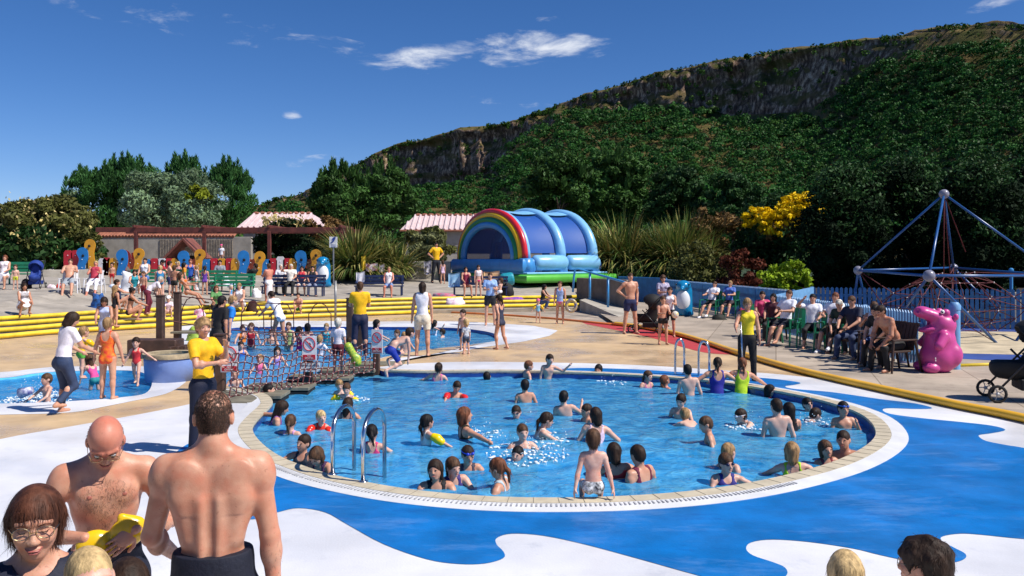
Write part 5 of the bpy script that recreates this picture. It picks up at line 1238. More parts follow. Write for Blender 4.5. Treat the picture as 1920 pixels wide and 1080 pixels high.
PF = [(128, 'p', 'r', .3, 1.15), (142, 'p', 'r', .25, 1.2), (157, 'B', 'b', .3, .85), (172, 'Y', 'y', .3, 1.05), (193, 'p', 'w', 0, 1), (201, 'p', 'r', -.02, 1.06), (209, 'p', 'w', 0, 1), (217, 'L', 'y', 0, 1.02), (231, 'B', 'b', -.05, 1.0), (247, 'H', 'o', 0, 1), (261, 'Y', 'y', 0, .93), (276, 'p', 'b', 0, .95), (290, 'p', 'r', 0, 1), (304, 'p', 'w', 0, 1), (318, 'p', 'r', 0, 1), (332, 'L', 'y', 0, 1), (346, 'B', 'b', -.05, .95), (361, 'H', 'o', 0, 1), (375, 'Y', 'y', 0, .9), (388, 'p', 'b', 0, .95), (402, 'p', 'r', .1, .9), (416, 'p', 'y', 0, 1), (430, 'p', 'r', 0, 1.0), (445, 'L', 'y', 0, 1.0), (458, 'B', 'b', -.05, .96), (472, 'H', 'o', 0, 1), (487, 'Y', 'y', -.3, 1.0), (500, 'p', 'b', 0, .95), (512, 'p', 'r', 0, 1), (526, 'p', 'w', 0, 1.1), (539, 'p', 'r', 0, 1), (553, 'L', 'y', 0, 1), (565, 'B', 'b', -.05, .96), (579, 'H', 'o', 0, 1), (592, 'Y', 'y', -.1, .95), (605, 'p', 'b', 0, .95), (618, 'p', 'r', 0, 1)]
fr_ = empty('play_fence', (PD(370, 0, FD).x, FD, fz), 0, 'bright fence of red, white, blue and yellow planks and curvy cut out figures', 'fence')
KN = {'p': 'plank', 'B': 'curved_panel', 'Y': 'curved_panel', 'L': 'low_panel', 'H': 'small_panel'}; SHP = {'p': S_PLANK, 'B': S_BLUE, 'Y': S_YEL, 'L': S_LOW, 'H': S_HEART}
for i, (px, k, c, y0, sc) in enumerate(PF):
    x = PD(px, 0, FD).x-fr_.location.x; fl = -1 if (k == 'Y' and i % 2) else 1
    pts = [(p[0]*(1.0 if k == 'p' else .92)*fl, p[1]*sc) for p in SHP[k]]
    o = MB().prism(pts, 0, .05, plane_fn((x, {'p': 0, 'H': .02, 'L': -.06, 'B': -.14, 'Y': -.1}[k], y0), (1, 0, 0))).build(KN[k], pmat(c), fr_)
    if k in 'BY':
        zz = (1.05 if k == 'B' else 1.38)*sc+y0; MB().ball((x+.05*fl, -.2, zz), (.085, .03, .085), 8, 5).build('hole', mat('painted_hole', (.01, .01, .012), .9), o)  # near-black dome paints the dark of a hole that is not cut
    for zz in ((.25, .8) if k != 'H' else (.8,)): MB().ball((x, -.06 if k == 'p' else -.2, zz*sc+y0), .028, 6, 4).build('bolt', mat('bolt_white', (.8, .8, .8), .4), o)
for z in (.3, .82): MB().box((0, .1, z), (PD(625, 0, FD).x-PD(120, 0, FD).x, .06, .09)).build('rail', mat('rail_pale', (.5, .4, .32), .7), fr_)
# low walls
def wall(label, x0, x1, d0, d1, z0, z1, th=.3, m=m_stone):
    a, b = PD(x0, 0, d0), PD(x1, 0, d1); mb = MB(); wallbox(mb, (a.x, a.y, 0), (b.x, b.y, 0), z0, z1, th)
    return tag(mb.build('low_wall', m, loc=((a.x+b.x)/2, (a.y+b.y)/2, z0)), label, 'wall')
wall('low concrete wall between the navy bench flax and the inflatable castle', 630, 845, 49.5, 49.5, .8, PD(0, 490, 49.5).z, .4)
wall('low sunlit stone wall behind the two deck chairs at the left', -20, 192, 44, 46.5, .9, PD(0, 506, 45).z, .4)
wall('grey retaining wall behind the sloping handrail, under the flax', 1086, 1180, 40.5, 36.5, 0, 1.42, .3, mat('wall_dark', (.20, .16, .13), .9, .25, 1.2))
# ---------------------------------------------------------------- inflatable castle
m_ib = mat('pvc_blue', (.06, .27, .62), .32, .08, 2, bump=.08, bscale=6); m_ib2 = mat('pvc_lightblue', (.22, .50, .80), .32, .06, 2); m_ig = mat('pvc_green', (.10, .46, .05), .35, .08, 2)
m_ir = mat('pvc_red', (.62, .02, .03), .3, .05, 2); m_iy = mat('pvc_yellow', (.85, .50, .01), .3, .05, 2); m_igr = mat('pvc_darkgreen', (.01, .20, .06), .35, .05, 2); m_idk = mat('pvc_navy', (.01, .045, .25), .4, .1, 2)
def mesh_net(name, c, a):
    m = bpy.data.materials.new(name); m.use_nodes = True; nt = m.node_tree; b = nt.nodes['Principled BSDF']; b.inputs['Base Color'].default_value = (*c, 1); b.inputs['Roughness'].default_value = .6; b.inputs['Alpha'].default_value = a
    return m
m_net = mesh_net('netting_blue', (.004, .075, .34), .95); m_net2 = mesh_net('netting_front', (.01, .02, .10), .74)
ph_ = R(36); dC = 45.; zc0 = 1.02; C0 = PD(985, 530, dC); Wc = 145/F*dC/math.sin(ph_); Bay = 67/F*dC/math.cos(ph_)
cs = empty('bouncy_castle', (C0.x, C0.y, zc0), 0, 'large blue inflatable castle with a rainbow arch front on a green base', 'bouncy castle')
ax_ = Vector((math.cos(ph_), math.sin(ph_), 0)); wd_ = Vector((-math.sin(ph_), math.cos(ph_), 0))     # along the tunnel, across to the left
def cw(u, v, z): return ax_*u+wd_*v+Vector((0, 0, z))
Lc = Bay*2+.3; zE = PD(0, 486, dC).z-zc0; zT = PD(0, 387, dC).z-zc0; RW = Wc/2; RH = zT-zE-.1
def puff_box(u0, u1, v0, v1, z0, z1, r_=.14):
    return [('c', cw(u0+r_, v, z), cw(u1-r_, v, z), r_, r_, .12) for v in (v0+r_, v1-r_) for z in (z0+r_, z1-r_)]+[('c', cw(u, v0+r_, z), cw(u, v1-r_, z), r_, r_, .12) for u in (u0+r_, u1-r_) for z in (z0+r_, z1-r_)]
def ring_slab(name, u0, u1, v0, v1, z0, z1, m, bulge=.06):
    """closed inflated slab with rounded rim"""
    pts = []; n = 10; mb = MB(); base = [(u0, v0), (u1, v0), (u1, v1), (u0, v1)]; cu, cv = (u0+u1)/2, (v0+v1)/2; rows_ = []
    for i in range(n+1):
        t = i/n; e = abs(math.sin(math.pi*t))**.6*bulge; rows_.append([cw(u+(e if u > cu else -e), v+(e if v > cv else -e), z0+(z1-z0)*t) for u, v in base])
    V = [p for r_ in rows_ for p in r_]; f = [(i*4+k, i*4+(k+1) % 4, (i+1)*4+(k+1) % 4, (i+1)*4+k) for i in range(n) for k in range(4)]+[(0, 3, 2, 1), (n*4, n*4+1, n*4+2, n*4+3)]
    mb.add(V, f); return auto_smooth(mb.build(name, m, cs), 50)
gh = zE*.36
ring_slab('base', -.3, Lc+.9, -.55, Wc+.2, 0.02, gh, m_ig, .12)
ring_slab('floor_pad', -.1, Lc+.5, -.3, Wc+.1, gh, gh+.12, m_ib2, .05)
ring_slab('front_wall', -.15, .55, .0, Wc, gh+.1, zE, m_ib, .12)
for u0 in (.55, .55+Bay): 
    MB().tube([cw(u0+Bay*t, .12, gh+.62) for t in (.02, .1, .5, .9, .98)], [.3, .42, .44, .42, .3], 14).build('side_bolster', m_ib2, cs, True)
    ring_slab('side_wall', u0, u0+Bay-.1, Wc-.5, Wc, gh+.1, zE, m_ib, .08)
ring_slab('back_wall', Lc-.1, Lc+.3, .1, Wc-.1, gh+.1, zE, m_idk, .1)
def arch(name, u, r_, k, m, fl=1, off=0.):
    n = 26; pts = [cw(u, RW-(RW-.25+off)*math.cos(math.pi*i/n), zE-.02+(RH+off)*abs(math.sin(math.pi*i/n))**.92) for i in range(n+1)]
    return MB().tube(pts, r_, 12, cap=True).build(name, m, cs, True)
arch('rainbow_arch', .18, .17, 0, m_ir, off=.0); arch('rainbow_arch', .08, .18, 0, m_iy, off=-.22); arch('rainbow_arch', -.02, .17, 0, m_igr, off=-.46); arch('rainbow_arch', -.02, .20, 0, m_ib, off=-.74)
MB().tube([cw(.36, RW-(RW-.22)*math.cos(math.pi*i/26), zE-.02+(RH+.02)*abs(math.sin(math.pi*i/26))**.92) for i in range(27)], .13, 10).build('arch', m_ib2, cs, True)
for uu in (Bay, 2*Bay):
    arch('arch', uu+.3, .30, 0, m_ib2, off=-.02); MB().tube([cw(uu+.3, .22, gh+.1), cw(uu+.3, .22, zE+.1)], [.36, .33], 12).build('pillar', m_ib2, cs, True)
MB().tube([cw(.2, .2, gh+.1), cw(.2, .2, zE+.05)], [.40, .36], 12).build('pillar', m_ib, cs, True)
for j in range(2):                                     # cloth between the arches: net sides, pale crown
    u0, u1 = .3+Bay*j, .3+Bay*(j+1); n = 30
    def prof(i, off): return RW-(RW-.3+off)*math.cos(math.pi*i/n), zE+(RH+off)*abs(math.sin(math.pi*i/n))**.92
    for nm, i0_, i1_, m in (('net_panel', 1, 11, m_net), ('roof_panel', 11, 19, m_ib2), ('net_panel', 19, 29, m_net)):
        V = []; 
        for i in range(i0_, i1_+1):
            for k in range(7): s_ = math.sin(math.pi*k/6)*-.10; v, z = prof(i, s_+(.12 if nm == 'roof_panel' else 0)); V.append(cw(u0+(u1-u0)*k/6, v, z))
        f = [(a_*7+k, a_*7+k+1, (a_+1)*7+k+1, (a_+1)*7+k) for a_ in range(i1_-i0_) for k in range(6)]
        auto_smooth(MB().add(V, f).build(nm, m, cs))
V = [cw(.02, RW-(RW-.9)*math.cos(math.pi*i/20), zE+(RH-.85)*abs(math.sin(math.pi*i/20))**.92) for i in range(21)]; MB().add(V, [tuple(range(21))]).build('front_net', m_net2, cs)
for v in (1.2, Wc*.5, Wc-1.2): MB().tube([cw(Bay, v, gh+.1), cw(Bay, v, zE+1.0)], .22, 10).build('obstacle_column', m_ib, cs, True)
# ---------------------------------------------------------------- ramp, handrail, small furniture
m_rail = mat('rail_blue', (.05, .27, .58), .35, .08, 4); m_steel = mat('stainless_steel', (.62, .62, .64), .18, .04, 8, metal=1.0)
ra, rb_ = P(1092, 583), P(1176, 603); 
mb = MB(); z1 = .52; A1 = PD(1087, 0, 37.5); A2 = PD(1122, 0, 41.5); B1 = P(1180, 604); B2 = P(1200, 596)
mb.add([(A1.x, A1.y, z1), (A2.x, A2.y, z1), (B2.x, B2.y, .03), (B1.x, B1.y, .03), (A1.x, A1.y, -.05), (A2.x, A2.y, -.05), (B2.x, B2.y, -.05), (B1.x, B1.y, -.05)], [(0, 1, 2, 3), (0, 3, 7, 4), (1, 2, 6, 5), (0, 1, 5, 4), (2, 3, 7, 6), (4, 5, 6, 7)])
tag(mb.build('ramp', m_stone), kind='structure')
hr = empty('handrail', (PD(1140, 0, 34).x, 34, .1), 0, 'blue tubular handrail sloping down beside the ramp', 'handrail')
tp_ = [PD(1074, 548, 36), PD(1076, 520, 36), PD(1078, 506, 36), PD(1084, 504, 36), PD(1100, 509, 36), PD(1140, 520, 34.5), PD(1180, 532, 33), PD(1196, 540, 32.5)]
for o in (MB().tube(tp_, .045, 8).build('rail', m_rail, hr, True), MB().tube([PD(1106, 513, 35.7), PD(1106, 562, 35.7)], .05, 8).build('post', m_rail, hr, True), MB().tube([PD(1140, 520, 34.5), PD(1140, 576, 34.5)], .05, 8).build('post', m_rail, hr, True)): o.location -= hr.location
def bench(name, label, x, yb, wpx, m, cat='bench', group=None, slats=3, d=None):
    g = G(x, yb) if d is None else PD(x, yb, d); w_ = wpx/F*g.y; g = g+Vector((0, .42, 0)); root = empty(name, g, 0, label, cat, group)
    MB().box((0, 0, .44), (w_, .42, .05)).build('seat', m, root)
    for i in range(slats): MB().box((0, .24+.02*i, .58+i*.15), (w_, .035, .12)).build('back_slat', m, root)
    for sd in (-1, 1):
        MB().box((sd*(w_/2-.08), -.14, .22), (.06, .06, .44)).build('leg', m, root); MB().box((sd*(w_/2-.08), .22, .45), (.06, .06, .90)).build('leg', m, root)
        MB().box((sd*(w_/2-.08), 0, .62), (.06, .45, .04)).build('armrest', m, root)
    return root
m_gr = mat('paint_green', (.02, .24, .12), .45, .12, 4); m_nv = mat('paint_navy', (.015, .03, .10), .45, .12, 4)
bench('bench', 'green slatted bench partly hidden at the far left edge', 28, 534, 62, m_gr, group='green slatted benches')
bench('bench', 'green slatted bench behind the woman with the white towel bundle', 286, 548, 110, m_gr, group='green slatted benches')
bench('bench', 'green slatted bench right of the crowd, behind the white towel tent', 395, 548, 85, m_gr, group='green slatted benches')
bench('bench', 'lower green slatted bench beside the person lying in black', 430, 556, 80, m_gr, group='green slatted benches')
bench('bench', 'navy bench where a woman in white sits alone', 708, 555, 92, m_nv)
bench('bench', 'dark bench in front of the castle under the two swimmers and towels', 900, 557, 105, m_nv)
bench('bench', 'low bench behind the woman in the black top', 545, 556, 120, m_nv)
# dolphin shaped litter bins
def dolphin(label, x, yb, hpx, face, group='blue dolphin shaped bins'):
    g = G(x, yb); h = hpx/F*g.y; s = h/1.5; root = empty('dolphin_bin', g, -R(face), label, 'bin', group); mB = mat('gloss_blue', (.01, .20, .42), .2, .06, 3)
    sdf_obj('shell', mB, [('c', (0, 0, .3*s), (0, -.05*s, 1.0*s), .36*s, .34*s), ('e', (0, .1*s, 1.25*s), (.30*s, .36*s, .22*s), None, .08), ('c', (0, .3*s, 1.22*s), (0, .55*s, 1.12*s), .12*s, .07*s, .06), ('c', (-.3*s, .1*s, .1*s), (.3*s, .1*s, .1*s), .12*s, .12*s, .1), ('c', (0, -.32*s, .9*s), (0, -.5*s, 1.1*s), .08*s, .03*s, .04)], root, vox=.03*s, clips=[(Vector((0, 0, .01)), Vector((0, 0, 1)))])
    sdf_obj('belly', mat('gloss_white', (.72, .74, .78), .25, .04, 3), [('e', (0, .16*s, .62*s), (.29*s, .26*s, .50*s), None)], root, vox=.03*s)
    for sd in (-1, 1): MB().ball((sd*.26*s, .3*s, 1.30*s), .04*s, 8, 5).build('eye', mat('gloss_black', (.01, .01, .01), .2), root, True)
dolphin('blue dolphin bin with a white belly at the right end of the play fence', 606, 538, 58, 175)
dolphin('blue dolphin bin with a white belly in front of the blue fence, beside the pushchair', 1282, 592, 68, 200)
# teal drum beside the castle bench
g = PD(951, 535, 38.5); tag(MB().lathe([(0, -.3), (.30, -.3), (.34, -.2), (.34, .2), (.30, .3), (0, .3)], (0, 0, 0), 18).build('blower_drum', mat('teal_plastic', (.02, .28, .36), .3)), 'teal round drum next to the front corner of the castle', 'drum'); o = bpy.data.objects['blower_drum']; o.location = PD(951, 524, 43); o.rotation_euler = (R(20), R(80), R(35))
# sign on its pole by the flax, and the slim pole at the steps
def signpost(label, x, y0, y1, d, w_, z0, face_cb, pole_r=.04, name='sign'):
    a, b = PD(x, y0, d), PD(x, y1, d); root = empty(name, (a.x, d, z0), 0, label, 'sign'); MB().tube([(0, .03, 0), (0, .03, a.z-z0-.02)], pole_r, 8).build('post', mat('metal_grey', (.3, .3, .3), .4, metal=.6), root)
    bd = MB().box((0, 0, (a.z+b.z)/2-z0), (w_, .025, a.z-b.z)).build('board', mat('sign_white', (.8, .8, .8), .4), root); face_cb(bd, (a.z+b.z)/2-z0, w_, a.z-b.z); return root
def emblem(bd, zc, w_, h_):
    MB().prism(shp([(-.10, -.05), (.02, .02), (.12, .22), (.05, .26), (-.06, .16), (-.04, .04), (-.14, -.02)]), 0, .01, plane_fn((0, -.02, zc), (1, 0, 0))).build('emblem', mat('sign_blue', (.02, .06, .3), .5), bd)
    for i in range(2): MB().box((0, -.018, zc-.14-.09*i), (w_*.6, .006, .025)).build('text_line', mat('sign_blue', (0, 0, 0)), bd)
signpost('small white notice with a blue emblem on a pole in front of the flax', 625, 444, 464, 43, .40, 1.0, emblem)
po = G(629, 600); tag(MB().tube([(0, 0, 0), (0, 0, 1.5), (0, 0, PD(0, 527, po.y).z-po.z)], .045, 8).build('pole', mat('metal_grey', (0, 0, 0)), smooth=True), 'slim dark grey pole rising from the steps behind the rope bridge', 'pole').location = po
# blue picket fences
m_pk = mat('paint_fenceblue_shade', (.022, .14, .36), .5, .15, 3); m_pk2 = mat('paint_fenceblue_sun', (.16, .36, .62), .5, .12, 3)  # same fence blue, with shade and sunlight put into the two tones
def picket(label, x0, d0, x1, d1, zb, zt, m, gap=.115, w_=.07, solid=0., wave=0):
    a, b = PD(x0, 0, d0), PD(x1, 0, d1); a.z = b.z = 0; D_ = b-a; Ln = D_.length; u = D_.normalized(); root = empty('picket_fence', (a.x, a.y, zb), math.atan2(u.y, u.x), label, 'fence', None)
    n = int(Ln/gap); mb = MB(); H_ = zt-zb
    for i in range(n):
        x = (i+.5)*gap; h_ = H_+wave*math.sin(x*1.7)
        mb.prism([(-w_/2, .06), (w_/2, .06), (w_/2, h_-.05), (0, h_), (-w_/2, h_-.05)], 0, .022, plane_fn((x, 0, 0), (1, 0, 0)))
    o = mb.build('pickets', m, root)
    for z in (.25, H_-.28): MB().box((Ln/2, .03+.014, z), (Ln, .04, .09)).build('rail', m, root)
    k = max(2, int(Ln/2.6)+1)
    for i in range(k): MB().box((Ln*i/(k-1), .10, H_/2), (.1, .1, H_)).build('post', m, root)
    return root
picket('mid blue picket fence behind the dolphin bin and the couple in deck chairs', 1245, 42.5, 1482, 28.5, .12, 1.31, m_pk)
mb = MB(); a, b = PD(1163, 0, 46), PD(1247, 0, 42.5); wallbox(mb, a, b, .0, 1.36, .2); tag(mb.build('low_wall', m_pk, loc=((a.x+b.x)/2, (a.y+b.y)/2, 0)), 'solid blue painted wall left of the picket fence, behind the pushchair', 'wall')
picket('pale blue picket fence right behind the row of seated people', 1456, 25.5, 1728, 17.6, .12, 1.27, m_pk2)
picket('blue picket fence behind the climbing net', 1522, 28, 1925, 26, .12, 1.43, m_pk, gap=.14, w_=.1)
a, b = PD(1453, 553, 25.4), PD(1526, 538, 27.5); mb = MB(); mb.add([(a.x, a.y, .12), (b.x, b.y, .12), b, a, (a.x, a.y+.08, .12), (b.x, b.y+.08, .12), b+Vector((0, .08, 0)), a+Vector((0, .08, 0))], [(0, 1, 2, 3), (4, 5, 6, 7), (3, 2, 6, 7), (0, 3, 7, 4), (1, 2, 6, 5)])
tag(mb.build('fence_panel', m_pk2, loc=(a.x, a.y, .12)), 'pale blue solid panel sloping up below the lime coloured bush', 'fence')
g = P(1790, 692, .12); tag(auto_smooth(MB().lathe([(.0, 0), (.105, 0), (.105, 1.20), (.115, 1.21), (.115, 1.30), (.07, 1.36), (0, 1.36)], (0, 0, 0), 14).build('bollard', m_pk2)), 'tall round pale blue post behind the pink hippo', 'post').location = g
# pink hippo bin
g = P(1756, 697, .12); hp = empty('hippo_bin', g, R(0), 'pink hippo shaped bin with its mouth open, beside the blue post', 'bin')
m_hp = mat('gloss_pink', (.58, .06, .27), .4, .08, 3, coat=.1)
sdf_obj('body', m_hp, [('e', (.04, 0, .30), (.36, .33, .34), None, .1), ('e', (.06, 0, .62), (.30, .28, .30), None, .1), ('e', (.10, 0, .93), (.27, .25, .24), None, .08), ('e', (-.10, 0, 1.12), (.30, .20, .13), Matrix.Rotation(R(18), 3, 'Y'), .06), ('e', (-.30, 0, 1.19), (.14, .19, .11), None, .06),
  ('e', (-.14, 0, .86), (.22, .18, .07), Matrix.Rotation(R(-12), 3, 'Y'), .04), ('e', (.12, -.13, 1.18), (.08, .07, .08), None, .04), ('e', (.12, .13, 1.18), (.08, .07, .08), None, .04), ('e', (.30, -.17, 1.10), (.05, .05, .07), None, .03), ('e', (.30, .17, 1.10), (.05, .05, .07), None, .03),
  ('c', (.02, -.26, .72), (-.12, -.34, .55), .11, .09, .05), ('c', (.02, .26, .72), (-.12, .34, .55), .11, .09, .05), ('e', (-.2, -.2, .10), (.17, .13, .11), None, .05), ('e', (-.2, .2, .10), (.17, .13, .11), None, .05), ('e', (.28, -.12, .35), (.16, .18, .22), None, .08)], hp, vox=.022, k=.05,
  subs=[('c', (-.62, 0, 1.0), (-.12, 0, .985), .12, .055), ('e', (-.42, -.08, 1.22), (.05, .04, .04), None), ('e', (-.42, .08, 1.22), (.05, .04, .04), None)], clips=[(Vector((0, 0, .0)), Vector((0, 0, 1)))])
for sd in (-1, 1): o = MB().ball((.03, sd*.175, 1.20), (.045, .03, .045), 8, 6).build('eye', mat('gloss_white2', (.8, .8, .8), .2), hp, True); MB().ball((.015, sd*.20, 1.20), (.022, .014, .024), 8, 5).build('pupil', mat('gloss_pupil', (.01, .04, .08), .2), o, True)
for i in range(5): MB().box((-.17+.012*i, -.30+.02*i, .30-.045*i), (.018, .02, .03)).build('claw_mark', mat('mark_white', (.8, .75, .78), .5), hp)
# climbing pyramid
m_pipe = mat('pipe_blue', (.015, .085, .27), .3, .06, 4); m_knob = mat('ball_grey', (.22, .22, .28), .3, .06, 4); m_rope = mat('rope_red', (.10, .010, .014), .8, .2, 12); m_knot = mat('knot_white', (.75, .72, .70), .4)
apx = PD(1770, 364, 24.5); nA, nB, nC, nD = PD(1609, 507, 26.5), PD(1742, 517, 21.5), PD(1788, 502, 29), PD(1985, 517, 24.5)
cl = empty('climbing_net', (apx.x, apx.y, .12), 0, 'blue pipe climbing pyramid strung with red knotted ropes', 'climbing net')
def prt(mb, name, m, sm=True, par=None): o = mb.build(name, m, par or cl, sm); o.location -= Vector(cl.location) if par is None else Vector((0, 0, 0)); return o
for a in (nA, nB, nC, nD): prt(MB().tube([apx, a], .034, 8), 'pipe', m_pipe)
for a, b in ((nA, nB), (nB, nD), (nD, nC), (nC, nA)): prt(MB().tube([a, b], .036, 8), 'pipe', m_pipe)
gB, gC, gA1, gA2, gB2 = P(1868, 643, .12), P(1893, 608, .12), P(1597, 606, .12), P(1632, 604, .12), P(1672, 612, .12)
for a, b in ((nB, gB), (nC, gC), (nA, gA1), (nA, gA2), (nB, gB2), (nD, P(1905, 640, .12)), (nC, P(1800, 598, .12))): prt(MB().tube([a, b], .036, 8), 'pipe', m_pipe)
for a, r_ in ((apx, .14), (nA, .14), (nB, .15), (nC, .14), (nD, .14)): prt(MB().ball(a, r_, 16, 10), 'ball_joint', m_knob)
rd = random.Random(4); cen = (nA+nB+nC+nD)/4; cen.z = 1.35; mr_ = MB(); mk = MB()
lows = [P(1600, 612, .3), P(1868, 640, .2), P(1893, 606, .2), P(1700, 630, .2)]; corners = [nA, nB, nC, nD]
prt(MB().tube([apx, cen+Vector((-.15, 0, .5))], .016, 5).tube([apx, cen+Vector((.2, .3, .5))], .016, 5).tube([apx, cen+Vector((.5, 0, 1.2))], .016, 5), 'rope', m_rope)
knots = []
for lv, (sc, z) in enumerate([(.24, 1.9), (.42, 1.62), (.60, 1.25), (.72, .9), (.62, .55), (.45, .3)]):
    ring = []
    for k in range(12):
        t = k/12*4; i = int(t) % 4; f_ = t-int(t); a, b = corners[i if i < 2 else (3 if i == 2 else 2)], corners[(1 if i == 0 else 3 if i == 1 else 2 if i == 2 else 0)]
        p = a.lerp(b, f_); p = Vector((cen.x+(p.x-cen.x)*sc, cen.y+(p.y-cen.y)*sc, z+rd.uniform(-.06, .06))); ring.append(p)
    knots.append(ring)
for lv, ring in enumerate(knots):
    for k in range(12):
        mr_.tube([ring[k], ring[(k+1) % 12]], .010, 4, cap=False); mk.ball(ring[k], .024, 6, 4)
        if lv+1 < len(knots): mr_.tube([ring[k], knots[lv+1][k]], .013, 4, cap=False)
        if lv+1 < len(knots) and k % 2: mr_.tube([ring[k], knots[lv+1][(k+1) % 12]], .013, 4, cap=False)
for i, c_ in enumerate(corners):
    ii = [0, 3, 9, 6][i]; mr_.tube([c_, knots[0][ii]], .014, 4).tube([c_, knots[2][ii]], .014, 4).tube([c_, knots[3][ii]], .014, 4)
for q_, k in ((gB, 4), (gC, 8), (gA1, 0), (P(1712, 640, .14), 2), (P(1800, 650, .14), 3)): mr_.tube([q_, knots[4][k]], .014, 4).tube([q_, knots[2][k]], .014, 4)
prt(mr_, 'rope_net', m_rope, False)['kind'] = 'stuff'; prt(mk, 'rope_knots', m_knot)['kind'] = 'stuff'
tag(sheet('safety_surface', [[tuple(P(x, y, .13)[:2]) for x, y in [(1530, 612), (1920, 615), (2150, 640), (2150, 690), (1800, 672), (1560, 640)]]], .124, mat('rubber_blue', (.03, .07, .28), .8, .15, 2)), kind='structure')
tag(sheet('sand_play_area', [[tuple(P(x, y, .13)[:2]) for x, y in [(1560, 618), (1900, 622), (2100, 648), (2050, 668), (1790, 662), (1600, 640)]]], .128, mat('play_sand', (.55, .45, .30), .9, .15, 2)), kind='structure')
tag(MB().tube([P(1790, 686, .14), P(1870, 683, .14), P(1960, 681, .14)], .04, 8).build('kerb', m_yel, smooth=True), kind='structure')
# post and pale stones in the corner behind the net
g = P(1903, 610, .12); o = tag(MB().box((0, 0, .55), (.34, .3, 1.1)).build('stone_pillar', m_stone), 'pale stone block behind the climbing net by the dark wall', 'pillar'); o.location = g
g = P(1896, 600, .12); tag(MB().tube([(0, 0, 0), (0, 0, 1.75)], .06, 8).ball((0, 0, 1.8), .09, 8, 6).build('lamp_post', m_rail), 'short blue post at the end of the blue fence behind the net', 'post').location = g
# ---------------------------------------------------------------- pool ladders
def ladder(label, pts, d_in, cat='ladder'):
    """two hooped stainless rails, each from the deck over into the water"""
    root = empty('pool_ladder', P(*pts[0][0]), 0, label, cat, 'pool ladders'); L0 = Vector(root.location)
    for (gx, gy), (tx, ty), (wx, wy) in pts:
        g = P(gx, gy, .03); wv = P(wx, wy, -.1); d1, d2 = g.y, wv.y; top = HC-(ty-YH)/F*(d1+d2)/2; q = []
        for t in np.linspace(0, 1, 15):
            a = math.pi*t; c_ = g.lerp(wv, (1-math.cos(a))/2); q.append(Vector((c_.x, c_.y, top-.24+.24*math.sin(a))))
        MB().tube([g]+q+[wv, wv+Vector((0, 0, -.7))], .024, 10).build('rail', m_steel, root, True).location -= L0
        MB().lathe([(0, 0), (.05, 0), (.05, .012), (.03, .02), (0, .02)], tuple(g-L0-Vector((0, 0, 0))), 12).build('flange', m_steel, root, True)
    (g1, _, w1), (g2, _, w2) = pts; 
    for k in range(2):
        a, b = P(*w1, -.1), P(*w2, -.1); a.z = b.z = -.25-.28*k; MB().tube([a, b], .02, 8).build('rung', m_steel, root, True).location -= L0
ladder('stainless steel pool ladder with two tall hoops at the near left edge', [[(681, 904), (706, 769), (721, 895)], [(624, 890), (637, 762), (664, 882)]], 0)
ladder('stainless steel pool ladder with two tall hoops at the far right edge', [[(1283, 700), (1277, 636), (1266, 712)], [(1330, 704), (1322, 640), (1310, 714)]], 0)
# ---------------------------------------------------------------- round fountain tub on the left
g = P(315, 735); rT = 48/F*P(315, 712).y
tb = empty('fountain_tub', (P(315, 712).x+.05, P(315, 712).y, 0), 0, 'round pale blue tub with a stone rim and water in it, beside the paddling pool', 'fountain')
MB().lathe([(rT*.93, 0), (rT*.98, .40), (rT*.98, .44), (rT*.75, .44), (rT*.75, .36), (0, .36)], (0, 0, 0), 40).build('tub', mat('paint_lilac', (.20, .30, .62), .5, .08, 2), tb, True)
o = auto_smooth(MB().lathe([(rT*.74, .445), (rT*1.03, .445), (rT*1.05, .49), (rT*1.03, .53), (rT*.74, .53), (rT*.74, .445)], (0, 0, 0), 40).build('rim', mat('rim_stone', (.46, .36, .22), .8, .25, 5, bump=.4), tb)); 
MB().lathe([(0, .47), (rT*.745, .47), (rT*.745, .475), (0, .475)], (0, 0, 0), 30).build('water', mat('tub_water', (.02, .07, .12), .08), tb)
# ---------------------------------------------------------------- rope bridge
m_post = mat('post_brown', (.075, .038, .026), .55, .25, 5, bump=.2); m_plank = mat('plank_grey', (.20, .18, .13), .8, .2, 5, bump=.3); m_black = mat('rubber_black', (.012, .011, .012), .7)
br = empty('rope_bridge', P(560, 700), 0, 'rope net bridge on brown posts over stepping platforms', 'bridge'); B0 = Vector(br.location)
def bp_(mb, name, m, sm=False): o = mb.build(name, m, br, sm); o.location -= B0; return o
def post(x, y0, y1, z=0., w_=.17, name='post'):
    g = P(x, y1, z); top = HC-(y0-YH)/F*g.y; bp_(MB().box((g.x, g.y, (top+z-.3)/2), (w_, w_, top-z+.3)).box((g.x, g.y, top+.01), (w_*1.12, w_*1.12, .03)), name, m_post); return Vector((g.x, g.y, top))
pA = post(301, 555, 668); pB = post(333, 549, 652); pC = post(656, 560, 652); pD = post(676, 600, 648)
pE = post(413, 628, 735, .0); pF = post(578, 640, 722, -.1); pG = post(706, 628, 694, 0, .14)
for x0, x1, y in ((262, 330, 640), (345, 372, 660)): pass
g1, g2 = P(300, 672), P(345, 650); bp_(MB().box((g1.x-.18, g1.y+.2, .22), (1.15, .55, .44)), 'landing_block', m_post)
for i in range(4): bp_(MB().box((g1.x+.35+i*.14, g1.y-.05+i*.1, .15), (.07, .6, .30)), 'landing_step', m_post)
bp_(MB().box((g2.x+.3, g2.y-.3, .42), (.9, .5, .05)), 'landing_board', m_plank)
PL = [(462, 741, 1.25), (520, 726, 1.2), (598, 708, 1.25), (650, 694, 1.2), (700, 683, 1.3), (430, 752, .8)]
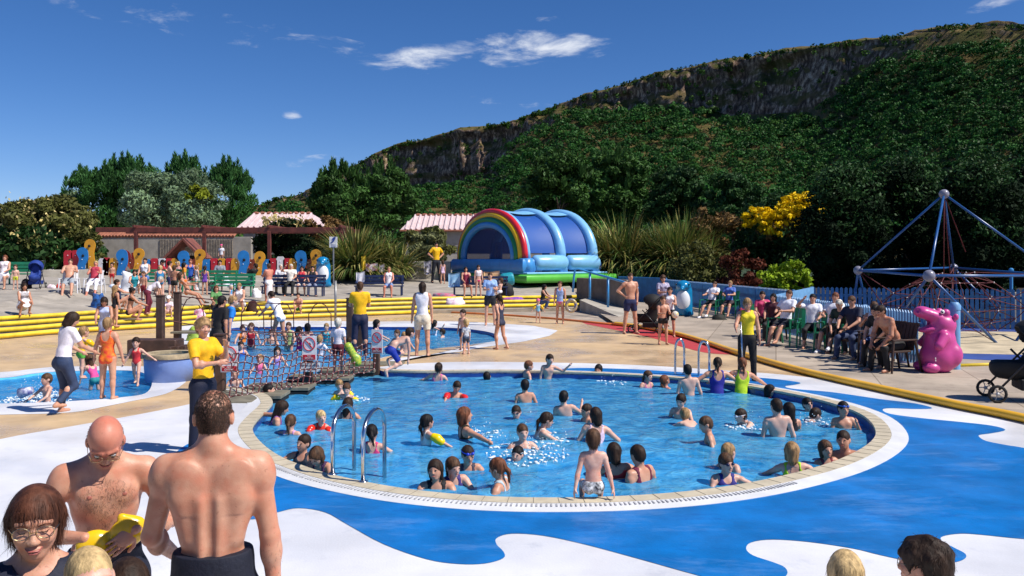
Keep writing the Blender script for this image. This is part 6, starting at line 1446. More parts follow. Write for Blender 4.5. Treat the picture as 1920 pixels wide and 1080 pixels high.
for x, y, w_ in PL:
    g = P(x, y, .02); o = bp_(MB().box((g.x, g.y+.2, .0), (w_, .62, .06)), 'platform', m_plank); o2 = MB().box((g.x-B0.x, g.y+.2-B0.y, -.09-B0.z), (w_*.97, .60, .10)).build('platform_edge', m_black, br)
def sag(a, b, s, n=12): return [a.lerp(b, t)+Vector((0, 0, -s*4*t*(1-t))) for t in np.linspace(0, 1, n)]
m_brope = mat('rope_darkred', (.10, .018, .018), .7, .2, 12)
n1 = sag(P(437, 742, 0)+Vector((0, 0, .75)), pF+Vector((0, 0, -.12)), .12, 14)+sag(pF+Vector((0, 0, -.12)), pG+Vector((0, 0, -.1)), .12, 14)[1:]
ropes = MB(); kn = MB(); rows_n = 6
def lowp(i, n): a = P(437, 745, .04); b = P(578, 722, .04); c_ = P(700, 694, .04); t = i/(n-1); return a.lerp(b, t*2) if t < .5 else b.lerp(c_, t*2-1)
grid = []
for i, p in enumerate(n1):
    q = lowp(i, len(n1)); q = Vector((p.x*.5+q.x*.5, q.y, q.z)); grid.append([q.lerp(p, k/(rows_n-1))+Vector((0, .04*math.sin(i+k), .02*math.sin(i*2+k))) for k in range(rows_n)])
for i, cl_n in enumerate(grid):
    ropes.tube(cl_n, .011, 5)
    for k in range(rows_n):
        kn.ball(cl_n[k], .017, 6, 4)
        if i+1 < len(grid): ropes.tube([cl_n[k], grid[i+1][k]], .011, 5, cap=False)
bp_(ropes, 'rope_net', m_brope)['kind'] = 'stuff'; bp_(kn, 'rope_knots', mat('knot_pale', (.5, .38, .36), .5), True)['kind'] = 'stuff'
ropes = MB(); kn = MB(); a0, a1 = pB+Vector((.05, 0, -.75)), pC+Vector((0, 0, -.35)); grid = []
hi = sag(Vector((pB.x+1.7, pB.y, .62)), pC+Vector((0, 0, -1.0)), .06, 20)
for i, p in enumerate(hi): q = Vector((p.x, p.y, .06)); grid.append([q.lerp(p, k/3) for k in range(4)])
for i, cl_n in enumerate(grid):
    ropes.tube(cl_n, .012, 5)
    for k in range(4):
        kn.ball(cl_n[k], .018, 6, 4)
        if i+1 < len(grid): ropes.tube([cl_n[k], grid[i+1][k]], .012, 5, cap=False)
bp_(ropes, 'rope_net', m_brope)['kind'] = 'stuff'; bp_(kn, 'rope_knots', mat('knot_pale', (0, 0, 0)), True)['kind'] = 'stuff'
hr_ = sag(pB+Vector((0, 0, -.08)), pC+Vector((0, 0, -.1)), .10, 24); bp_(MB().tube(hr_, .015, 6), 'hand_rope', m_brope)
hr2 = sag(pA+Vector((0, 0, -.55)), pC+Vector((0, 0, -.8)), .2, 24); bp_(MB().tube(hr2, .015, 6), 'hand_rope', m_brope)
for t in (.10, .44, .62, .84):
    c_ = hr_[int(t*23)]; w_ = .30
    pts = [Vector((c_.x+w_*s_*(1 if abs(s_) > .99 else 1), c_.y, z_)) for s_, z_ in [(-1, .5), (-.98, .9), (-.85, c_.z-.25), (-.5, c_.z-.05), (0, c_.z+.02), (.5, c_.z-.05), (.85, c_.z-.25), (.98, .9), (1, .5)]]; bp_(MB().tube([Vector(p) for p in [(q[0], q[1], q[2]) for q in pts]], .014, 6), 'hoop', m_brope, True)
def text(body, size, par, loc, m):
    cu = bpy.data.curves.new('text', 'FONT'); cu.body = body; cu.size = size; cu.align_x = 'CENTER'; cu.extrude = .001
    t_ = bpy.data.objects.new('tmp', cu); col.objects.link(t_); bpy.context.view_layer.update()
    me = bpy.data.meshes.new_from_object(t_.evaluated_get(bpy.context.evaluated_depsgraph_get())); bpy.data.objects.remove(t_)
    me.materials.clear(); me.materials.append(m); o = bpy.data.objects.new('text', me); col.objects.link(o); o.parent = par; o.location = loc; o.rotation_euler = (R(90), 0, 0); return o
# the no-jumping signs
def prohibit(label, x, y0, y1, wpx, post_d, txt, grp='white warning signs on the bridge posts', tilt=0.):
    y0 -= 2; y1 += 2; wpx *= 1.12; d = post_d-.30; a, b = PD(x, y0, d), PD(x, y1, d); w_ = wpx/F*d; h_ = a.z-b.z; root = empty('warning_sign', (a.x, d, (a.z+b.z)/2), R(tilt), label, 'sign', grp)
    MB().box((0, 0, 0), (w_, .015, h_)).build('board', mat('sign_white', (0, 0, 0)), root); m = mat('sign_red', (.55, .01, .03), .5)
    r_ = w_*.40; cz = h_*.17; MB().tube([(r_*math.cos(t), -.012, cz+r_*math.sin(t)*1.12) for t in np.linspace(0, 2*math.pi, 33)[:-1]], w_*.035, 6, closed=True).build('ring', m, root, True)
    MB().tube([(-r_*.68, -.013, cz+r_*.76), (r_*.68, -.013, cz-r_*.76)], w_*.032, 6).build('slash', m, root)
    mf = mat('sign_black', (.02, .02, .02), .5)
    MB().prism([(a_*w_*1.1, b_*w_*1.1) for a_, b_ in shp([(-.05, .10), (.0, .06), (.05, .0), (.03, -.10), (.07, -.2), (.03, -.19), (-.04, -.08), (-.08, .0)])], 0, .004, plane_fn((w_*.06, -.009, cz), (1, 0, 0))).build('figure', mf, root)
    MB().ball((-w_*.10, -.010, cz+r_*.35), (w_*.04, .004, w_*.04), 8, 5).build('figure_head', mf, root)
    MB().box((0, -.010, -h_*.36), (w_*.86, .008, h_*.20)).build('text_band', m, root)
    for i, t in enumerate(txt):
        text(t, h_*.105, root, (0, -.016, -h_*(.345+.085*i)), mat('sign_white', (0, 0, 0)))
prohibit('red ring warning sign on the near left bridge post beside the man in yellow', 430, 651, 696, 29, pE.y, ['NO', 'DIVING'])
prohibit('red ring warning sign in the middle of the rope net', 580, 632, 674, 24, pF.y, ['NO', 'DIVING'])
prohibit('red ring warning sign at the far right end of the rope net', 707, 620, 661, 19, pG.y, ['NO', 'DIVING'], tilt=-8)
d = pF.y-.14; a, b = PD(581, 680, d), PD(581, 697, d); root = empty('notice', (a.x, d, (a.z+b.z)/2), 0, 'low white notice with two lines of dark text under the middle warning sign', 'sign')
MB().box((0, 0, 0), (38/F*d, .015, a.z-b.z)).build('board', mat('sign_white', (0, 0, 0)), root)
for i, t in enumerate(['DEPTH OF POOL', '0.9 METRES']):
    text(t, .05, root, (0, -.010, .015-.065*i), mat('sign_navy', (.03, .03, .10), .5))

bed = [tuple(PD(x, 0, d)[:2]) for x, d in [(1163, 46.3), (1247, 42.9), (1482, 28.9), (1526, 28.8), (1925, 26.8)]]
tag(sheet('planting_bed', [bed+[(60, 26.8), (60, 62), (bed[0][0], 62)]], .16, mat('soil', (.03, .022, .014), .95, .3, 2, bump=.5)), kind='structure')
# ---------------------------------------------------------------- the people
PK, NV, BK, WH, YE, RD = 'e0407a', '1a2250', '14120f', 'eceaf0', 'f5c400', 'c8202c'
def pp_(*a, **k): return person(*a, **k)
GP = 'swimmers in the round pool'
_rs = random.Random(21)
def S(label, x, yt, yw, face, hair, cl=(), pose='water', skin='b', H=1.3, **k):
    k.setdefault('lean', POSE[pose].get('lean', 0)+_rs.uniform(-4, 16)); k.setdefault('side', _rs.uniform(-9, 9)); k.setdefault('roll', _rs.uniform(-9, 9)); k.setdefault('head', (_rs.uniform(-22, 22), _rs.uniform(-12, 12)))
    if 'arm' not in k and pose in ('water', 'wdown'): u = _rs.uniform; k['arm'] = tuple((u(-10, 60), u(12, 60), u(10, 85), u(-20, 50)) for _ in (0, 1))
    return person(label, x, yt, yw+_rs.choice((0, -2, -4)), face, pose, cl, hair, skin, w=True, H=H, group=GP, b=k.pop('b', _rs.uniform(.98, 1.12)), **k)
# --- swimmers, left part of the pool
S('dark haired boy in the water by the last bridge platform, looking right', 505, 720, 748, 80, ('wet', 'k'), (), pose='wdown', skin='b')
S('long haired girl reaching back to the pool edge left of the near ladder', 530, 751, 797, 75, ('long', 'n'), (('suit', '7a4a8a'),), pose='wout', skin='a', H=1.35, arm=((-60, 40, -55, 60), (20, 10, 40, 0)))
S('light brown haired girl seen from behind holding the left edge with a straight arm', 545, 777, 815, 20, ('pony', 'm'), (('suit', 'd8a0c8'),), skin='b', arm=((30, 85, 30, 88), (20, 10, 40, 0)))
S('blond toddler in a red swim seat left of the ladder hoops', 604, 769, 808, 170, ('short', 'y'), (('vest', 'e03020'), ('armbands', 'e83020')), pose='wout', skin='b', H=.95)
S('child with wet dark hair facing the camera behind the girl leaning on the edge', 570, 814, 868, 190, ('wet', 'n'), (('suit', '202838'),), skin='a', H=1.25)
S('brown haired girl bending over the near pool edge left of the ladder', 597, 836, 888, 200, ('bob', 'm'), (('suit', '4a2a50'),), pose='wedge', skin='a', H=1.3, lean=32, head=(0, 25))
S('long dark haired girl seen from behind between the ladder hoops and the armband children', 652, 745, 787, 10, ('long', 'n'), (('suit', '504058'),), skin='a', H=1.3)
S('toddler in yellow armbands smiling at the camera in front of another', 651, 718, 750, 175, ('short', 'm'), (('armbands', 'f5d000'),), pose='water', skin='b', H=1.0)
S('toddler in yellow armbands half hidden behind a smiling one', 637, 711, 740, 165, ('short', 'g'), (('armbands', 'f5d000'),), pose='water', skin='b', H=.95)
S('black haired girl in a bright pink swimsuit seen from behind through the ladder', 697, 796, 852, 5, ('pony', 'k'), (('suit', PK),), skin='b', H=1.2)
S('girl with a bun and pink straps at the far left edge of the round pool', 823, 680, 716, 10, ('bun', 'n'), (('suit', 'e070a0'),), skin='b', H=1.3)
S('black haired girl with big yellow armbands looking right', 801, 777, 834, 60, ('pony', 'k'), (('armbands', 'f5d000'), ('suit', 'e8e0d8')), pose='water', skin='b', H=1.15)
S('child leaning on a red float near the girl with the bun', 857, 714, 744, 165, ('wet', 'n'), (('armbands', 'd82828'),), pose='wout', skin='a', H=1.15, head=(0, 20))
S('woman with short brown hair and a black and yellow swimsuit reaching an arm out', 872, 763, 820, 75, ('bob', 'r'), (('suit', '20200f'),), skin='a', H=1.6, arm=((20, 14, 30, 10), (70, 60, 75, 75)))
S('swimmer in goggles whose head shows right of the reaching woman', 968, 760, 788, 175, ('wet', 'n'), (('goggles', '403038'),), skin='b', H=1.25, arm=((20, 50, 50, 60), (20, 50, 50, 60)))
S('black haired swimmer with a raised bent arm at the far side', 913, 697, 716, 5, ('short', 'k'), (), pose='wave', skin='b', H=1.25)
S('dark haired boy seen from behind in the middle far water', 984, 711, 757, 0, ('wet', 'k'), (('trunks', '2030a0'),), pose='wdown', skin='a', H=1.3, arm=((5, 20, 30, 5), (5, 20, 30, 5)))
S('boy in a reddish cap standing in the far water, looking right', 992, 676, 713, 70, ('short', 'r'), (), skin='b', H=1.2)
S('thin boy waving one arm high at the far edge', 1031, 664, 713, 170, ('short', 'n'), (), pose='wave', skin='b', H=1.25, arm=((70, 50, 160, 35), (5, 10, 10, 5)))
S('boy seen from behind with one hand lifted, centre of the round pool', 1057, 732, 782, 5, ('wet', 'k'), (('trunks', '2a4aa0'),), pose='wave', skin='b', H=1.3, arm=((5, 16, 30, 0), (40, 35, 130, 10)))
S('ponytailed girl stretching both arms out to the right', 1026, 773, 820, 80, ('pony', 'n'), (('suit', 'd8c8c0'),), pose='wout', skin='b', H=1.3)
S('dark haired child in a pale yellow top right of the waving boy', 1122, 683, 709, 190, ('bob', 'k'), (('tee', 'e8e0a0'),), skin='b', H=1.15)
S('wet haired child facing left, just behind the girl with pink straps', 1099, 757, 792, -120, ('wet', 'n'), (), skin='a', H=1.2)
S('girl seen from behind with pink straps crossing a pale back', 1118, 764, 828, 0, ('bob', 'n'), (('suit', 'e8c8d8'),), pose='wdown', skin='b', H=1.35)
S('short haired boy smiling at the camera amid splashing water', 980, 795, 840, 170, ('wet', 'm'), (), skin='b', H=1.3, arm=((20, 40, 40, 60), (20, 40, 40, 60)))
S('black haired head low in the splash below the smiling boy', 970, 836, 864, 185, ('wet', 'k'), (), skin='b', H=1.2)
S('girl with blue goggles pushed up on her forehead', 878, 835, 878, 175, ('wet', 'n'), (('goggles', '2040c0', 1), ('suit', '403848')), skin='a', H=1.35, arm=((15, 30, 40, 40), (15, 50, 40, 60)))
S('smiling girl in a purple and green swimsuit between three others at the near edge', 851, 856, 908, 165, ('pony', 'm'), (('suit', '3a2c70'),), skin='b', H=1.3, pose='wedge')
S('dark haired girl in a black swimsuit, leftmost of the four chatting at the near edge', 817, 861, 918, 172, ('bob', 'n'), (('suit', '16161c'),), skin='a', H=1.5, pose='wedge')
S('ponytailed girl in profile facing left at the near edge', 932, 858, 920, -75, ('pony', 'r'), (('suit', 'b8c8d0'),), skin='a', H=1.4)
# --- right part of the pool
S('dark haired girl in a red halter seen from behind, beside the boy on the edge', 1152, 831, 898, 8, ('bob', 'n'), (('bikini', 'd02a2a'),), pose='wdown', skin='a', H=1.4)
S('woman with pinned brown hair and maroon swimsuit facing the halter girl', 1195, 834, 902, -40, ('wet', 'n'), (('suit', '6a1838'),), skin='a', H=1.6, b=1.1)
S('girl with pigtails near the far ladder, left of her friend', 1215, 695, 730, 150, ('pony', 'm'), (('suit', 'c87890'),), skin='b', H=1.2)
S('girl looking up at the far ladder beside the pigtailed girl', 1247, 703, 730, 60, ('pony', 'r'), (('suit', 'd89098'),), skin='a', H=1.2, head=(0, -25))
S('very pale boy seen from behind at the far ladder', 1289, 683, 742, 0, ('wet', 'k'), (), pose='wdown', skin='b', H=1.45, arm=((0, 16, 5, 6), (0, 16, 5, 6)))
S('girl with a long dark ponytail and a purple swimsuit seen from behind', 1346, 670, 740, 0, ('pony', 'n'), (('suit', '2c2890'),), pose='wdown', skin='a', H=1.5, hl=1.4)
S('girl with a red brown ponytail and a lime and navy swimsuit seen from behind', 1394, 671, 740, 5, ('pony', 'r'), (('suit', 'b8d820'),), pose='wdown', skin='a', H=1.5)
S('head of a black haired child close under the far right coping', 1444, 721, 746, 100, ('bob', 'k'), (('tee', 'b03058'),), skin='b', H=1.1)
S('boy in the middle right water looking down to the left', 1276, 738, 785, -150, ('short', 'n'), (), skin='b', H=1.3, head=(0, 15))
S('pale swimmer low in red trunks in front of the boy looking down', 1288, 766, 800, -20, ('short', 'g'), (('trunks', 'a02838'),), pose='swim', skin='b', H=1.15)
S('brown haired boy in profile facing left, right of the centre', 1323, 781, 833, -80, ('short', 'm'), (), pose='wdown', skin='a', H=1.3, lean=12)
S('swimmer low in the water with goggles left of the bare backed boy', 1386, 766, 797, -120, ('short', 'n'), (('goggles', 'e8e8f0'),), pose='swim', skin='b', H=1.15)
S('tall boy seen from behind with bare back and swim cap band', 1455, 747, 820, 0, ('wet', 'n'), (('trunks', '203080'),), pose='wdown', skin='b', H=1.5, arm=((0, 16, 5, 6), (0, 16, 5, 6)))
S('girl with black hair just right of the tall bare backed boy', 1480, 755, 806, 0, ('long', 'k'), (('suit', '201820'),), skin='a', H=1.3)
S('child in dark goggles by the right coping', 1514, 746, 772, 160, ('short', 'k'), (('goggles', '101018'),), skin='b', H=1.15)
S('swimmer low in the water below the child in dark goggles', 1532, 765, 790, 70, ('short', 'n'), (), pose='swim', skin='b', H=1.1)
S('boy with goggles on his forehead holding a hand to his face', 1582, 753, 806, 185, ('short', 'k'), (('goggles', '3060c0', 1),), skin='a', H=1.3, arm=((30, 20, 150, -20), (10, 20, 20, 5)))
S('fair haired child hidden behind the goggled girl at the near right edge', 1368, 831, 880, 60, ('short', 'g'), (), skin='b', H=1.3)
S('girl in blue goggles and purple swimsuit holding the near right edge', 1362, 850, 912, 175, ('short', 'm'), (('goggles', '101840'), ('suit', '2a2478')), skin='b', H=1.35, arm=((45, 60, 60, 70), (35, 20, 120, -50)))
S('blond girl in a lime swimsuit seen from behind near the right edge', 1487, 829, 897, 15, ('bob', 'g'), (('suit', 'a8d820'),), pose='wdown', skin='b', H=1.35)
S('smiling girl with wet brown hair at the right edge beside the man', 1545, 825, 872, 170, ('bob', 'm'), (('suit', '903040'),), pose='wedge', skin='a', H=1.25)
S('man with dark hair in the water at the right edge', 1578, 807, 865, -150, ('wet', 'n'), (), skin='c', H=1.7, b=1.05, arm=((20, 60, 40, 70), (20, 30, 50, 20)))
S('dark wet head just surfacing at the near edge right of the maroon swimsuit', 1276, 914, 928, 160, ('wet', 'n'), (), skin='a', H=1.1, dep=10.1)
# boy sitting on the edge
g = P(1112, 941, .035); g.y += .12
person('red haired boy in black and white shorts sitting on the near pool edge', 1112, 820, 940, 0, 'edge', (('trunks', mat('bold_pattern', hexc('14141a'), .7, 0, 22, c2=hexc('eeeeee')), .5),), ('short', 'm'), 'b', H=1.08, fine=1, at=g, zb=1, lean=4)
e_ = BODY['red haired boy in black and white shorts sitting on the near pool edge'][0]
zs = min((v.co.z for v in e_.data.vertices if abs(v.co.y) < .09)); e_.location = (P(1112, 938).x, P(1112, 938).y-.03, .045-zs)
# --- paddling pool at the left
L_ = 'people at the left paddling pool'
person('woman in a white top and rolled up jeans bending over with a bare foot lifted', 118, 586, 775, 35, 'walk', (('tee', 'efe9f2'), ('trousers', '2c3c5c', 1, .8)), ('bob', 'n'), 'a', f=1, lean=12, head=(15, 20), arm=((35, 10, 70, -5), (40, 5, 75, -10)), leg=((12, 3, -8, 0), (18, 3, -45, 0)), b=1.1, group=L_)
person('toddler in yellow armbands and green shorts held up by the woman in jeans', 157, 612, 705, 40, 'reach', (('vest', YE), ('shorts', '58a838', .3), ('armbands', 'f8b800')), ('short', 'g'), 'b', w=0.0, H=.95, dep=15.6, group=L_)
person('woman in an orange and pink flowered swimsuit seen from behind in the paddling pool', 202, 595, 748, 5, 'stand', (('suit', mat('floral_cloth', hexc('e8302c'), .7, 0, 16, c2=hexc('f0841c'))),), ('short', 'g'), 'a', f=1, b=1.14, arm=((5, 24, 8, 12), (5, 20, 8, 10)), group=L_)
person('girl in a red swimsuit wading with arms spread beside the round tub', 256, 632, 722, 170, 'walk', (('suit', 'd03038'),), ('pony', 'n'), 'b', arm=((10, 50, 10, 55), (5, 25, 10, 30)), group=L_)
person('woman with a pale blue sleeveless dress leaning down by the steps', 197, 556, 665, 160, 'lift', (('dress', 'b8c4e8', .45),), ('bob', 'n'), 'c', f=1, lean=20, group=L_)
person('crouching child in pink and teal in the paddling pool behind the jeans', 164, 664, 730, -60, 'bend', (('suit', 'd84890'), ('trunks', '1a8088')), ('bob', 'm'), 'b', w=-.05, H=1.0, lean=35, group=L_)
person('boy splashing in the paddling pool at the far left', 87, 700, 752, -150, 'water', (), ('short', 'm'), 'b', w=-.05, H=1.05, group=L_, arm=((40, 20, 60, -10), (40, 30, 60, 0)))
person('blond girl in a black swimsuit standing by the steps, seen from the side', 216, 549, 618, 30, 'stand', (('suit', '1c1820'),), ('long', 'g'), 'a', H=1.35)
person('woman in a black bikini seated sideways on the yellow steps with legs out', 243, 542, 601, 60, 'knees', (('bikini', '16120f'),), ('bun', 'k'), 'c', f=1, H=1.66, lean=8)
person('dark haired person leaning back behind the bikini woman', 222, 538, 585, 70, 'knees', (('tank', '28385c'),), ('short', 'n'), 'a', H=1.6, lean=-5)
person('woman with long dark hair seated alone on the top step at the far left', 42, 540, 600, 130, 'step', (('tank', '3a3026'), ('towel', 'e8e4ea', .2)), ('long', 'n'), 'c', f=1, H=1.55)
person('shirtless man sunning himself in the left deck chair in grey shorts', 130, 497, 558, 160, 'lounge', (('shorts', '9aa0a8', .9),), ('short', 'm'), 'a', H=1.85, b=1.1)
person('sunburnt woman in white trousers in the deck chair beside the shirtless man', 177, 499, 556, 165, 'lounge', (('tank', 'b03048'), ('trousers', 'e8e4ea', 1, .6)), ('short', 'y'), 'r', f=1, H=1.75, b=1.12)
person('woman in a white wrap on the green bench at the left edge', 8, 492, 543, 170, 'sit', (('tank', 'e8d8d8'), ('towel', 'ece8f0', .3)), ('bob', 'r'), 'a', f=1, H=1.7)
person('small child in yellow trunks standing by the left green bench', 29, 496, 543, 160, 'stand', (('trunks', 'c8c840', .4),), ('short', 'm'), 'b')
# --- crowd in front of the play fence
C_ = 'families in front of the play fence'
person('woman in a white top sitting on the green bench at the left of the crowd', 271, 487, 546, 175, 'sit', (('tank', 'e8e8f0'), ('shorts', '5070b0')), ('short', 'n'), 'a', f=1, H=1.75, group=C_)
person('child in a teal swimsuit bending forward, seen from behind', 300, 500, 566, -20, 'bend', (('suit', '1870a0'),), ('short', 'y'), 'b', group=C_, lean=40, H=1.5)
person('child kneeling in front of the white top bench woman', 269, 515, 565, 190, 'stand', (('trunks', '902030', .6),), ('short', 'm'), 'a', group=C_, H=1.15)
person('adult in white stooping beside the child in teal', 277, 530, 590, 60, 'bend', (('tee', 'e8e0e8'), ('trousers', '6a1830')), ('short', 'w'), 'a', group=C_, H=1.5, lean=55)
person('woman in red bending between the bench and the child in teal', 297, 487, 552, 100, 'lift', (('tee', 'a82030'), ('shorts', '30406a')), ('short', 'k'), 'a', f=1, group=C_)
person('boy seen from behind in black trunks with a bare back', 327, 497, 560, 10, 'stand', (('trunks', '12100f', .35),), ('short', 'm'), 'c', group=C_)
person('person with tousled blond hair standing behind the boy in black trunks', 334, 490, 548, 190, 'fold', (('tank', 'd0a0a0'), ('shorts', '404a80')), ('short', 'y'), 'a', group=C_)
person('bare chested man left of the boy in black trunks', 318, 489, 556, 60, 'hold', (('shorts', '28305c'),), ('short', 'n'), 'b', group=C_)
person('girl in an orange and yellow top facing the woman in blue', 345, 492, 550, 60, 'stand', (('tee', 'f09820'), ('skirt', 'd05088', .2)), ('bob', 'k'), 'b', group=C_)
person('woman in a blue swimsuit seated behind the white towel', 357, 483, 545, 160, 'sit', (('suit', '1c50a8'),), ('short', 'r'), 'r', f=1, group=C_, H=1.75)
person('child wrapped from neck to feet in a white towel', 369, 497, 545, 40, 'stand', (('towel', 'f0eef4', .8),), ('short', 'g'), 'b', group=C_)
person('small child in a pink hat high on the blue climbing frame', 415, 458, 486, 180, 'stand', (('tee', 'e8e8f0'), ('cap', 'e85090')), ('short', 'm'), 'b', dep=51.5, w=1.3, H=1.25)
person('red haired woman in a green and blue striped shirt sitting on the steps', 404, 527, 588, 150, 'step', (('tee', '5a9050'), ('trousers', '20242c')), ('bob', 'r'), 'a', f=1, H=1.6)
person('plump woman in white shorts and top sitting on the steps', 451, 518, 590, 180, 'step', (('tank', 'ecebee'), ('shorts', 'e4e2e8')), ('short', 'g'), 'a', f=1, b=1.12, H=1.72)
person('toddler in light blue standing by the striped shirt woman', 433, 534, 568, 100, 'stand', (('vest', '50a0e0'), ('trunks', 'e0e0e8')), ('short', 'w'), 'b')
person('person in black with jeans lying back on the lower green bench', 469, 502, 552, -70, 'lounge', (('tee', '121212'), ('trousers', '2c3c64')), ('short', 'n'), 'a', H=1.75)
person('stout pink skinned man standing with a white towel round his waist', 504, 494, 572, -50, 'hold', (('towel_', 'f0eef2'),), ('short', 'm'), 'r', b=1.22)
person('grey haired man in a white shirt seated behind the stout man', 526, 497, 552, 170, 'sit', (('tee', 'eeecf0'), ('trousers', '504840')), ('short', 'w'), 'a', H=1.7)
person('person in a cream shirt and black trousers shading the eyes', 545, 496, 556, 175, 'shade', (('tee', 'ece4d8'), ('trousers', '100f10')), ('short', 'w'), 'a', H=1.8)
person('dark haired woman in a black top reading on the bench end', 586, 492, 556, 170, 'sit', (('tank', '121214'), ('trousers', '8890a8')), ('short', 'k'), 'a', f=1, H=1.72)
person('woman in a white top sitting on the navy bench', 729, 497, 558, 178, 'sit', (('tank', 'f0eef2'), ('shorts', '7890c0')), ('short', 'g'), 'r', f=1, H=1.75)
person('attendant in a yellow shirt and dark trousers near the castle', 818, 455, 530, 150, 'hips', (('tee', 'f0b800'), ('trousers', '181c28')), ('short', 'n'), 'a')
person('girl in a pale swimsuit next to the yellow shirted attendant', 830, 488, 532, -30, 'stand', (('suit', 'd8b8d0'),), ('pony', 'm'), 'a')
person('woman in a patterned swimsuit seated on the dark bench by the castle', 874, 496, 557, 165, 'sit', (('suit', '8a2848'),), ('bob', 'n'), 'a', f=1, H=1.75)
person('girl in white top and pink bikini bottom standing at the dark bench', 897, 497, 556, 160, 'stand', (('tank', 'e8e0e8', .25), ('briefs', 'd82878')), ('pony', 'n'), 'b')
# --- middle
person('woman in a light blue shirt and dark shorts carrying a baby', 919, 511, 610, 175, 'hold', (('tee', '90b0e0'), ('shorts', '14141c', .45)), ('short', 'm'), 'a', f=1)
person('baby with bare back carried by the woman in light blue', 939, 521, 560, -60, 'sit', (('trunks', 'e8e8ee', .3),), ('short', 'm'), 'b', w=.0, dep=31.0, H=.95)
person('girl in a dark two tone swimsuit walking past the far pool', 938, 552, 655, -50, 'walk', (('suit', '2a3048'),), ('pony', 'n'), 'a', leg=((14, 2, -8, 0), (-6, 2, -25, 0)))
person('woman in a sleeveless white top and beige shorts seen from behind', 792, 529, 668, 3, 'stand', (('tank', 'f2f0f6', -.02), ('shorts', 'e0d2bc', .55)), ('bob', 'n'), 'a', f=1, b=1.04, arm=((0, 12, 4, 6), (0, 10, 8, 2)))
person('dark haired bare chested boy standing behind the boy in the patterned shirt', 868, 580, 657, -150, 'stand', (('shorts', '28305c', .6),), ('short', 'n'), 'b')
person('small fair boy in a blue patterned shirt and dark shorts', 874, 598, 664, -30, 'stand', (('tee', mat('pattern_cloth', hexc('4a6088'), .7, 0, 30, c2=hexc('d8dce0'))), ('shorts', '30405c', .6)), ('short', 'y'), 'b')
person('toddler in blue swimwear and yellow armbands on the grey paving', 1009, 560, 605, 175, 'stand', (('suit', '80c0e0'), ('armbands', 'f8c020'), ('cap', 'e06090')), ('short', 'm'), 'b', arm=((5, 35, 10, 30), (5, 35, 10, 30)))
person('woman in black and jeans sitting on the end of the yellow steps', 1017, 533, 583, 110, 'knees', (('vest', '141414'), ('trousers', '506088')), ('bob', 'k'), 'a', f=1, H=1.6)
person('girl in a pink and light blue swimsuit standing by the end of the steps', 1050, 527, 607, 190, 'stand', (('suit', '90a8d8'), ('briefs', 'e06098')), ('pony', 'm'), 'a')
# back pool and rope bridge
K_ = 'people around the rope bridge and far pool'
def B(label, x, yt, yw, face, hair, cl=(), pose='water', skin='b', H=1.25, **k): return person(label, x, yt, yw, face, pose, cl, hair, skin, w=True, H=H, group=K_, **k)
B('dark haired child turning in the far pool behind the woman in white', 815, 600, 628, 60, ('bob', 'k'), (('suit', 'e8e0e8'),), pose='wave')
B('dark head of a swimmer in the far pool left of two standing boys', 829, 616, 632, -80, ('short', 'n'))
B('fair boy looking left in the far pool, next to another boy', 744, 618, 652, -140, ('short', 'm'))
B('pale boy seen from behind at the near edge of the far pool', 758, 622, 662, 5, ('short', 'g'), skin='b', H=1.3)
B('girl with hanging dark hair behind the far right warning sign', 707, 599, 645, 90, ('long', 'k'), (('suit', '3a4a80'),), H=1.45)
B('girl in a red swimsuit behind the left half of the rope net', 471, 605, 652, 175, ('bob', 'm'), (('suit', 'd02838'),))
B('child in a green top behind the middle of the rope net', 541, 604, 655, 185, ('short', 'm'), (('vest', 'a0b880'),), pose='wave')
B('girl in bright pink next to the middle warning sign', 562, 612, 658, 60, ('pony', 'k'), (('suit', 'e01880'),))
B('dark haired child just behind the middle warning sign', 576, 606, 650, -40, ('bob', 'k'), (('suit', '803060'),))
B('toddler in a pink float low behind the left rope net', 487, 664, 700, 170, ('short', 'g'), (('vest', 'f070a0'),), H=.95)
B('small child low in the water under the left warning sign', 441, 690, 728, 170, ('short', 'm'), (), H=1.0)
B('child in white with a blond head low behind the net, right half', 600, 628, 668, 20, ('short', 'g'), (('tee', 'e8e0e8'),))
B('swimmer in blue between the hoops left of the girl in red', 452, 640, 668, 150, ('short', 'n'), (('suit', '3068c0'),), H=1.1)
person('white haired child in a white shirt and maroon trunks on the net bridge', 634, 596, 700, 10, 'stand', (('tee', 'f0e8f0'), ('shorts', '5a1428', .7)), ('short', 'w'), 'b', group=K_)
person('man in a long white shirt stooping with an arm out over the bridge', 524, 546, 650, -60, 'lift', (('tee', 'f0eef6', -.35),), ('short', 'n'), 'a', group=K_, lean=30)
person('attendant in a yellow shirt and navy trousers standing on the bridge end', 675, 528, 668, -15, 'hold', (('tee', 'f0b800'), ('trousers', '1c2040')), ('short', 'm'), 'a', group=K_)
person('boy in blue trunks kneeling on the bank at the right end of the bridge', 733, 643, 706, 60, 'kneel', (('trunks', '14309a', .75),), ('short', 'n'), 'b', group=K_, H=1.35, lean=66)
person('black haired boy in a bright blue shirt leaning on the landing post', 424, 555, 690, 60, 'stand', (('tee', '1880d8'), ('trunks', '14243c', .5)), ('short', 'g'), 'b', group=K_, lean=15)
person('dark haired adult in dark clothes behind the boy in bright blue', 408, 555, 700, 30, 'stand', (('tee', '161418'), ('trousers', '0f0f12')), ('short', 'k'), 'c', group=K_, lean=12)
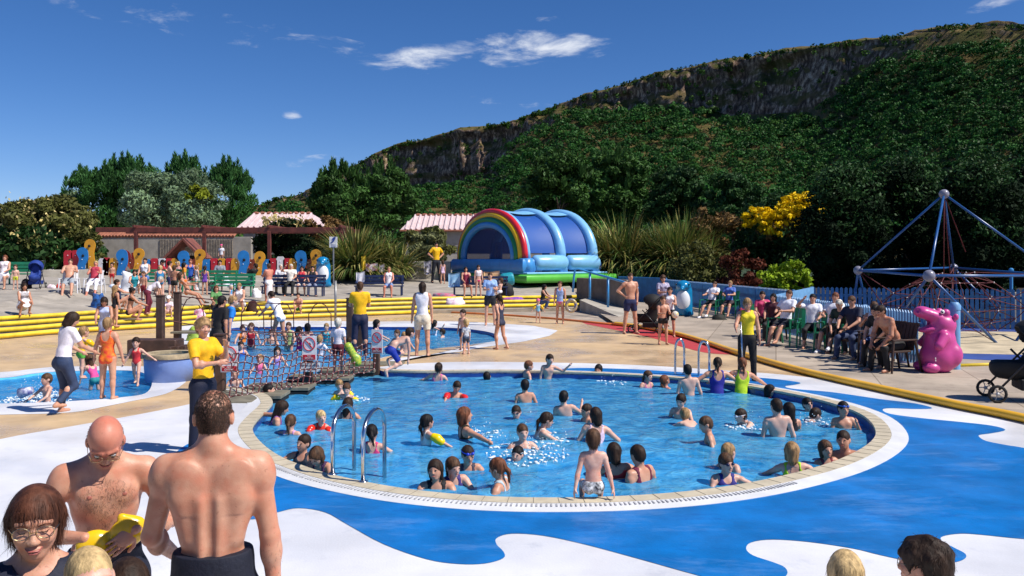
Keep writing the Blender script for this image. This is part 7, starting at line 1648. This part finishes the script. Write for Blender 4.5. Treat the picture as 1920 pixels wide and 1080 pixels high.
# --- right side
R_ = 'people standing by the amber kerb'
person('balding man in navy shorts with a hand on his hip', 1182, 512, 626, 165, 'hips', (('shorts', '1a2450', .45),), ('short', 'm'), 'a', group=R_, b=1.08, arm=((-10, 12, 25, -10), (-12, 42, 18, -52)))
person('curly haired woman in a patterned white top behind the pushchair', 1243, 516, 612, 170, 'hold', (('tee', mat('dotted_cloth', hexc('d0c8dc'), .7, 0, 34, c2=hexc('5a5078'))), ('shorts', '181818')), ('curly', 'm'), 'a', f=1, group=R_, b=1.12)
person('woman in white top and black shorts stooping beside the small boy', 1256, 538, 632, 190, 'hold', (('tank', 'eceaf0'), ('shorts', '141418')), ('short', 'n'), 'a', f=1, group=R_)
person('plump child in black trunks holding a ball on the sand coloured deck', 1243, 555, 646, 170, 'hold', (('trunks', '101012', .16),), ('short', 'm'), 'a', group=R_, b=1.05)
person('young woman in a yellow tank top and black trousers holding a pole', 1401, 559, 714, 185, 'stand', (('tank', 'e8d020', -.02), ('trousers', '0f0d0d')), ('bun', 'g'), 'a', f=1, arm=((5, 12, 12, 4), (35, 20, 75, 10)), head=(0, 10), fine=1)
T_ = 'people seated along the pale blue fence'
person('reclining man in a white shirt with outstretched legs in front of the blue fence', 1334, 533, 597, -140, 'lounge', (('tee', 'eceaf4'), ('shorts', '141414'), ('shoes', 'e8e8ee')), ('short', 'm'), 'a', group=T_, H=1.75, b=1.05)
person('fair haired woman in blue leaning back beside the reclining man', 1367, 530, 598, -150, 'sitx', (('tee', '4a6ab8'), ('shorts', '302028', .8)), ('short', 'g'), 'a', f=1, group=T_, H=1.72)
person('dark haired woman in a pink shirt with a hand to her chin', 1430, 550, 635, -170, 'sit', (('tee', 'c83868'), ('trousers', '141214')), ('short', 'n'), 'a', f=1, group=T_, H=1.66, arm=((30, 20, 140, -40), (22, 10, 62, -12)))
person('balding man in a white shirt on a green garden chair', 1473, 551, 650, -130, 'sitx', (('tee', 'e8eaf4'), ('shorts', '20242c')), ('short', 'm'), 'a', group=T_, H=1.76, b=1.08)
person('person in a white shirt shading their eyes with a raised arm', 1523, 560, 655, -155, 'shade', (('tee', 'eceaf2'), ('trousers', '18161c', 1, .5)), ('short', 'k'), 'a', group=T_, H=1.7)
person('red haired person in white shirt and olive shorts with crossed legs', 1562, 560, 663, -140, 'sitx', (('tee', 'eeecf2'), ('shorts', '4a4a30', .9), ('shoes', 'e4e4ea')), ('short', 'r'), 'a', group=T_, H=1.75)
person('man in a navy shirt leaning forward in jeans', 1602, 573, 675, -130, 'sitf', (('tee', '161c38'), ('trousers', '303e60')), ('short', 'm'), 'a', group=T_, H=1.78, lean=10)
person('woman in white with hands at her face between two men', 1642, 577, 683, -145, 'sitf', (('tank', 'e4e2ea'), ('trousers', '3a5080')), ('short', 'm'), 'c', f=1, group=T_, H=1.68, arm=((50, 20, 140, -30), (50, 20, 140, -30)), lean=14)
person('tanned shirtless man leaning forward next to the pink hippo', 1678, 583, 698, -110, 'sitf', (('trousers', '0f0e12'),), ('short', 'n'), 'c', group=T_, H=1.78, b=1.12, fine=1, lean=34)
person('person in black hidden behind the shirtless man', 1658, 578, 690, -120, 'sitf', (('tee', '100f12'), ('trousers', '101014')), ('short', 'k'), 'a', group=T_, H=1.7)
# --- further people filling the terrace and the far pool
person('boy in red trunks standing at the back of the terrace near the stone wall', 210, 492, 536, 170, 'stand', (('trunks', 'c02028', .5),), ('short', 'n'), 'a', group=C_)
person('woman in a turquoise top sitting on the terrace floor left of the crowd', 252, 512, 556, 150, 'knees', (('tank', '2098a8'), ('shorts', 'e8e8f0')), ('bob', 'n'), 'a', f=1, H=1.6, group=C_)
person('girl in a violet swimsuit standing with her back to the pool', 384, 498, 553, -10, 'stand', (('suit', '6a3aa0'),), ('pony', 'n'), 'a', group=C_)
person('man in a grey shirt sitting on the second green bench from the right', 412, 488, 545, 170, 'sit', (('tee', '8a8e98'), ('shorts', '2a3040')), ('short', 'k'), 'a', H=1.72, group=C_)
person('sunbathing woman lying back in an orange bikini on the terrace', 352, 532, 572, 80, 'lounge', (('bikini', 'f07820'),), ('bob', 'm'), 'c', f=1, H=1.6, group=C_)
person('child in a white sun hat sitting on the steps near the left post', 316, 560, 602, 160, 'step', (('tee', 'f4d8e0'), ('cap', 'f4f4f8')), ('short', 'm'), 'b', H=1.15, group=C_)
person('boy in green trunks sitting on the steps behind the rope hoops', 560, 548, 592, 175, 'step', (('trunks', '208040', .5),), ('short', 'n'), 'a', H=1.3, group=C_)
person('woman in a red top seated on the bench between two seated men', 566, 496, 555, 172, 'sit', (('tank', 'c02838'), ('shorts', 'e8e4e0')), ('bob', 'k'), 'a', f=1, H=1.68, group=C_)
B('boy with dark hair in the far pool behind the left hoop', 508, 618, 645, 170, ('wet', 'k'))
B('girl in an orange swimsuit splashing behind the left warning sign', 455, 610, 642, 150, ('pony', 'n'), (('suit', 'f08020'),))
B('fair haired child in turquoise behind the right half of the net', 612, 606, 640, 185, ('short', 'g'), (('suit', '18a0b0'),))
B('two tone dressed child deep in the far pool near the bridge end', 655, 632, 662, 20, ('short', 'n'), (('tee', '3050a0'),), H=1.1)
B('dark haired girl in lilac low behind the middle of the net', 520, 650, 684, 160, ('bob', 'n'), (('suit', 'b090d8'),), H=1.05)
person('grey haired person in a dark green top leaning in behind the person in olive shorts', 1583, 566, 664, -135, 'sitf', (('tee', '1c3024'), ('trousers', '1a1a22')), ('short', 'w'), 'a', group=T_, H=1.68)
person('person in a burgundy top seated between the pink shirt and the balding man', 1449, 556, 640, -150, 'sit', (('tee', '4a1020'), ('trousers', '14141a')), ('bob', 'k'), 'a', group=T_, H=1.62)
# --- foreground
person('young man in a yellow polo shirt and navy trousers with a hand at his chin', 381, 597, 850, 118, 'stand', (('tee', 'f2b400', -.16), ('trousers', '10142c', 1, .99), ('shoes', '0f0f12')), ('curly', 'g'), 'a', fine=1, head=(22, 0), arm=((35, 12, 150, -25), (28, 12, 98, -50)), f=.3, b=1.02)
o_, J_ = person('tall shirtless man with cropped dark hair seen from behind in navy shorts', 400, 732, 0, -10, 'stand', (('shorts', '0d1226', .6, .05),), ('bald', 's'), 't', fine=2, thick=1, at=Vector(((400-960)/F*3.62, 3.62, 0)), b=.99, arm=((8, 14, 55, -10), (-2, 10, 4, 4)), head=(-4, 2))
person_back = o_
o_2, J_2 = person('bald shirtless man in glasses looking down at a yellow armband he holds', 215, 768, 0, 152, 'stand', (('shorts', '0e142a', .6, .0), ('specs',)), ('fringe', 's'), 'a', fine=2, at=Vector(((197-960)/F*4.05, 4.05, 0)), b=1.0, lean=10, arm=((8, 24, 108, -44), (6, 22, 104, -48)), head=(4, 44),
    hand_l=(Vector((.75, .25, -.55)), Vector((.1, -1, -.1)), 20), hand_r=(Vector((-.72, .2, -.65)), Vector((-.1, -1, -.1)), 22))
person('smiling woman with short auburn hair and glasses at the lower left', 72, 913, 0, 152, 'stand', (('tank', '161a30'), ('specs',)), ('bob', 'q'), 'a', fine=2, at=Vector(((68-960)/F*2.8, 2.8, 0)), f=1, head=(3, 6), b=1.0, hl=.45)
person('blond baby head at the bottom edge beside the smiling woman', 166, 1029, 1300, 120, 'sit', (('tee', '243a6a'),), ('buzz', 'y'), 'b', w=0.0, dep=2.55, H=.86, fine=1, head=(20, 0))
person('dark haired child whose head top shows below the bald man', 240, 1052, 1300, 150, 'stand', (('tee', 'c84860'),), ('short', 'n'), 'b', w=0.0, dep=3.0, H=1.15, fine=1)
person('blond child seen from behind at the bottom edge', 1586, 1033, 1300, 15, 'stand', (('tee', 'd8d8e0'),), ('bob', 'y'), 'b', w=0.0, dep=4.0, H=1.1, fine=1)
person('person with thick dark wavy hair and glasses at the bottom right edge', 1731, 1012, 1300, -55, 'stand', (('tee', '70c8d0'), ('specs',)), ('curly', 'n'), 'a', w=0.0, dep=3.7, H=1.5, fine=1)
# ---------------------------------------------------------------- seats, pushchairs, towels and bags
def under(label):
    b, J = BODY[label]; M = Matrix.Rotation(b.rotation_euler.z, 3, 'Z'); p = b.location+M @ J['pel']; return b, J, p, b.rotation_euler.z
def chair(who, label, m, name='garden_chair', grp=None, w_=.56):
    b, J, p, rz = under(who); gz = float(terr(p.x, p.y)); hs_ = p.z-.11*J['s']-gz
    r_ = empty(name, (p.x, p.y, gz), rz, label, 'chair', grp)
    MB().box((0, .08, hs_-.02), (w_, .50, .035)).build('seat', m, r_)
    mb = MB(); 
    for k in range(5): mb.box((-w_/2+.06+(w_-.12)*k/4, -.30-.0, hs_+.26), (w_*.16, .025, .56), rot=Matrix.Rotation(R(16), 3, 'X'))
    mb.box((0, -.235, hs_+.03), (w_, .03, .06)).box((0, -.375, hs_+.5), (w_, .03, .07)).build('backrest', m, r_)
    for sd in (-1, 1):
        MB().tube([(sd*(w_/2+.02), .30, hs_+.2), (sd*(w_/2+.04), .36, 0)], [.028, .022], 6).build('leg', m, r_)
        MB().tube([(sd*(w_/2+.02), -.24, hs_+.2), (sd*(w_/2+.04), -.40, 0)], [.028, .022], 6).build('leg', m, r_)
        MB().box((sd*(w_/2+.02), .02, hs_+.21), (.06, .62, .03)).build('armrest', m, r_)
    return r_
m_gch = mat('plastic_green', (.01, .20, .09), .4, .06, 4); m_wch = mat('plastic_white', (.75, .75, .78), .35, .04, 4); m_dch = mat('wood_dark', (.05, .022, .014), .6, .2, 6)
chair('shirtless man sunning himself in the left deck chair in grey shorts', 'white plastic chair under the shirtless sunbather', m_wch, grp='white plastic chairs')
chair('sunburnt woman in white trousers in the deck chair beside the shirtless man', 'white plastic chair under the sunburnt woman in white trousers', m_wch, grp='white plastic chairs')
G_ = 'green garden chairs by the blue fence'
for w_, l_ in [('reclining man in a white shirt with outstretched legs in front of the blue fence', 'green garden chair under the reclining man in white'), ('fair haired woman in blue leaning back beside the reclining man', 'green garden chair under the fair haired woman in blue'), ('dark haired woman in a pink shirt with a hand to her chin', 'green garden chair under the woman in pink'), ('balding man in a white shirt on a green garden chair', 'green garden chair under the balding man in white'), ('person in a white shirt shading their eyes with a raised arm', 'green garden chair under the person shading their eyes'), ('red haired person in white shirt and olive shorts with crossed legs', 'green garden chair under the person in olive shorts')]: chair(w_, l_, m_gch, grp=G_, w_=.6)
for w_, l_ in [('man in a navy shirt leaning forward in jeans', 'dark wooden chair under the man in the navy shirt'), ('woman in white with hands at her face between two men', 'dark wooden chair under the woman hiding her face'), ('grey haired person in a dark green top leaning in behind the person in olive shorts', 'dark wooden chair under the grey haired person in dark green'), ('person in a burgundy top seated between the pink shirt and the balding man', 'dark wooden chair under the person in burgundy'), ('tanned shirtless man leaning forward next to the pink hippo', 'dark wooden chair under the tanned shirtless man by the hippo'), ('person in black hidden behind the shirtless man', 'dark wooden chair under the hidden person in black')]: chair(w_, l_, m_dch, 'wooden_chair', 'dark wooden chairs by the pale fence', .5)
def pushchair(label, x, yb, hpx, face, hood, frame='18181a', z=None):
    g = G(x, yb); s = hpx/F*g.y/1.05; r_ = empty('pushchair', g, -R(face), label, 'pushchair', 'pushchairs'); mf = mat('frame_black', (.03, .03, .035), .35, metal=.5); mh_ = cmat(hood); mt = mat('rubber_tyre', (.015, .015, .015), .8)
    S_ = lambda *p: tuple(s*v for v in p)
    for sd in (-1, 1):
        MB().tube([S_(sd*.24, -.42, 1.0), S_(sd*.24, -.30, .92), S_(sd*.24, .38, .16)], .014*s, 7).build('frame', mf, r_, True); MB().tube([S_(sd*.24, -.32, .14), S_(sd*.24, .12, .62)], .014*s, 7).build('frame', mf, r_, True)
        for y in (.40, -.34):
            wm = MB(); c_ = S_(sd*.27, y, .11); wm.tube([(c_[0], c_[1]+.095*s*math.cos(t), c_[2]+.095*s*math.sin(t)) for t in np.linspace(0, 6.283, 17)[:-1]], .018*s, 6, closed=True); w1 = wm.build('wheel', mt, r_, True)
            mb = MB(); 
            for k in range(5): mb.tube([c_, (c_[0], c_[1]+.09*s*math.cos(k*1.257), c_[2]+.09*s*math.sin(k*1.257))], .006*s, 5)
            mb.ball(c_, .025*s, 8, 5).build('spokes', mat('spoke_grey', (.45, .45, .45), .4), w1)
    MB().tube([S_(-.24, -.42, 1.0), S_(.24, -.42, 1.0)], .018*s, 8).build('handle', mf, r_, True)
    sdf_obj('seat', mh_, [('c', S_(0, -.02, .40), S_(0, .28, .42), .17*s, .15*s, .05), ('c', S_(0, -.05, .42), S_(0, -.20, .80), .18*s, .17*s, .05)], r_, vox=.03*s, subs=[('c', S_(0, .10, .62), S_(0, .4, .66), .16*s, .18*s)])
    sdf_obj('hood', mh_, [('e', S_(0, -.10, .80), S_(.25, .28, .24), None)], r_, vox=.03*s, subs=[('e', S_(0, .06, .70), S_(.22, .26, .22), None)], clips=[(Vector(S_(0, 0, .66)), Vector((0, -.3, 1)).normalized())])
    MB().box(S_(0, -.1, .22), S_(.40, .45, .14)).build('basket', mh_, r_)
    return r_
pushchair('black pushchair cut off by the right edge of the photo', 1926, 752, 158, -75, '121214')
pushchair('black hooded pushchair beside the man in navy shorts', 1216, 624, 74, -70, '141416')
pushchair('pushchair with a blue and yellow seat next to the left green bench', 66, 541, 54, 165, '1a3a8a')
def heap(label, name, cat, x, yb, wpx, hpx, c, seed=1, c2=None, group='towels and bags left on the steps', d=None, dz=0):
    g = G(x, yb) if d is None else PD(x, yb, d); g = Vector(g)+Vector((0, .15, dz)); w_, h_ = wpx/F*g.y/2, hpx/F*g.y; r = np.random.default_rng(seed); n, m_ = 22, 12; V = []
    for j in range(m_):
        t = j/(m_-1)
        for i in range(n):
            a = 2*math.pi*i/n; rr = math.cos(t*math.pi/2)**.6; V.append((math.cos(a)*w_*rr, math.sin(a)*w_*.6*rr, h_*math.sin(t*math.pi/2)**1.1))
    V = np.array(V); nz = fbm(V/max(w_, .05)*1.7+seed*9.1, 3)-.5; nz2 = fbm(V/max(w_, .05)*5+seed*3.1, 2)-.5; V = V*(1+.7*nz+.3*nz2)[:, None]; V[:, 2] = np.maximum(V[:, 2], 0)
    f = [(j*n+i, j*n+(i+1) % n, (j+1)*n+(i+1) % n, (j+1)*n+i) for j in range(m_-1) for i in range(n)]
    m = cmat(c) if not c2 else mat('cloth_%s_%s' % (c, c2), hexc(c), .8, 0, 7, c2=hexc(c2))
    o = mesh_obj(name, V, f, m, None, True); o.location = g; return tag(o, label, cat, group)
heap('big white towel draped in a peak in front of the bench woman', 'towel', 'towel', 242, 548, 38, 34, 'eceef4', 1)
heap('blue and white towel lying left of the white towel peak', 'towel', 'towel', 212, 541, 26, 8, '8ab0e0', 2, 'f0f0f4')
heap('navy and blue rucksack behind the woman in the pale blue dress', 'bag', 'bag', 182, 578, 30, 28, '14203c', 3, '2468b8')
heap('bright red bag lying on the top step at the left', 'bag', 'bag', 109, 540, 16, 8, 'd83018', 4)
heap('white and pink bundle beside the bright red bag', 'towel', 'towel', 93, 541, 18, 7, 'f0dce0', 5)
heap('black bag under the left green bench', 'bag', 'bag', 45, 541, 20, 16, '221418', 6)
heap('white carrier bag on the lower green bench', 'bag', 'bag', 420, 538, 22, 18, 'f0f2fa', 7)
heap('black and white striped bag right of the wrapped child', 'bag', 'bag', 392, 546, 18, 20, '18181c', 8, 'e0e0e4')
heap('light blue cloth by the person lying in black', 'towel', 'towel', 440, 540, 26, 9, 'a8c0e4', 9)
heap('dark brown bag on the steps right of the plump woman', 'bag', 'bag', 470, 592, 24, 26, '3a1a12', 10)
heap('white towel heap behind the dark brown bag', 'towel', 'towel', 478, 558, 20, 16, 'f2f0f4', 11)
heap('white and pink inflatable toy lying on the middle steps', 'inflatable_toy', 'inflatable', 853, 571, 40, 12, 'f4eef4', 12, 'f0c8d8')
heap('black rucksack at the right end of the castle bench', 'bag', 'bag', 948, 556, 28, 26, '101014', 13)
heap('purple and blue striped towel spread on the top step', 'towel', 'towel', 962, 562, 40, 5, '3048b0', 14, 'd060a0')
heap('scatter of clothes on the top step left of the castle bench', 'clothes', 'clothes', 832, 556, 44, 6, 'd04868', 15, '8090a0')
heap('pink and white bag hanging by the left rope post', 'bag', 'bag', 371, 600, 22, 22, 'd81878', 16, 'f0e0ec')
heap('white towel bundle behind the young man in yellow', 'towel', 'towel', 378, 632, 34, 24, 'f2eef4', 17)
heap('lime green ball on the apron left of the young man in yellow', 'ball', 'ball', 361, 640, 28, 24, '9ab848', 18)
heap('jumble of pink and white clothes on the landing', 'clothes', 'clothes', 362, 661, 36, 14, 'e8e0ea', 19, 'd04878')
heap('white cloth lying on the paving under the wooden chairs', 'towel', 'towel', 1702, 682, 26, 12, '9098c0', 20)
heap('red and dark bag under the green garden chair', 'bag', 'bag', 1395, 608, 22, 28, 'a82048', 21, '3a1830')
heap('dark shoes and bag under the couple in garden chairs', 'bag', 'bag', 1350, 600, 26, 10, '1c2018', 22)
def drape(label, x, y0, y1, wpx, d, c, c2=None, name='towel', tilt=0):
    a, b = PD(x-wpx/2, y0, d), PD(x+wpx/2, y1, d); V = []; n, m_ = 9, 9
    for j in range(m_):
        for i in range(n):
            u, v = i/(n-1), j/(m_-1); V.append((a.x+(b.x-a.x)*u, d+.05*math.sin(u*9+v*2)*v-.04, a.z+(b.z-a.z)*v-.03*math.sin(u*5)))
    V += [(p[0], p[1]+.02, p[2]) for p in V]; k = n*m_
    f = [(j*n+i, j*n+i+1, (j+1)*n+i+1, (j+1)*n+i) for j in range(m_-1) for i in range(n-1)]; f += [tuple(q+k for q in t[::-1]) for t in f]
    rim = list(range(n))+[j*n+n-1 for j in range(1, m_)]+[(m_-1)*n+i for i in range(n-2, -1, -1)]+[j*n for j in range(m_-2, 0, -1)]; f += [(rim[i], rim[(i+1) % len(rim)], rim[(i+1) % len(rim)]+k, rim[i]+k) for i in range(len(rim))]
    m = cmat(c) if not c2 else mat('cloth_%s_%s' % (c, c2), hexc(c), .8, 0, 5, c2=hexc(c2))
    return tag(mesh_obj(name, V, f, m, None, True, loc=((a.x+b.x)/2, d, b.z)), label, 'towel', 'towels hung out to dry')
dd = G(900, 557).y+.5
drape('light blue towel over the left end of the castle bench', 852, 512, 538, 22, dd-.1, '70b0e0', 'b0d8f4'); drape('orange and cream towel over the castle bench', 922, 509, 536, 30, dd+.35, 'f0b068', 'f4dcc0')
drape('navy and white patterned towel hanging on the low concrete wall', 802, 489, 514, 14, 49.2, '30306c', 'e8e4f0'); drape('red and white towel hung at the foot of the flax', 697, 494, 508, 22, 44.5, 'b83848', 'ece4e4')
drape('yellow towel hung beside the red one under the flax', 682, 480, 506, 8, 44.5, 'e8c030'); drape('brown and white towel hung right of the navy bench flax', 716, 496, 510, 10, 44.5, '7a4a38', 'e8e0d8')
drape('white towel over the back of the navy bench', 676, 510, 530, 16, G(708, 555).y+.36, 'e8e8f2')
# held things
def held(o, label, cat): return tag(o, label, cat)
g = PD(1071, 573, G(1050, 607).y-.1); o = MB().tube([(.17*math.cos(t), 0, .20*math.sin(t)) for t in np.linspace(0, 6.283, 25)[:-1]], .06, 8, closed=True).build('float_ring', mat('vinyl_ring', (.02, .08, .35), .3, 0, 9, c2=(.6, .45, .1)), None, True); o.location = g; held(o, 'blue and yellow swim ring held by the girl in pink and blue', 'swim ring')
g0 = PD(1389, 628, G(1401, 714).y-.35); o = MB().tube([(0, 0, .0), (.02, -.02, -.6), (.06, -.04, -1.35)], .014, 8).build('pole', m_steel, None, True); o.location = g0+Vector((0, 0, .25)); held(o, 'thin metal pole held by the young woman in the yellow tank top', 'pole')
g = PD(662, 664, G(634, 700).y-.2); o = sdf_obj('float_toy', mat('vinyl_green', (.10, .34, .04), .4, 0, 26, c2=(.55, .55, .05)), [('c', (-.10, 0, .16), (.10, 0, -.18), .085, .07), ('e', (.06, 0, -.12), (.11, .07, .13), None)], None, vox=.02); o.location = g; held(o, 'green and yellow inflatable held by the white haired child', 'inflatable')
g = PD(1266, 590, G(1243, 646).y-.2); o = MB().ball((0, 0, 0), .10, 12, 8).build('ball', mat('vinyl_ball', (.7, .5, .05), .3, 0, 12, c2=(.75, .75, .8)), None, True); o.location = g; held(o, 'small white and yellow ball held against the chest of the plump child', 'ball')
g = PD(55, 738, P(87, 752).y+.1); o = MB().tube([(-.16, 0, .0), (.05, 0, .06)], [.09, .06], 8).build('water_toy', mat('vinyl_navytoy', (.02, .03, .25), .3, 0, 12, c2=(.7, .7, .8)), None, True); o.location = g; held(o, 'navy and white float in front of the boy splashing at the far left', 'inflatable')
# yellow armband in the bald man's hands
b, J = BODY['bald shirtless man in glasses looking down at a yellow armband he holds']; M = Matrix.Rotation(b.rotation_euler.z, 3, 'Z')
hm = b.location+M @ ((J['Hl']+J['Hr'])/2); fw = M @ Vector((0, 1, 0)); o = sdf_obj('armband', mat('vinyl_yellow', (.85, .52, .01), .22, .06, 6, bump=.3, bscale=9), [('e', (-.075, 0, .02), (.085, .055, .075), Matrix.Rotation(.5, 3, 'Y'), .02), ('e', (.06, -.01, -.03), (.09, .055, .08), Matrix.Rotation(-.3, 3, 'Y'), .02), ('c', (-.12, 0, .06), (-.05, 0, .10), .03, .02), ('c', (.12, -.01, -.08), (.05, -.02, -.11), .025, .02)], None, vox=.006, subs=[('e', (-.01, -.06, .02), (.012, .03, .07), None, .01)])
o.location = hm-fw*.045+Vector((0, 0, -.03)); o.scale = (.95, .8, .9); o.rotation_euler = (0, 0, b.rotation_euler.z); tag(o, 'crumpled yellow swimming armband held by the bald man', 'armband')
# body hair and small skin details of the two men in front
hm_ = mat('body_hair', (.10, .05, .03), .7)
c_ = J['ch']
body_hair(b, 'chest_hair', hm_, lambda a, n, r: (n[:, 1] > .35) & (((a[:, 0]/.13)**2+((a[:, 2]-c_.z-.03)/.10)**2 < r.random(len(a))**.5) | ((np.abs(a[:, 0]) < .02+.03*r.random(len(a))) & (a[:, 2] > c_.z-.34) & (a[:, 2] < c_.z))), 2400, .013, .00035, (0, 0, -1))
me_ = b.data; me_.materials.append(skin_mat('r', True)); zn = J['nb'].z+.035
for p_ in me_.polygons:
    if p_.center.z > zn-.02*math.sin(p_.center.x*40): p_.material_index = 1
for lab in ('bald shirtless man in glasses looking down at a yellow armband he holds', 'tall shirtless man with cropped dark hair seen from behind in navy shorts'):
    bb, JJ = BODY[lab]; W1, W2, E1, E2 = (np.array(JJ[k]) for k in ('Wl', 'Wr', 'El', 'Er'))
    body_hair(bb, 'arm_hair', hm_, lambda a, n, r: ((np.linalg.norm(a-(W1*.5+E1*.5), axis=1) < .13) | (np.linalg.norm(a-(W2*.5+E2*.5), axis=1) < .13)), 700, .012, .0004, (0, 0, -1), 5)
bb, JJ = BODY['tall shirtless man with cropped dark hair seen from behind in navy shorts']; q_ = JJ['q']; hc_ = np.array(JJ['hc'])
body_hair(bb, 'scalp_hair', hair_mat('s'), lambda a, n, r: (lambda h: (np.linalg.norm(h*np.array([1, .9, .9]), axis=1) < .12*q_) & (h[:, 2] > (-.045-.02*(h[:, 1] < -.03*q_))*q_) & (h[:, 1] < .075*q_) & ((h[:, 2] < .05*q_) | (r.random(len(a)) < .6)) & ~((np.abs(h[:, 0]) > .066*q_) & (h[:, 2] < .012*q_)))((a-hc_) @ np.array(JJ['Mh'])), 44000, .0065, .0006, (0, -.3, -1), 9)
mn = mat('skin_nipple', (.42, .14, .10), .5)
for sd in (-1, 1):
    x_ = sd*.082; me = b.data; n = len(me.vertices); a = np.empty(n*3, np.float32); me.vertices.foreach_get('co', a); a = a.reshape(-1, 3); z_ = c_.z+.035; k_ = (np.abs(a[:, 0]-x_) < .012) & (np.abs(a[:, 2]-z_) < .012); 
    if k_.any(): p_ = a[k_][a[k_][:, 1].argmax()]; MB().ball((p_[0], p_[1]-.001, p_[2]), (.012, .004, .010), 10, 6).build('nipple', mn, b, True)
# faces of the nearest people: eyes with whites and irises, brows, lips
for lab in ('smiling woman with short auburn hair and glasses at the lower left', 'bald shirtless man in glasses looking down at a yellow armband he holds'):
    b, J = BODY[lab]; q, Mh, hc = J['q'], J['Mh'], J['hc']; v = lambda x, y, z: hc+Mh @ Vector((x*q, y*q, z*q))
    wo = 'woman' in lab
    for sd in (-1, 1):
        if not wo: e = MB().ball(v(sd*.032, .0745, .002), .0115*q, 12, 8).build('eye', mat('eye_white', (.75, .72, .70), .2), b, True); MB().ball(v(sd*.031, .0848, .0), .0042*q, 10, 6).build('iris', mat('iris', (.05, .06, .06), .15), e, True)
        MB().tube([v(sd*.020, .0845, -.001), v(sd*.027, .0885, -.0035), v(sd*.036, .0875, -.0035), v(sd*.045, .079, .001)], [.0008, .0017, .0017, .0008], 6).build('eyelashes', mat('lash', (.03, .015, .012), .6), b, True)
        MB().tube([v(sd*.014, .090, .017), v(sd*.032, .088, .022), v(sd*.050, .077, .017)], [.0018, .0024, .001], 6).build('eyebrow', hair_mat('q' if wo else 's'), b, True)
    sm_ = 1 if 'woman' in lab else 0
    MB().tube([v(-.026, .082, -.058+.004*sm_), v(-.012, .0945, -.0625), v(0, .0965, -.061), v(.012, .0945, -.0625), v(.026, .082, -.058+.004*sm_)], [.001, .003, .0032, .003, .001], 6).tube([v(-.024, .082, -.060+.004*sm_), v(-.010, .093, -.071), v(.010, .093, -.071), v(.024, .082, -.060+.004*sm_)], [.001, .0034, .0034, .001], 6).build('lips', mat('lips_fine', (.42, .12, .10), .35), b, True)
# ---------------------------------------------------------------- splashes
def splash(label, x, y, r_, n, seed, zw=-.10, hgt=.25):
    g = P(x, y, zw); r = np.random.default_rng(seed); V = []; Q = []; mb = MB()
    for i in range(n):
        a = r.random()*6.28; q = r.random()**.7*r_; h = max(0, r.normal()*hgt*(1-q/r_)); s_ = r.uniform(.003, .009); mb.ball((math.cos(a)*q, math.sin(a)*q*1.2, h), (s_, s_, s_*1.3), 5, 3)
    for i in range(n//3):
        a = r.random()*6.28; q = r.random()**.6*r_; s_ = r.uniform(.012, .035); mb.ball((math.cos(a)*q, math.sin(a)*q*1.3, .008), (s_, s_*.8, .012), 7, 4)
    o = mesh_obj('splash', mb.V, mb.F, mat('foam', (.80, .86, .90), .3), None, True); o.location = g; return tag(o, label, 'splash', None, 'stuff')
splash('white splash round the smiling boy in the middle of the pool', 990, 850, .55, 260, 1)
splash('small splash beside the reaching woman', 905, 815, .3, 70, 2); splash('spray in front of the boy at the far left', 66, 745, .45, 420, 3, -.05, .22); splash('light splash below the girl stretching out her arms', 1030, 822, .3, 60, 4)
splash('splash by the low swimmers at the right', 1530, 792, .3, 90, 5); splash('splash behind the swimmer with goggles at the right', 1400, 800, .3, 70, 6); splash('foam at the edge of the paddling pool', 40, 757, .7, 260, 7, -.04, .03); splash('sparkle of drops at the far edge', 1150, 716, .35, 50, 8); splash('splash beside the armband toddlers', 660, 750, .3, 60, 9)
# drops and foam flecks scattered on the whole surface
water('pool_water', pool_w, -.10, m_water)
water('paddling_water', left_w, -.05, water_mat('water_shallow', (.45, .8, .95), .55, ((.012, .18, .50), (.09, .42, .72))), .022)
